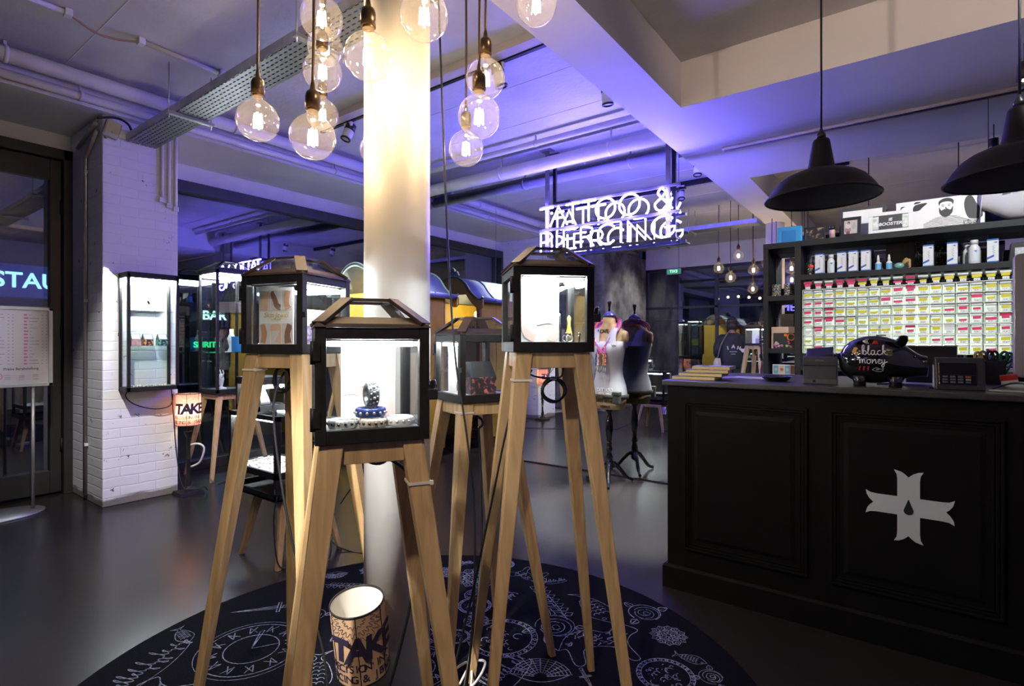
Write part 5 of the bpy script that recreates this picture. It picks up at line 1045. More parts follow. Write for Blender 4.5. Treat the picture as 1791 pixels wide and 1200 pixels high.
for z in (2.58, 2.83, 2.325):
    b = B(); b.bx(xa + 2.5, xb + 2.5, 0.018, 0.042, z - 2.6 - 0.012, z - 2.6 + 0.012); b.build('rail', RAIL, t)
for px in (954.5, 1166.5):
    x = fx(px, NY); b = B(); b.bx(x + 2.5 - 0.02, x + 2.5 + 0.02, 0.02, 0.045, 2.31 - 2.6, (3.449 if x < -1.73 else 3.099) - 2.6); b.build('hanging_bar', RAIL, t)
    b = B(); zt = (3.447 if x < -1.73 else 3.097) - 2.6; b.bx(x + 2.5 - 0.07, x + 2.5 + 0.07, -0.02, 0.075, zt - 0.008, zt); b.build('ceiling_plate', RAIL, t)
b = B(); b.bx(xa + 2.5, xb + 2.5, -0.085, 0.0, -0.292, -0.280); b.build('bottom_channel', RAIL, t)  # bottom band of the sign, shaped to shade the mannequin from the tubes
b = B(); b.bx(xa + 2.7, xa + 2.9, 0.0, 0.05, 0.232, 0.262); b.build('transformer', BPLAS, t, 0.003)

# ---------------------------------------------------------------- sales counter
t = thing('sales_counter', 'long black panelled sales counter with a white cross emblem', 'counter', (-1.095, 2.93, 0))
CL = 1.95
b = B(); b.bx(0, CL, 0, 0.95, 0.12, 1.115); b.build('body', COUNT, t, 0.003)
b = B(); b.bx(-0.02, CL + 0.02, -0.025, 0.95, 0, 0.118)
b.hexa([(-0.02, -0.025, 0.118), (CL + 0.02, -0.025, 0.118), (CL + 0.02, 0, 0.118), (-0.02, 0, 0.118)], [(-0.012, -0.012, 0.128), (CL + 0.02, -0.012, 0.128), (CL + 0.02, 0, 0.128), (-0.012, 0, 0.128)]); b.build('plinth', COUNT, t, 0.002)
b = B(); b.bx(-0.022, CL + 0.02, -0.028, 0.97, 1.115, 1.145); b.build('worktop', CTOP, t, 0.006)
def panel(x0, x1, z0, z1):
    b = B()
    for ins, dep, wd in ((0.0, 0.012, 0.012), (0.014, 0.007, 0.012), (0.030, 0.004, 0.008)):
        a, c, e, f = x0 + ins, x1 - ins, z0 + ins, z1 - ins
        for q in ((a, c, f - wd, f), (a, c, e, e + wd), (a, a + wd, e + wd, f - wd), (c - wd, c, e + wd, f - wd)): b.bx(q[0], q[1], -dep, 0.0, q[2], q[3])
    a, c, e, f = x0 + 0.075, x1 - 0.075, z0 + 0.075, z1 - 0.075
    b.hexa([(a - 0.02, 0, e - 0.02), (c + 0.02, 0, e - 0.02), (c + 0.02, 0, f + 0.02), (a - 0.02, 0, f + 0.02)], [(a, -0.006, e), (c, -0.006, e), (c, -0.006, f), (a, -0.006, f)])
    b.build('panel', COUNT, t, 0.0015)
panel(0.094, 0.692, 0.225, 1.036); panel(0.784, 1.395, 0.222, 1.037)
b = B()
arm = [(0.040, 0.040), (0.040, 0.115), (0.0425, 0.138), (0.052, 0.156), (0.034, 0.153), (0.016, 0.143), (0.0, 0.128), (-0.012, 0.140), (-0.026, 0.150), (-0.052, 0.157), (-0.0425, 0.139), (-0.040, 0.115)]
pts = []
for k in range(4):
    a = k * PI / 2; pts += [(x * math.cos(a) - z * math.sin(a), x * math.sin(a) + z * math.cos(a)) for x, z in arm]
b.prism(pts, 0.003, Mx.Translation((1.083, -0.006, 0.634)) @ XZ)
b.build('emblem', P('emblem_white', (0.62, 0.62, 0.63), 0.5), t)
b = B(); b.prism([(0.0, 0.034)] + [(0.0175 * math.sin(a) , -0.030 - 0.0175 * math.cos(a) + 0.012) for a in [R(100 - 25 * i) for i in range(9)]], 0.0015, Mx.Translation((1.083, -0.0092, 0.634)) @ XZ); b.build('emblem_drop', INKB, t)
CT = 1.1455
def onc(px, py): # a point of the worktop under a photo pixel
    a = (px - 895.5) / F; zz_ = (EYE - CT) * F / (py - 600); return (-math.sin(YAW) * zz_ + math.cos(YAW) * a * zz_, math.cos(YAW) * zz_ + math.sin(YAW) * a * zz_)
# stack of books
PAGES = noisy('cream_pages', (0.68, 0.52, 0.24), (0.80, 0.64, 0.34), 5, 0.7, stretch=(1, 1, 60))
z = CT
for i, (x, y, wd, dp, a, lab) in enumerate(((-0.978, 3.075, 0.235, 0.165, 2, 'lowest book of the stack on the counter corner, dark cover'), (-0.95, 3.10, 0.235, 0.165, 4, 'second book of the counter stack, plain dark cover'), (-0.925, 3.12, 0.225, 0.165, 8, 'third book of the counter stack, pushed back to the right'), (-0.90, 3.13, 0.205, 0.16, 3, 'top book of the counter stack with a coloured cover'))):
    t = thing('book', lab, 'book', (x, y, z), R(a), 'books stacked on the counter'); h = 0.0185
    b = B(); b.bx(-wd / 2 + 0.002, wd / 2 - 0.002, -dp / 2 + 0.002, dp / 2 - 0.004, 0.0012, h - 0.0012); b.build('page_block', PAGES, t)
    cv = noisy('bright_cover', (0.10, 0.03, 0.12), (0.65, 0.62, 0.62), 22, 0.4, lo=0.45, hi=0.55) if i == 3 else P('dark_cover', (0.035, 0.03, 0.03), 0.4)
    b = B(); b.bx(-wd / 2, wd / 2, -dp / 2, dp / 2, 0, 0.0012); b.bx(-wd / 2, wd / 2, -dp / 2, dp / 2, h - 0.0012, h); b.bx(-wd / 2, wd / 2, dp / 2 - 0.002, dp / 2, 0, h); b.build('cover', cv, t)
    z += h + 0.0003
for i, (px, py, a, lab) in enumerate(((1283, 660.5, 20, 'patterned leaflet behind the books on the counter'), (1312, 661, -10, 'blank white sheet fanned out on the counter'), (1335, 662.5, 5, 'white sheet with its corner under the black tray'))):
    x, y = onc(px, py); b = B(); b.bx(-0.10, 0.10, -0.07, 0.07, 0, 0.0015 + 0.001 * i)
    tag(b.build('paper_sheet', [noisy('leaflet', (0.30, 0.25, 0.27), (0.70, 0.68, 0.70), 30, 0.6), PAPER, PAPER][i], loc=(x, y, CT + 0.0006 * i), rotz=R(a)), lab, 'paper')
x, y = onc(1354, 668); t = thing('coin_tray', 'round shallow black tray on the counter beside the printer', 'tray', (x, y + 0.06, CT + 0.004)); b = B(); b.lathe([(0.001, 0.003), (0.052, 0.003), (0.070, 0.020), (0.074, 0.022), (0.074, 0.018), (0.055, 0.0), (0.001, 0.0)], 32, cap=False); b.build('dish', BGLOSS, t); b = B(); b.tube([(0.0725 * math.cos(k * PI / 16), 0.0725 * math.sin(k * PI / 16), 0.0215) for k in range(32)], 0.002, 6, True); b.build('rim', BGLOSS, t)
# receipt printer
t = thing('receipt_printer', 'dark grey receipt printer left of the pig on the counter', 'printer', (-0.372, 3.13, CT), R(4)); PRG = noisy('printer_grey', (0.035, 0.036, 0.038), (0.045, 0.046, 0.048), 40, 0.45)
b = B(); b.bx(-0.073, 0.073, -0.085, 0.085, 0, 0.095); b.build('body', PRG, t, 0.005)
b = B(); b.bx(-0.074, 0.074, -0.088, 0.085, 0, 0.026); b.build('base', P('printer_light', (0.075, 0.077, 0.08), 0.45), t, 0.004)
b = B(); pr = [(-0.09, 0.092), (-0.092, 0.115), (-0.08, 0.132), (-0.05, 0.14), (0.06, 0.135), (0.08, 0.10), (0.08, 0.092)]; b.loft([[(x_, y_, z_) for y_, z_ in pr] for x_ in (-0.074, 0.074)], smooth=False); b.build('lid', PRG, t, 0.003)
b = B(); b.X = Mx.Translation((-0.005, -0.01, 0.148)) @ Mx.Rotation(R(28), 4, 'X') @ Mx.Rotation(R(-6), 4, 'Y'); b.bx(-0.058, 0.062, -0.04, 0.05, 0.0, 0.012); b.build('cover_flap', BPLAS, t, 0.004)
b = B(); b.text('EPSON', 0.012, facing(0.0, -0.0925, 0.117), 0.0004); b.build('lettering', P('grey_print', (0.25, 0.25, 0.25), 0.5), t)
b = B(); b.cyl((-0.025, -0.084, 0.010), 0.007, 0.012, 12); b.build('button', BPLAS, t)
# piggy bank
t = thing('piggy_bank', 'glossy black piggy bank lettered black money with little coloured drawings', 'piggy bank', (-0.118, 3.10, CT), R(3))
b = B(); rings = []
prof = [(-0.172, 0.012, 0.128), (-0.168, 0.035, 0.128), (-0.155, 0.062, 0.130), (-0.13, 0.086, 0.133), (-0.095, 0.103, 0.136), (-0.05, 0.112, 0.138), (0.0, 0.110, 0.138), (0.045, 0.100, 0.137), (0.08, 0.084, 0.133), (0.11, 0.066, 0.124), (0.138, 0.053, 0.115), (0.160, 0.047, 0.110), (0.172, 0.048, 0.109), (0.176, 0.046, 0.109), (0.177, 0.038, 0.109), (0.172, 0.034, 0.109), (0.171, 0.001, 0.109)]
prof = [(x_, r_ * (1.03 if r_ > 0.06 else 1), zc - 0.012) for x_, r_, zc in prof]
for x_, r_, zc in prof: rings.append([(x_, r_ * 0.93 * math.cos(2 * PI * k / 36), zc + r_ * math.sin(2 * PI * k / 36)) for k in range(36)])
b.loft(rings); b.build('body', BGLOSS, t, sub=1)
for sx in (-0.085, 0.055):
    for sy in (-0.055, 0.055):
        b = B(); b.lathe([(0.024, 0), (0.026, 0.004), (0.025, 0.02), (0.036, 0.05)], 20, (sx, sy, 0)); b.build('leg', BGLOSS, t)
for s in (-1, 1):
    b = B(); b.loft([[(0.075 + q_ * 0.3 + r_ * math.cos(2 * PI * k / 14), s * (0.045 + q_ * 0.2), 0.198 + q_ + 0.5 * r_ * math.sin(2 * PI * k / 14)) for k in range(14)] for q_, r_ in ((0, 0.020), (0.018, 0.022), (0.034, 0.016), (0.040, 0.003))]); b.build('ear', BGLOSS, t)
b = B(); b.tube([(-0.17 - 0.012 * k / 6, 0.012 * math.sin(k * 1.05), 0.14 + 0.012 * math.cos(k * 1.05)) for k in range(13)], 0.004, 6); b.build('tail', BGLOSS, t)
for s in (-1, 1):
    b = B(); b.ball((0.128, s * 0.046, 0.142), 0.006, 10, 8); b.build('eye', BGLOSS, t)
def pigpt(x_, z_):
    k = max(i for i in range(len(prof) - 1) if prof[i][0] <= x_); a, c = prof[k], prof[k + 1]; u = (x_ - a[0]) / (c[0] - a[0]); r_ = a[1] + (c[1] - a[1]) * u; zc = a[2] + (c[2] - a[2]) * u
    dz = max(-0.98, min(0.98, (z_ - zc) / r_)); return (x_, -r_ * 0.93 * math.sqrt(1 - dz * dz) - 0.0012, z_)
def pigline(b, pts, r_=0.0022, n=5): b.tube([pigpt(p.x, p.y) for p in spline([V((x_, z_, 0)) for x_, z_ in pts], n)], r_, 6)
b = B(); ox, oz, s = -0.075, 0.150, 0.024
for pts in ([(0, 0.3), (.25, .9), (.35, 1.6), (.2, 1.9), (.05, 1.5), (.1, .1), (.3, .7), (.6, .7), (.7, .3), (.5, 0), (.25, .2)], [(.8, .2), (1.1, .9), (1.15, 1.7), (1.0, 1.6), (1.0, .3), (1.2, 0), (1.45, .3)], [(2.0, .8), (1.6, .8), (1.5, .3), (1.75, 0), (2.0, .4), (2.05, .8), (2.05, .2), (2.25, 0), (2.5, .3)], [(3.0, .8), (2.6, .75), (2.5, .3), (2.75, 0), (3.1, .15), (3.3, .4)], [(3.3, .1), (3.45, 1.0), (3.5, 1.8), (3.35, 1.6), (3.35, 0)], [(3.4, .4), (3.6, .8), (3.8, .7), (3.6, .45), (3.8, .1), (4.1, .15)]): pigline(b, [(ox + x_ * s, oz + z_ * s) for x_, z_ in pts])
ox, oz = -0.085, 0.110
for pts in ([(-.4, .7), (0, .8), (.1, 0), (.15, .6), (.4, .8), (.5, 0), (.55, .6), (.8, .8), (.9, .1), (1.1, .1)], [(1.6, .8), (1.25, .6), (1.3, .1), (1.6, 0), (1.85, .4), (1.6, .8), (2.0, .7)], [(2.1, 0), (2.15, .8), (2.2, .4), (2.5, .8), (2.65, .5), (2.65, .1), (2.85, .1)], [(2.95, .4), (3.3, .5), (3.3, .8), (3.05, .7), (3.0, .2), (3.3, 0), (3.6, .2)], [(3.6, .8), (3.7, .2), (4.0, .2), (4.05, .8), (4.0, -.2), (3.8, -.7), (3.6, -.4), (4.0, .1), (4.5, .35)]): pigline(b, [(ox + x_ * s, oz + z_ * s) for x_, z_ in pts])
b.build('lettering', P('glaze_white', (0.75, 0.75, 0.75), 0.3), t)
b = B(); b.m = 0; pigline(b, [(-0.048, 0.222), (-0.062, 0.220), (-0.066, 0.213), (-0.062, 0.206), (-0.048, 0.204)], 0.0016); pigline(b, [(-0.072, 0.215), (-0.052, 0.215)], 0.0014); pigline(b, [(-0.072, 0.211), (-0.052, 0.211)], 0.0014)
b.m = 1
for dz in (0, 0.004, 0.008, 0.012): pigline(b, [(-0.034 + dz * 0.3, 0.202 + dz), (-0.012 - dz * 0.3, 0.202 + dz)], 0.0028)
for k in range(3): pigline(b, [(-0.082 + k * 0.016, 0.095), (-0.084 + k * 0.016, 0.078)], 0.0042)
b.m = 2
for r_ in (0.004, 0.008): pigline(b, [(-0.105 + r_ * math.cos(k), 0.165 + r_ * math.sin(k)) for k in range(7)], 0.0022); pigline(b, [(-0.100 + r_ * math.cos(k), 0.178 + 0.6 * r_ * math.sin(k)) for k in range(7)], 0.002)
b.m = 3
for k in range(4): pigline(b, [(0.018, 0.150 + k * 0.007), (0.030, 0.147 + k * 0.007), (0.042, 0.151 + k * 0.007)], 0.0018)
b.m = 4; pigline(b, [(-0.035, 0.08), (-0.02, 0.09), (0.0, 0.084), (0.008, 0.09), (0.004, 0.076), (-0.014, 0.072), (-0.034, 0.08)], 0.0015); pigline(b, [(-0.02, 0.081), (-0.008, 0.083)], 0.003)
b.build('print_pattern', [P('glaze_white'), P('glaze_red', (0.55, 0.03, 0.03), 0.3), P('glaze_gold', (0.55, 0.30, 0.04), 0.3), P('glaze_olive', (0.40, 0.38, 0.08), 0.3), P('glaze_grey', (0.32, 0.34, 0.30), 0.3)], t)
b = B(); b.bx(-0.02, 0.02, -0.002, 0.002, 0.238, 0.2425); b.build('coin_slot', INKB, t)
t = thing('card_stand', 'narrow white card holder between the pig snout and card terminal', 'card holder', (0.083, 3.11, CT)); b = B(); b.bx(-0.007, 0.004, -0.05, 0.05, 0, 0.105); b.build('card', PAPER, t); b = B(); b.bx(-0.02, 0.02, -0.05, 0.05, 0, 0.006); b.build('foot', BPLAS, t)
t = thing('black_box', 'low black device behind the pig snout on the counter', 'box', (0.075, 3.42, CT)); b = B(); b.bx(-0.10, 0.10, -0.06, 0.06, 0, 0.19); b.build('housing', BPLAS, t, 0.006); b = B(); b.bx(-0.085, 0.085, -0.062, -0.059, 0.02, 0.16); b.build('front_panel', P('dull_black', (0.015, 0.015, 0.016), 0.6), t)
t = thing('paper_stack', 'pale papers lying under the pig snout', 'paper', (0.0, 3.30, CT)); b = B(); b.bx(-0.14, 0.10, -0.08, 0.08, 0, 0.008); b.build('sheets', P('pale_green_paper', (0.50, 0.55, 0.42), 0.6), t)
# card terminal
t = thing('card_terminal', 'black card payment terminal standing on the counter', 'card terminal', (0.165, 3.06, CT), R(4))
b = B(); b.hexa([(-0.085, -0.045, 0), (0.085, -0.045, 0), (0.085, 0.07, 0), (-0.085, 0.07, 0)], [(-0.085, -0.005, 0.14), (0.085, -0.005, 0.14), (0.085, 0.03, 0.14), (-0.085, 0.03, 0.14)]); b.build('housing', P('terminal_grey', (0.016, 0.018, 0.019), 0.45), t, 0.006)
MT = Mx.Translation((0, -0.0265, 0.068)) @ Mx.Rotation(R(-16), 4, 'X') @ XZ
b = B(); b.X = MT; b.bx(-0.072, 0.055, 0.0, 0.050, 0.0, 0.004); b.bx(-0.072, 0.055, -0.045, -0.004, 0.0, 0.003); b.build('screen', P('terminal_screen', (0.004, 0.004, 0.005), 0.15), t, 0.001)
b = B(); b.X = MT; b.bx(-0.06, 0.03, 0.052, 0.062, 0, 0.003); b.build('display_bar', P('bar_blue', (0.025, 0.03, 0.055), 0.4), t)
for i in range(4):
    for j in range(3):
        b = B(); b.X = MT; b.bx(-0.060 + i * 0.026, -0.042 + i * 0.026, -0.040 + j * 0.012, -0.032 + j * 0.012, 0.003, 0.006)
        b.build('key', [P('key_grey', (0.09, 0.09, 0.10), 0.5)] if i < 3 else [P(('key_green', 'key_yellow', 'key_red')[j], ((0.05, 0.12, 0.09), (0.30, 0.25, 0.12), (0.30, 0.10, 0.03))[j], 0.5)], t, 0.001)
b = B(); b.text('PIN', 0.007, MT @ Mx.Translation((0.06, -0.052, 0.0)), 0.0004); b.build('lettering', P('faint_red', (0.12, 0.04, 0.04), 0.5), t)
# pen cup with scissors and pens, small box, monitor, cables
x, y = 0.322, 3.62
t = thing('pen_cup', 'black square pen cup behind the card terminal', 'pen cup', (x, y, CT)); b = B()
for q in ((-0.05, 0.05, -0.045, -0.04), (-0.05, 0.05, 0.04, 0.045), (-0.05, -0.045, -0.045, 0.045), (0.045, 0.05, -0.045, 0.045)): b.bx(*q, 0, 0.115)
b.bx(-0.05, 0.05, -0.045, 0.045, 0, 0.004); b.build('cup', BPLAS, t, 0.002); b = B(); b.bx(-0.051, 0.051, -0.046, 0.046, 0.105, 0.112); b.build('rim', BPLAS, t)
def sciss(label, dx, m, tilt):
    s_ = thing('scissors', label, 'scissors', (x + dx, y, CT + 0.006), R(20)); b = B(); b.X = Mx.Rotation(R(tilt), 4, 'Y')
    for q in (-1, 1): b.tube([(q * 0.012 + 0.015 * math.cos(k * PI / 7), 0.004 * q, 0.132 + 0.024 * math.sin(k * PI / 7)) for k in range(14)], 0.0065, 8, True)
    b.build('handle', m, s_); b = B(); b.X = Mx.Rotation(R(tilt), 4, 'Y')
    for q in (-1, 1): b.hexa([(q * 0.002 - 0.002, q * 0.003 - 0.001, 0.01), (q * 0.002 + 0.002, q * 0.003 - 0.001, 0.01), (q * 0.002 + 0.002, q * 0.003 + 0.001, 0.01), (q * 0.002 - 0.002, q * 0.003 + 0.001, 0.01)], [(q * 0.01 - 0.007, q * 0.003 - 0.001, 0.135), (q * 0.01 + 0.007, q * 0.003 - 0.001, 0.135), (q * 0.01 + 0.007, q * 0.003 + 0.001, 0.135), (q * 0.01 - 0.007, q * 0.003 + 0.001, 0.135)])
    b.build('blade', CHROME, s_)
sciss('scissors with yellow handles standing in the pen cup', -0.022, P('handle_yellow', (0.65, 0.45, 0.02), 0.4), -9); sciss('scissors with green handles standing in the pen cup', 0.026, P('handle_green', (0.01, 0.16, 0.05), 0.4), 14); sciss('scissors with black handles low in the pen cup', 0.0, BPLAS, 1)
for i, (dx, tl, m, lab) in enumerate(((-0.004, -3, P('pen_blue', (0.05, 0.08, 0.35), 0.3), 'blue pen upright in the pen cup'), (0.038, 22, WPLAS, 'white pen leaning right in the pen cup'))):
    p_ = thing('pen', lab, 'pen', (x + dx, y + 0.025, CT + 0.006)); b = B(); b.X = Mx.Rotation(R(tl), 4, 'Y'); b.cyl((0, 0, 0.01), 0.0045, 0.13, 10); b.build('barrel', m, p_); b = B(); b.X = Mx.Rotation(R(tl), 4, 'Y'); b.lathe([(0.005, 0.14), (0.005, 0.165), (0.003, 0.17)], 10); b.build('cap', m, p_)
t = thing('small_box', 'small red and white box beside the pen cup', 'box', (0.368, 3.40, CT + 0.012), R(-8)); b = B(); b.X = Mx.Rotation(R(-10), 4, 'Y'); b.bx(-0.03, 0.03, -0.02, 0.02, 0, 0.045); b.build('box_body', PAPER, t, 0.002); b = B(); b.X = Mx.Rotation(R(-10), 4, 'Y'); b.bx(-0.0305, 0.0305, -0.0205, 0.0205, 0.018, 0.0455); b.build('red_lid', P('box_red', (0.55, 0.03, 0.03), 0.4), t, 0.002)
t = thing('monitor', 'back of a pale grey rounded computer monitor at the right edge', 'monitor', (0.74, 3.50, CT)); MON = noisy('monitor_silver', (0.42, 0.40, 0.40), (0.48, 0.46, 0.46), 4, 0.35, metal=0.3)
b = B(); b.prism([(sx_ * 0.325 + 0.025 * math.cos(a), sz_ * 0.27 + 0.025 * math.sin(a)) for sx_, sz_, a0 in ((1, 1, 0), (-1, 1, 90), (-1, -1, 180), (1, -1, 270)) for a in [R(a0 + 15 * i) for i in range(7)]], 0.03, Mx.Translation((0, 0.03, 0.335)) @ XZ); b.build('back_shell', MON, t, 0.006)
b = B(); b.bx(-0.33, 0.33, 0.031, 0.034, 0.07, 0.60); b.build('screen', P('screen_dark', (0.01, 0.01, 0.012), 0.1), t)
b = B(); b.bx(-0.09, 0.09, -0.03, 0.0, 0.0, 0.30); b.bx(-0.10, 0.10, -0.06, 0.14, 0.0, 0.010); b.build('stand', MON, t, 0.003)
cord('power_cable', 'pale grey cable along the front edge of the counter at right', [(0.26, 3.03, CT + 0.005), (0.34, 3.0, CT + 0.005), (0.45, 2.99, CT + 0.005), (0.7, 3.02, CT + 0.005)], 0.0045, P('grey_cord', (0.32, 0.31, 0.30), 0.4))
cord('power_cable', 'dark cable crossing behind the terminal towards the monitor', [(0.28, 3.14, CT + 0.004), (0.36, 3.18, CT + 0.03), (0.46, 3.14, CT + 0.02), (0.7, 3.2, CT + 0.005)], 0.004, P('dark_grey_cord', (0.08, 0.08, 0.08), 0.4))
t = thing('black_box', 'low black tray of cables in front of the monitor', 'box', (0.58, 3.3, CT)); b = B(); b.bx(-0.16, 0.2, -0.05, 0.06, 0, 0.045); b.build('housing', BPLAS, t, 0.004); b = B(); b.bx(-0.15, 0.19, -0.045, 0.055, 0.045, 0.050); b.build('lid', P('dull_black'), t)

# ---------------------------------------------------------------- shelf unit against the mirror
SY = 4.74; SD = 0.285
t = thing('shelf_unit', 'charcoal shelf unit against the mirror behind the counter', 'shelf unit', (0, SY, 0))
XL, XD0, XD1, XR = -0.972, -0.744, -0.700, 0.86
def brd(nm, *q):
    b = B(); b.bx(*q); return b.build(nm, SHELFM, t, 0.0015)
brd('top_board', XL, XR, 0, SD, 2.108, 2.152)
brd('side_panel', XL, XL + 0.036, 0, SD, 0.0, 2.108); brd('divider', XD0, XD1, 0, SD, 0.0, 2.108); brd('side_panel', XR - 0.036, XR, 0, SD, 0.0, 2.108)
brd('shelf_board', XD1, XR - 0.036, 0, SD, 1.842, 1.884)
for z0, z1 in ((1.688, 1.729), (1.268, 1.306), (0.86, 0.90), (0.4, 0.44)): brd('shelf_board', XL + 0.036, XD0, 0, SD, z0, z1)
brd('shelf_board', XD1, XR - 0.036, 0, SD, 1.135, 1.165)
brd('back_board', -0.16, 0.02, SD - 0.012, SD - 0.004, 1.884, 2.108)
# lit rack of clear boxes
RX0, CW, RZ, RH = -0.690, 0.0717, 1.764, 0.0702
t = thing('box_rack', 'backlit white rack divided into small square cells', 'rack', (0, SY, 0)); RACK = P('rack_white', (0.78, 0.80, 0.74), 0.4)
b = B(); b.bx(RX0, RX0 + CW * 18 + 0.004, 0.165, 0.170, RZ - RH * 7, RZ); b.build('light_panel', E('panel_light', (0.88, 1.0, 0.86), 1.5), t)
b = B()
for j in range(8): b.bx(RX0, RX0 + CW * 18 + 0.004, 0.012, 0.165, RZ - RH * j - 0.0025, RZ - RH * j + 0.0025)
b.build('rack_shelf', RACK, t)
b = B()
for i in range(19): b.bx(RX0 + CW * i - 0.0013, RX0 + CW * i + 0.0013, 0.014, 0.165, RZ - RH * 7, RZ - 0.0025)
b.build('rack_divider', RACK, t)
CLEAR = glassy('clear_plastic', (0.90, 0.92, 0.90), 1.45)
TAGC = {'yellow': P('tag_yellow', (0.72, 0.62, 0.03), 0.5), 'pink': P('tag_pink', (0.75, 0.05, 0.17), 0.5), 'white': PAPER, 'orange': P('tag_orange', (0.75, 0.45, 0.05), 0.5)}
b = B(); wv, hv = 0.029, 0.060
for q in ((-wv, wv, 0, 0.0015, 0, hv), (-wv, -wv + 0.0015, 0, 0.12, 0, hv), (wv - 0.0015, wv, 0, 0.12, 0, hv), (-wv, wv, 0, 0.12, 0, 0.0015), (-wv, wv, 0.1185, 0.12, 0, hv)): b.bx(*q)
PB = b.build('tub', CLEAR); COL.objects.unlink(PB)
b = B(); b.bx(-wv + 0.001, wv - 0.001, -0.0012, 0.12, hv - 0.012, hv); PL = b.build('lid', P('lid_milky', (0.78, 0.79, 0.76), 0.35)); COL.objects.unlink(PL)
PT = {}
for cn, m in TAGC.items():
    b = B(); b.hexa([(-0.025, -0.0030, 0.022), (0.025, -0.0030, 0.024), (0.025, -0.0005, 0.024), (-0.025, -0.0005, 0.022)], [(-0.026, -0.0030, 0.040), (0.025, -0.0030, 0.043), (0.025, -0.0005, 0.043), (-0.026, -0.0005, 0.040)]); PT[cn] = b.build('colour_tag', m); COL.objects.unlink(PT[cn])
b = B(); b.m = 0; b.bx(-0.016, 0.018, -0.0028, -0.0004, 0.003, 0.021); b.m = 1; b.bx(0.002, 0.006, -0.0032, -0.0028, 0.008, 0.012); b.bx(-0.012, -0.004, -0.0032, -0.0028, 0.009, 0.0105); PW = b.build('price_tag', [PAPER, INKB]); COL.objects.unlink(PW)
LIDP = P('lid_pink', (0.60, 0.02, 0.12), 0.4)
b = B(); b.bx(-wv + 0.001, wv - 0.001, -0.0012, 0.12, hv - 0.014, hv); PLP = b.build('lid', LIDP); COL.objects.unlink(PLP)
grid = ['pppppyyypp' + 'yyyyyyy', 'yyoyyyyypp' + 'yyyyyyy', 'pppyyyyppp' + 'yyyppyy', 'pppyyyyyyo' + 'yypppwy', 'ppppyyyyyy' + 'yyyppppy'[:7], 'wpyyyyyyyp' + 'yywppyp', 'yyyyyyyyyy' + 'yrpyyyy'.replace('r', 'p'), 'ypyyyppyyy' + 'yyyyypy']
CN = {'p': 'pink', 'y': 'yellow', 'o': 'orange', 'w': 'white'}
rb = random.Random(9)
for j in range(8):
    for i in range(17):
        cn = CN[grid[j][i]]; z = RZ - RH * j + (0.0031 if j else 0.0031)
        if j == 0: z = RZ + 0.0031
        tb = thing('storage_box', f'clear plastic box with {cn} tag, {ORD[i]} from left in {ORD[j]} row of lit rack' if j else f'clear plastic box with {cn} tag, {ORD[i]} from left on top of the lit rack', 'storage box', (RX0 + CW * (i + 0.5), SY + 0.018 + rb.uniform(0, 0.006), z), R(rb.uniform(-2, 2)), 'clear boxes in the lit rack')
        for src in (PB, PLP if (j == 0 and i in (0, 3, 4, 5, 9)) or (j and cn == 'pink' and rb.random() < 0.18) else PL, PT[cn], PW):
            c = src.copy(); COL.objects.link(c); c.parent = tb if src in (PB, PL, PLP) else tub
            if src is PB: tub = c
            if src is PT[cn]: c.scale = (rb.uniform(0.75, 1.1), 1, rb.uniform(0.7, 1.25)); c.location.z = rb.uniform(-0.006, 0.002)
# upper shelf: cartons, bottles, sprays
BLU = P('carton_blue', (0.02, 0.12, 0.45), 0.45)
def carton(label, px, z0, wd, ht):
    x = fx(px, SY + 0.05); t = thing('carton', label, 'carton', (x, SY + 0.065, z0), R(-6), 'white and blue aftercare cartons'); b = B(); b.bx(-wd / 2, wd / 2, -wd / 2, wd / 2, 0, ht); b.build('box_body', P('carton_white', (0.74, 0.74, 0.74), 0.4), t, 0.001)
    e = wd / 2 + 0.0006
    for a, c in ((0, 0.010), (ht - 0.009, ht + 0.0006)):
        b = B(); b.bx(-e, e, -e, e, a, c); b.build('blue_band', BLU, t)
    b = B(); f = -wd / 2; b.hexa([(-wd * 0.48, f - 0.0008, ht * 0.14), (wd * 0.12, f - 0.0008, ht * 0.25), (wd * 0.12, f, ht * 0.25), (-wd * 0.48, f, ht * 0.14)], [(-wd * 0.48, f - 0.0008, ht * 0.23), (wd * 0.12, f - 0.0008, ht * 0.34), (wd * 0.12, f, ht * 0.34), (-wd * 0.48, f, ht * 0.23)])
    b.prism([(wd * 0.02, ht * 0.86), (wd * 0.44, ht * 0.885), (wd * 0.30, ht * 0.84), (wd * 0.44, ht * 0.80)], 0.0008, Mx.Translation((0, f, 0)) @ XZ); b.build('label_print', BLU, t)
    b = B(); b.tube([(0.004 + 0.006 * math.sin(q * 1.9), f - 0.0004, ht * (0.38 + 0.032 * q)) for q in range(12)], 0.0012, 5); b.build('label_print', P('carton_grey', (0.28, 0.30, 0.36), 0.5), t)
    return t
U = 1.8845
for i, (px, wd, ht, lab) in enumerate(((1433.5, 0.056, 0.158, 'white and blue carton, first from left on the upper shelf'), (1472.5, 0.056, 0.158, 'white and blue carton just right of the first bottle'), (1492.5, 0.056, 0.160, 'white and blue carton in the middle of the left three'), (1514.5, 0.056, 0.158, 'white and blue carton next to the spray bottles'), (1624, 0.058, 0.155, 'white and blue carton alone between black curtains'), (1666, 0.056, 0.158, 'white and blue carton left of the large white bottle'), (1737, 0.058, 0.157, 'white and blue carton farthest right on the upper shelf'))): carton(lab, px, U, wd, ht)
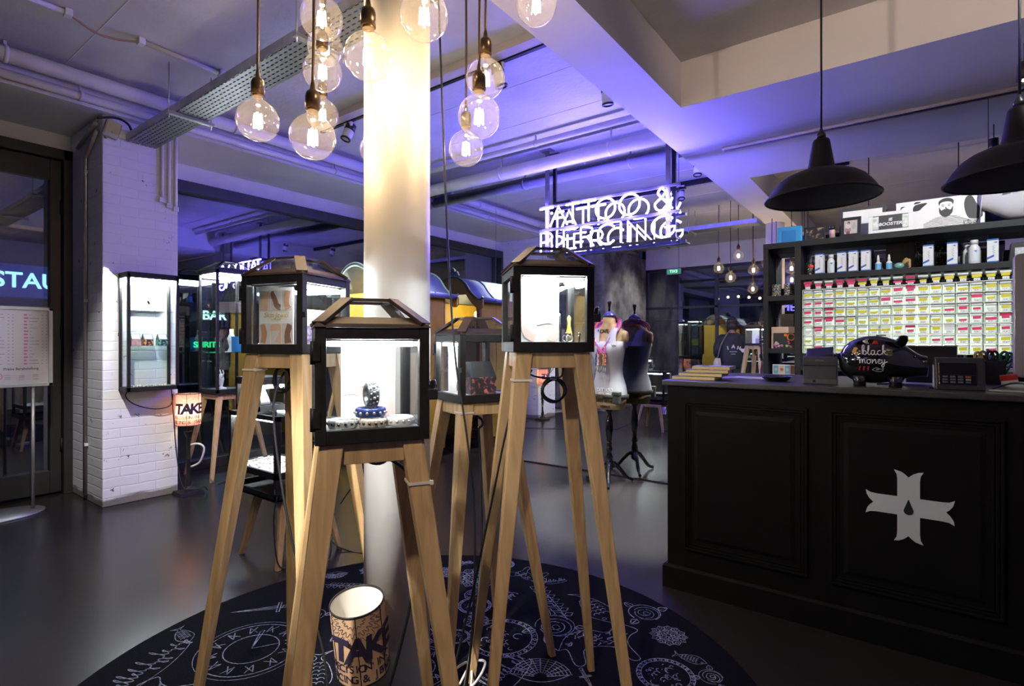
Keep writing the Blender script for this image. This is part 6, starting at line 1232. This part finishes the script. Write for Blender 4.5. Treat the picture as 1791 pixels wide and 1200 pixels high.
def bottle(label, px, ht, r, y=0.085):
    x = fx(px, SY + y); t = thing('bottle', label, 'bottle', (x, SY + y, U), 0, 'white bottles on the upper shelf'); b = B(); b.lathe([(r * 0.9, 0), (r, 0.004), (r, ht * 0.62), (r * 0.96, ht * 0.68), (r * 0.6, ht * 0.80), (r * 0.58, ht * 0.84)], 24); b.build('bottle_body', WPLAS, t)
    b = B(); b.lathe([(r * 0.70, ht * 0.83), (r * 0.70, ht * 0.985), (r * 0.64, ht)], 24); b.build('cap', WPLAS, t)
    b = B(); b.lathe([(r + 0.0006, ht * 0.12), (r + 0.0006, ht * 0.58)], 24, cap=False); b.build('label', P('bottle_label', (0.66, 0.70, 0.72), 0.4), t)
    b = B(); b.prism([(-0.006, 0.02), (0.014, 0.024), (0.008, 0.014), (0.014, 0.008)], 0.0006, facing(0, -r - 0.0008, ht * 0.42)); b.build('label_print', BLU, t)
bottle('white capped bottle between the first two cartons', 1453.5, 0.148, 0.025); bottle('large white ribbed bottle near the right end of upper shelf', 1704, 0.166, 0.031); bottle('white bottle half hidden behind the large bottle', 1692, 0.150, 0.026, 0.16)
for px, lab in ((1536, 'left of the two small spray bottles with blue labels'), (1555, 'right of the two small spray bottles with blue labels')):
    x = fx(px, SY + 0.07); t = thing('spray_bottle', lab, 'bottle', (x, SY + 0.07, U), 0, 'spray bottles on the upper shelf'); b = B(); b.lathe([(0.0175, 0), (0.0185, 0.003), (0.0185, 0.055), (0.009, 0.066), (0.008, 0.070)], 20); b.build('bottle_body', WPLAS, t)
    b = B(); b.lathe([(0.009, 0.068), (0.0085, 0.085), (0.0055, 0.108), (0.005, 0.113)], 16); b.build('nozzle', WPLAS, t); b = B(); b.lathe([(0.0189, 0.003), (0.0189, 0.05)], 20, cap=False); b.build('label', P('spray_blue', (0.16, 0.42, 0.66), 0.4), t)
x = fx(1416, SY + 0.06); t = thing('sticker_jar', 'black patterned jar with red heart at the left end of upper shelf', 'jar', (x, SY + 0.08, U)); b = B(); b.lathe([(0.032, 0), (0.033, 0.005), (0.033, 0.085), (0.026, 0.095), (0.026, 0.10)], 24); b.build('jar_body', noisy('black_white_print', (0.01, 0.01, 0.01), (0.6, 0.6, 0.6), 90, 0.3, lo=0.58, hi=0.64), t); b = B(); b.ball((0.010, -0.026, 0.065), 0.017, 14, 10, (1.3, 0.5, 0.9)); b.build('red_emblem', P('emblem_red', (0.75, 0.03, 0.02), 0.4), t)
x = fx(1578, SY + 0.07); t = thing('crab_ornament', 'teal and tan crab shaped ornament on the upper shelf', 'ornament', (x, SY + 0.08, U)); b = B(); b.ball((-0.018, 0, 0.026), 0.026, 16, 12, (1.2, 0.8, 0.9)); b.build('shell', P('teal_glaze', (0.18, 0.40, 0.36), 0.3), t)
for k in range(3):
    b = B(); b.tube(spline([(0.0, 0, 0.03), (0.022, -0.01 + 0.01 * k, 0.05 + 0.012 * k), (0.045, -0.01, 0.062 - 0.02 * k), (0.040, -0.012, 0.03 - 0.012 * k)]), [0.008] * 8 + [0.010] * 8 + [0.006] * 9, 8); b.build('claw', P('tan_glaze', (0.42, 0.28, 0.10), 0.4), t)
for px, lab, h_ in ((1610, 'dark glittering bead curtain left of the lone carton', 0.20), (1646, 'dark glittering bead curtain right of the lone carton', 0.20)):
    x = fx(px, SY + 0.18); t = thing('bead_curtain', lab, 'curtain', (x, SY + 0.2, U + 0.001)); b = B()
    for k in range(7): b.tube([(-0.03 + k * 0.010, 0.004 * math.sin(k * 2), 0.0), (-0.03 + k * 0.010, 0.004 * math.cos(k), h_)], 0.0045, 6)
    b.build('strands', P('black_bead', (0.012, 0.012, 0.014), 0.2), t); b = B(); rk = random.Random(int(px))
    for k in range(26): b.ball((rk.uniform(-0.032, 0.034), -0.006, rk.uniform(0.01, 0.19)), 0.0025, 6, 4)
    b.build('glitter_beads', noisy('glitter', (0.05, 0.35, 0.25), (0.5, 0.12, 0.08), 70, 0.2), t)
x = fx(1782, SY + 0.06); t = thing('framed_plate', 'black tilted frame with silver plate at the shelf right end', 'picture frame', (x + 0.03, SY + 0.10, U)); b = B(); b.loft([[(-0.075, 0, 0), (-0.065, 0.0, 0.12), (-0.055, 0, 0.13), (0.09, 0, 0.13), (0.09, 0, 0)], [(-0.075, 0.04, 0), (-0.065, 0.04, 0.12), (-0.055, 0.04, 0.13), (0.09, 0.04, 0.13), (0.09, 0.04, 0)]], smooth=False); b.build('frame', BPLAS, t, 0.003); b = B(); b.bx(-0.045, 0.085, -0.002, 0.001, 0.008, 0.095); b.build('plate', SILV, t)
# top of the unit
TT = 2.1525
t = thing('gift_box', 'bright blue plastic case at the left end on top of the shelf', 'box', (fx(1381.5, SY + 0.06), SY + 0.06, TT), R(4)); b = B(); b.bx(-0.088, 0.088, -0.02, 0.025, 0, 0.128); b.build('box_body', P('case_blue', (0.02, 0.30, 0.62), 0.4), t, 0.006); b = B(); b.bx(-0.055, 0.045, -0.023, -0.0195, 0.012, 0.098); b.build('front_panel', P('case_blue_dark', (0.01, 0.19, 0.50), 0.4), t, 0.003)
def pic(label, px, y, wd, ht, fw, fm, inner, lean=8, rz=0, mat_=None, name='framed_picture'):
    t = thing(name, label, 'picture frame', (fx(px, SY + y), SY + y, TT), R(rz)); L = Mx.Rotation(R(-lean), 4, 'X'); b = B(); b.X = L
    for q in ((-wd / 2, wd / 2, 0, fw), (-wd / 2, wd / 2, ht - fw, ht), (-wd / 2, -wd / 2 + fw, fw, ht - fw), (wd / 2 - fw, wd / 2, fw, ht - fw)): b.bx(q[0], q[1], -0.008, 0.010, q[2], q[3])
    b.build('frame', fm, t, 0.001); b = B(); b.X = L; b.bx(-wd / 2 + fw, wd / 2 - fw, -0.002, 0.004, fw, ht - fw); b.build('picture', inner, t); return t, L
pic('dark framed photo of pale blossoms beside the blue case', 1425, 0.07, 0.142, 0.112, 0.010, P('frame_black', (0.015, 0.015, 0.016), 0.4), noisy('dark_photo', (0.015, 0.013, 0.02), (0.55, 0.38, 0.20), 26, 0.4, lo=0.5, hi=0.68))
pic('large grey frame with white mount standing at the back of shelf top', 1508, 0.16, 0.30, 0.245, 0.022, P('frame_grey', (0.035, 0.036, 0.036), 0.5), PAPER)
t, L = pic('small black framed photo of people in front of the large frame', 1488, 0.05, 0.130, 0.150, 0.022, P('frame_navy', (0.012, 0.014, 0.02), 0.35), P('photo_beige', (0.50, 0.44, 0.40), 0.4))
b = B(); b.X = L
for cx, cz, r_, m_ in ((-0.018, 0.085, 0.018, 0), (-0.014, 0.108, 0.010, 1), (-0.02, 0.052, 0.020, 2), (0.02, 0.075, 0.014, 3), (0.022, 0.10, 0.009, 3), (-0.018, 0.032, 0.012, 1)):
    b.m = m_; b.prism([(cx + r_ * math.cos(k * PI / 8), cz + r_ * 1.2 * math.sin(k * PI / 8)) for k in range(16)], 0.0008, Mx.Translation((0, -0.002, 0)) @ XZ)
b.build('photo_print', [P('ph_a', (0.62, 0.52, 0.50), 0.5), P('ph_b', (0.20, 0.08, 0.07), 0.5), P('ph_c', (0.30, 0.20, 0.22), 0.5), P('ph_d', (0.35, 0.38, 0.30), 0.5)], t)
t, L = pic('wide white box frame reading booster in the middle of the shelf top', 1557, 0.045, 0.265, 0.158, 0.026, P('frame_white', (0.74, 0.74, 0.72), 0.4), P('booster_ground', (0.035, 0.035, 0.038), 0.5))
b = B(); b.X = L; b.text('IE', 0.030, facing(0.0, -0.004, 0.098), 0.0008, shear=0.15, bold=0.0008); b.text('BOOSTER', 0.032, facing(0.0, -0.004, 0.066), 0.0008, shear=0.15, bold=0.0008); b.build('lettering', PAPER, t)
for s in (-1, 1):
    b = B(); b.X = L; b.bx(s * 0.088 - 0.018, s * 0.088 + 0.018, -0.006, -0.002, 0.03, 0.128); b.build('side_print', noisy('strip_print', (0.45, 0.50, 0.40), (0.75, 0.78, 0.75), 40, 0.5), t)
# canvas with a bearded man in a striped shirt
t = thing('canvas_print', 'black and white canvas of a bearded man in a striped shirt', 'picture', (fx(1648, SY + 0.09), SY + 0.09, TT), R(-2)); b = B(); b.X = Mx.Rotation(R(-7), 4, 'X'); b.bx(-0.265, 0.225, 0.0, 0.02, 0, 0.225); b.build('canvas', PAPER, t, 0.002)
b = B(); b.X = Mx.Rotation(R(-7), 4, 'X') @ Mx.Translation((0, -0.0004, 0)) @ XZ
def poly(p, n=5): b.prism([(q.x, q.y) for q in spline([V((u, v_, 0)) for u, v_ in p], n, True)], 0.0008)
cx, cz = 0.02, 0.135
poly([(cx - 0.036, cz + 0.030), (cx - 0.040, cz + 0.060), (cx - 0.015, cz + 0.080), (cx + 0.02, cz + 0.080), (cx + 0.042, cz + 0.060), (cx + 0.037, cz + 0.030), (cx + 0.030, cz + 0.050), (cx, cz + 0.058), (cx - 0.029, cz + 0.050)])
poly([(cx - 0.037, cz + 0.020), (cx - 0.036, cz - 0.02), (cx - 0.02, cz - 0.045), (cx, cz - 0.055), (cx + 0.02, cz - 0.045), (cx + 0.036, cz - 0.02), (cx + 0.037, cz + 0.020), (cx + 0.026, cz - 0.004), (cx + 0.008, cz + 0.004), (cx, cz + 0.002), (cx - 0.008, cz + 0.004), (cx - 0.026, cz - 0.004)])
for s in (-1, 1): poly([(cx + s * 0.008, cz + 0.034), (cx + s * 0.018, cz + 0.038), (cx + s * 0.028, cz + 0.033), (cx + s * 0.018, cz + 0.035)], 3); poly([(cx + s * 0.010, cz + 0.026), (cx + s * 0.017, cz + 0.029), (cx + s * 0.025, cz + 0.026), (cx + s * 0.017, cz + 0.024)], 3)
poly([(cx - 0.003, cz + 0.02), (cx + 0.005, cz + 0.008), (cx + 0.007, cz + 0.004), (cx - 0.002, cz + 0.005)], 3)
for k in range(9):
    zz_ = 0.012 + k * 0.0085; hw = 0.125 - max(0, k - 4) * 0.016; q = [V((cx - hw + 2 * hw * i / 8, zz_ + 0.006 * math.sin(PI * i / 8) + 0.0015 * math.sin(i * 2.3 + k), 0)) for i in range(9)]; b.ribbon(q, 0.0028)
poly([(0.125, 0.10), (0.118, 0.16), (0.128, 0.205), (0.150, 0.215), (0.165, 0.20), (0.185, 0.15), (0.205, 0.12), (0.215, 0.07), (0.20, 0.05), (0.16, 0.05), (0.14, 0.06)])
poly([(-0.165, 0.15), (-0.155, 0.19), (-0.10, 0.20), (-0.085, 0.195), (-0.11, 0.17), (-0.13, 0.15)]); poly([(-0.25, 0.14), (-0.23, 0.18), (-0.21, 0.19), (-0.235, 0.19), (-0.24, 0.16)], 3); poly([(-0.16, 0.20), (-0.15, 0.215), (-0.12, 0.212), (-0.13, 0.204)], 3)
for k in range(16): b.ribbon([V((rb.uniform(0.11, 0.21), rb.uniform(0.005, 0.05), 0)), V((rb.uniform(0.11, 0.21), rb.uniform(0.005, 0.06), 0))], 0.0026)
b.build('print_pattern', INKB, t, norm=False)
# pale cushion bag on the shelf top
t = thing('pillow', 'large pale pillow lettered like a at the right end of shelf top', 'pillow', (0.60, SY + 0.07, TT + 0.002), R(-3)); PIL = noisy('pillow_cotton', (0.52, 0.51, 0.53), (0.60, 0.59, 0.61), 4, 0.85, bump=0.25, bscale=12)
b = B(); rings = []
for i in range(15):
    u = i / 14; x_ = -0.24 + 0.60 * u; e = math.sin(PI * min(max(u, 0.03), 0.97)) ** 0.42; rings.append([(x_, 0.085 * e * math.cos(2 * PI * k / 24), 0.165 + (0.165 * e) * math.copysign(abs(math.sin(2 * PI * k / 24)) ** 0.8, math.sin(2 * PI * k / 24)) + 0.01 * math.sin(i * 1.3)) for k in range(24)])
b.loft(rings); b.build('cushion', PIL, t, sub=1)
b = B(); b.text('LIKE A', 0.045, facing(-0.055, -0.088, 0.19), 0.002, shear=0.3, bold=0.0015); b.build('lettering', INKB, t)
b = B(); b.loft([[(-0.235 + 0.02 * q_, -0.05 + 0.1 * k / 8, 0.02 + 0.28 * q_ + 0.012 * math.sin(k * 1.6)) for k in range(9)] for q_ in (0, 0.33, 0.66, 1)], False, False, False); o_ = b.build('hem_fold', PIL, t); k_ = o_.modifiers.new('thick', 'SOLIDIFY'); k_.thickness = 0.006
t = thing('product_tube', 'short pink and black jar on the shelf top beside the grey frame', 'jar', (fx(1455, SY + 0.10), SY + 0.12, TT)); b = B(); b.lathe([(0.020, 0), (0.020, 0.075), (0.018, 0.08)], 18); b.build('jar_body', P('jar_pink', (0.60, 0.42, 0.36), 0.4), t); b = B(); b.lathe([(0.021, 0.08), (0.021, 0.11)], 18); b.build('cap', BPLAS, t)
# left column of the unit
def beads(label, px, m, n):
    t = thing('bracelet_roll', label, 'bracelets', (fx(px, SY + 0.08), SY + 0.09, 1.7295), 0, 'bracelet rolls on the shelf')
    for k in range(n):
        b = B(); b.tube([(0.030 * math.cos(2 * PI * i / 22), 0.030 * math.sin(2 * PI * i / 22), 0.0065 + k * 0.012) for i in range(22)], 0.0062, 6, True); b.build('bracelet', noisy(f'bead_mix_{(k + m) % 4}', [(0.02, 0.02, 0.02), (0.02, 0.02, 0.02), (0.03, 0.02, 0.03), (0.02, 0.02, 0.03)][(k + m) % 4], [(0.75, 0.73, 0.68), (0.65, 0.35, 0.45), (0.70, 0.65, 0.20), (0.35, 0.55, 0.60)][(k + m) % 4], 140, 0.4, lo=0.48, hi=0.54), t)
beads('stack of dark spotted bracelets at left in the upper shelf niche', 1357, 0, 8); beads('stack of dark spotted bracelets at right in the upper shelf niche', 1379, 1, 8)
t = thing('picture_card', 'black card with orange round badges and cartoon flowers in the shelf niche', 'card', (fx(1369, SY + 0.06), SY + 0.07, 1.3065), R(3)); b = B(); b.bx(-0.085, 0.085, 0, 0.025, 0, 0.175); b.build('card_board', P('card_black', (0.02, 0.02, 0.02), 0.5), t)
b = B(); rq = random.Random(4); M_ = Mx.Translation((0, -0.0002, 0)) @ XZ
def disc(cx, cz, r_, m_, n=14, h=0.0008):
    b.m = m_; b.prism([(cx + r_ * math.cos(2 * PI * k / n), cz + r_ * math.sin(2 * PI * k / n)) for k in range(n)], h, M_)
b.m = 0; b.prism([(-0.085, 0.125), (0.085, 0.125), (0.085, 0.175), (-0.085, 0.175)], 0.0006, M_); b.prism([(-0.085, 0), (-0.072, 0), (-0.072, 0.13), (-0.085, 0.13)], 0.0006, M_)
disc(0.058, 0.092, 0.030, 1, 20); disc(0.058, 0.092, 0.021, 2, 18, 0.0012); disc(0.018, 0.108, 0.012, 1)
for k in range(16): disc(rq.uniform(-0.06, 0.065), rq.uniform(0.012, 0.07), rq.uniform(0.006, 0.012), rq.choice((3, 4, 5, 6)), 9, 0.0008 + k * 0.00005)
b.build('print_pattern', [P('pr_peach', (0.65, 0.45, 0.33), 0.5), P('pr_orange', (0.80, 0.22, 0.01), 0.5), P('card_black'), P('pr_green', (0.25, 0.50, 0.08), 0.5), P('pr_grey', (0.45, 0.45, 0.48), 0.5), P('pr_pink', (0.60, 0.10, 0.30), 0.5), P('pr_sand', (0.60, 0.50, 0.30), 0.5)], t)
t = thing('gift_box', 'grey card box at the back of the middle shelf niche', 'box', (fx(1376, SY + 0.2), SY + 0.2, 1.3065)); b = B(); b.bx(-0.055, 0.055, -0.03, 0.03, 0, 0.28); b.build('box_body', P('box_grey', (0.20, 0.20, 0.20), 0.5), t, 0.002); b = B(); b.bx(-0.056, 0.056, -0.031, 0.031, 0.25, 0.282); b.build('lid', P('box_grey'), t)
t = thing('picture_card', 'long card of skin photos on blue in the lowest visible niche', 'card', (fx(1371, SY + 0.06), SY + 0.07, 0.901), R(3)); b = B(); b.bx(-0.085, 0.085, 0, 0.02, 0, 0.275); b.build('card_board', PAPER, t)
b = B(); M_ = Mx.Translation((0, -0.0002, 0)) @ XZ
for i, m_ in enumerate((0, 1, 0, 2)): b.m = m_; b.prism([(-0.08 + i * 0.042, 0.2), (-0.041 + i * 0.042, 0.2), (-0.041 + i * 0.042, 0.268), (-0.08 + i * 0.042, 0.268)], 0.0006, M_); disc(-0.06 + i * 0.042, 0.235, 0.012, 1 + (i % 2), 10, 0.001)
b.build('print_pattern', [P('pr_sky', (0.15, 0.38, 0.55), 0.5), P('pr_peach'), P('pr_brown', (0.30, 0.15, 0.10), 0.5)], t)

# ---------------------------------------------------------------- black pendant shades over the counter
def pendant(label, x, y, zrim, D):
    t = thing('pendant_lamp', label, 'pendant lamp', (x, y, zrim), 0, 'black pendant shades over the counter'); r = D / 2; PB_ = noisy('matt_black_enamel', (0.010, 0.009, 0.010), (0.014, 0.013, 0.014), 14, 0.5, spec=0.2)
    out = [(r, 0.0), (r * 1.01, 0.006), (r * 0.975, 0.012), (r * 0.94, 0.028), (r * 0.86, 0.060), (r * 0.76, 0.092), (r * 0.64, 0.114), (r * 0.50, 0.130), (r * 0.36, 0.140), (r * 0.285, 0.144), (r * 0.245, 0.152), (r * 0.225, 0.175), (r * 0.155, 0.290), (r * 0.135, 0.302), (0.02, 0.306)]
    b = B(); b.lathe(out, 64, cap=False); b.build('shade', PB_, t)
    b = B(); b.lathe([(q - 0.004, z_ - 0.003 if z_ > 0.01 else z_) for q, z_ in out[:-1]] + [(0.02, 0.300)], 64, cap=False); b.build('inner_shade', P('inner_black', (0.035, 0.032, 0.032), 0.6), t)
    b = B(); b.tube([(r * math.cos(2 * PI * k / 64), r * math.sin(2 * PI * k / 64), 0.004) for k in range(64)], 0.005, 8, True); b.build('rim', PB_, t)
    b = B(); b.lathe([(0.022, 0.312), (0.020, 0.330), (0.010, 0.345), (0.006, 0.36)], 18); b.build('cord_grip', BPLAS, t)
    b = B(); b.tube([(0, 0, 0.35), (0, 0, (3.44 if y < 3.97 else 3.10) - zrim)], 0.0052, 8); b.build('flex', CORDM, t)
    b = B(); b.lathe([(0.02, 0.30), (0.02, 0.22), (0.017, 0.21)], 16); b.ball((0, 0, 0.165), 0.04, 16, 12); b.build('bulb', P('unlit_bulb', (0.55, 0.55, 0.55), 0.2), t)
    b = B(); zc = (3.44 if y < 3.97 else 3.10) - zrim; b.lathe([(0.05, zc - 0.03), (0.055, zc - 0.002)], 20); b.build('ceiling_rose', BPLAS, t)
pendant('black enamel pendant shade hanging over the printer and the pig', -0.372, 3.15, 2.085, 0.52)
pendant('black enamel pendant shade before the pillow end of the shelf', 0.37, 3.15, 2.055, 0.52)

# ---------------------------------------------------------------- shop assistant seen in the mirror
PX, PY = -2.55, 0.10
person = thing('person', 'person in a dark lettered top and backpack, seen from behind in the mirror', 'person', (PX, PY, 0.0), R(-22))
def skinned(name, verts, edges, radii, m, sub=2):
    me = bpy.data.meshes.new(name); me.from_pydata(verts, edges, []); o = bpy.data.objects.new(name, me); COL.objects.link(o); o.parent = person
    k = o.modifiers.new('skin', 'SKIN'); k.use_smooth_shade = True
    for v_, r_ in zip(me.skin_vertices[0].data, radii): v_.radius = r_ if isinstance(r_, tuple) else (r_, r_)
    me.skin_vertices[0].data[0].use_root = True
    k = o.modifiers.new('sub', 'SUBSURF'); k.levels = sub; k.render_levels = sub
    me.materials.append(m); return o
SKN = P('skin', (0.42, 0.24, 0.17), 0.5); DKC = noisy('dark_navy_cloth', (0.010, 0.012, 0.020), (0.016, 0.018, 0.030), 8, 0.85)
# body faces local -Y; the head is bowed a little
verts = [(0, 0, 0.96), (0, 0.01, 1.12), (0, 0.0, 1.30), (0, 0.0, 1.44), (0, -0.01, 1.53), (0, -0.03, 1.60), (0, -0.05, 1.69),
         (0.17, 0, 1.43), (0.23, 0.0, 1.22), (0.20, -0.20, 1.12), (0.12, -0.34, 1.15), (-0.17, 0, 1.43), (-0.23, 0.0, 1.22), (-0.20, -0.20, 1.12), (-0.12, -0.34, 1.15),
         (0.09, 0, 0.90), (0.10, -0.01, 0.50), (0.10, 0.02, 0.09), (0.11, -0.14, 0.035), (-0.09, 0, 0.90), (-0.10, -0.01, 0.50), (-0.10, 0.02, 0.09), (-0.11, -0.14, 0.035)]
edges_ = [(0, 1), (1, 2), (2, 3), (3, 4), (4, 5), (5, 6), (3, 7), (7, 8), (8, 9), (9, 10), (3, 11), (11, 12), (12, 13), (13, 14), (0, 15), (15, 16), (16, 17), (17, 18), (0, 19), (19, 20), (20, 21), (21, 22)]
rad = [(0.15, 0.11), (0.14, 0.10), (0.16, 0.11), (0.12, 0.09), 0.055, 0.058, (0.075, 0.09), 0.052, 0.042, 0.034, 0.026, 0.052, 0.042, 0.034, 0.026, 0.085, 0.06, 0.042, 0.035, 0.085, 0.06, 0.042, 0.035]
skinned('body', verts, edges_, rad, SKN)
for s in (-1, 1):
    for k in range(5):
        b0 = V((s * (0.10 + 0.012 * (k - 2)), -0.37, 1.152)) if k < 4 else V((s * 0.085, -0.345, 1.145)); dv = V((-s * 0.2 + 0.05 * (k - 1.5) * s, -0.95, -0.1)) if k < 4 else V((-s * 0.8, -0.5, 0.1)); ln = (0.05, 0.058, 0.055, 0.045, 0.04)[k]
        b = B(); b.tube([b0, b0 + dv * ln * 0.5, b0 + dv * ln * 0.85 + V((0, 0, -0.012)), b0 + dv * ln + V((0, 0.0, -0.026))], [0.009, 0.0085, 0.008, 0.006], 8); b.build('finger', SKN, person)
b = B(); b.loft([ell(0, 0.0, 0.185, 0.135, 0.90), ell(0, 0.0, 0.19, 0.14, 1.05), ell(0, 0.0, 0.205, 0.145, 1.25), ell(0, 0, 0.215, 0.13, 1.38), ell(0, 0, 0.17, 0.10, 1.47), ell(0, 0, 0.085, 0.075, 1.53)], True, True, True)
for s in (-1, 1): b.tube(spline([(s * 0.15, 0, 1.42), (s * 0.205, 0, 1.36), (s * 0.245, -0.005, 1.22), (s * 0.225, -0.12, 1.14), (s * 0.18, -0.26, 1.13)], 5), [0.088] * 5 + [0.080] * 5 + [0.068] * 5 + [0.055] * 5 + [0.045], 14); b.ball((s * 0.16, 0, 1.415), 0.092, 16, 12)
b.build('jacket', DKC, person)
b = B()
for s in (-1, 1): b.tube(spline([(s * 0.08, 0, 0.98), (s * 0.10, 0, 0.72), (s * 0.10, -0.01, 0.48), (s * 0.10, 0.02, 0.08)], 5), [0.115] * 5 + [0.095] * 5 + [0.08] * 5 + [0.07], 16)
b.loft([ell(0, 0, 0.185, 0.13, 0.90), ell(0, 0, 0.18, 0.125, 1.0)]); b.build('trousers', P('trousers_dark', (0.014, 0.015, 0.02), 0.8), person)
b = B()
for s in (-1, 1): b.loft([ell(s * 0.105, -0.06, 0.05, 0.14, 0.0), ell(s * 0.105, -0.06, 0.052, 0.142, 0.03), ell(s * 0.105, -0.03, 0.048, 0.10, 0.075), ell(s * 0.10, 0.01, 0.045, 0.055, 0.11)])
b.build('shoes', BPLAS, person)
HAIR = noisy('dark_hair', (0.008, 0.007, 0.007), (0.02, 0.016, 0.014), 40, 0.6, stretch=(1, 1, 0.2))
b = B(); b.ball((0, -0.035, 1.705), 0.106, 22, 16, (0.88, 1.02, 1.12)); b.loft([ell(0, -0.0, 0.085, 0.075, 1.585, 20), ell(0, -0.005, 0.098, 0.095, 1.65, 20), ell(0, -0.02, 0.095, 0.10, 1.72, 20)]); b.build('hair', HAIR, person)
b = B(); b.loft([ell(0, -0.145, 0.012, 0.012, 1.67, 10), ell(0, -0.155, 0.016, 0.016, 1.655, 10), ell(0, -0.14, 0.01, 0.01, 1.69, 10)]); b.ball((0, -0.09, 1.665), 0.072, 16, 12, (0.9, 0.85, 1.15)); b.build('face', SKN, person)
for s in (-1, 1):
    b = B(); b.ball((s * 0.028, -0.150, 1.685), 0.010, 10, 8); b.build('eye', INKB, person)
    b = B(); b.ball((s * 0.084, -0.06, 1.675), 0.022, 10, 8, (0.4, 0.7, 1.3)); b.build('ear', SKN, person)
b = B(); b.bx(-0.022, 0.022, -0.158, -0.146, 1.622, 1.629); b.build('mouth', P('lip', (0.35, 0.12, 0.10), 0.5), person)
b = B()
for i, (ch, a) in enumerate((('I', 26), ('A', 0), ('H', -26))): b.text(ch, 0.085, facing(0.09 * (i - 1) * 1.0, 0.149, 1.285 - 0.025 * (i - 1) ** 2, 180) @ Mx.Rotation(R(-a * 0.5), 4, 'Z'), 0.004, bold=0.003)
b.text('\u2665', 0.07, facing(0.155, 0.135, 1.215, 180), 0.004) ; b.bx(-0.06, 0.06, 0.145, 0.148, 1.195, 1.203); b.bx(-0.035, 0.035, 0.145, 0.148, 1.155, 1.161); b.build('lettering', P('print_white_cloth', (0.65, 0.65, 0.66), 0.7), person)
t = thing('shoulder_bag', 'pale shoulder bag hanging at the side of the person', 'bag', (PX, PY, 0), R(-22)); b = B(); b.loft([ell(-0.245, 0.02, 0.05, 0.11, 0.80), ell(-0.25, 0.02, 0.07, 0.13, 0.90), ell(-0.25, 0.02, 0.06, 0.12, 1.02), ell(-0.24, 0.02, 0.04, 0.08, 1.08)]); b.build('bag_body', P('bag_cream', (0.55, 0.52, 0.46), 0.7), t)
b = B(); b.tube(spline([(-0.245, 0.06, 1.07), (-0.20, 0.10, 1.30), (-0.10, 0.09, 1.50), (-0.03, 0.0, 1.555), (-0.10, -0.10, 1.46), (-0.22, -0.06, 1.2), (-0.245, -0.03, 1.07)]), 0.012, 8); b.build('strap', P('strap_grey', (0.10, 0.11, 0.11), 0.7), t)
# string of small lamps outside the rear glazing
t = thing('string_lights', 'string of small warm lamps outside the rear glazing', 'string lights', (-4.0, -4.2, 2.6)); b = B(); b.tube(spline([(0, 0, 0), (1.5, 0, -0.12), (3.0, 0, -0.05), (4.5, 0, -0.12)]), 0.008, 6); b.build('cable', CORDM, t)
for k in range(18):
    b = B(); b.ball((0.25 * k, 0, -0.12 + 0.04 * math.sin(k)), 0.035, 8, 6); b.build('bulb', E('string_bulb', (1, 0.78, 0.5), 5), t)
b = B(); b.bx(-8, 4, -9, -8.8, -0.1, 6); struct('wall_yard', b, MATS['far_facade'])
b = B(); b.bx(-8, 4, -9, -1.7, -0.15, -0.1); struct('ground', b, MATS['asphalt'])

# small pieces that belong to a part of their thing, one level down
SUBS = {'lamp_shade': ('lettering', 'printed_flower', 'wire_ring', 'shade_lining'), 'card_board': ('printed_photos', 'lettering', 'print_pattern'), 'roof': ('roof_glass',), 'frame': ('hinge', 'latch'), 'glass_globe': ('filament', 'glass_stem', 'screw_base'),
        'box_body': ('lettering', 'label_print', 'blue_band', 'front_panel', 'window_film'), 'label': ('label_print',), 'pouch': ('pouch_flap',), 'price_sheet': ('print_pattern',), 'tank_top': ('lettering',), 'torso': ('printed_words',), 'back_shell': ('screen',), 'picture': ('photo_print', 'lettering', 'side_print'),
        'canvas': ('print_pattern',), 'cushion': ('lettering',), 'panel': ('emblem', 'emblem_drop'), 'jacket': ('lettering',), 'shade': ('rim', 'inner_shade'), 'board': ('lettering',), 'face_panel': ('lettering',), 'band': ('studs',), 'housing': ('heat_sink', 'rim', 'lens', 'indicator', 'key', 'screen', 'display_bar', 'socket'), 'cord_loop': ('beads', 'pendant'), 'face': ('eye', 'mouth', 'ear')}
for o in list(COL.objects):
    if o.parent is None and o.children:
        ch = {}
        for c in o.children: ch.setdefault(c.name.split('.')[0], []).append(c)
        if o.name.startswith('piggy_bank'): pairs = {'body': ('eye', 'lettering', 'print_pattern', 'coin_slot', 'tail', 'ear')}
        elif o.name.startswith('receipt_printer'): pairs = {'lid': ('lettering', 'cover_flap'), 'base': ('button',)}
        else: pairs = SUBS
        for p, kids in pairs.items():
            if p not in ch: continue
            host = ch[p][-1] if p == 'panel' else ch[p][0]
            for kname in kids:
                for c in ch.get(kname, ()):
                    if c.parent == o and not c.children: c.parent = host
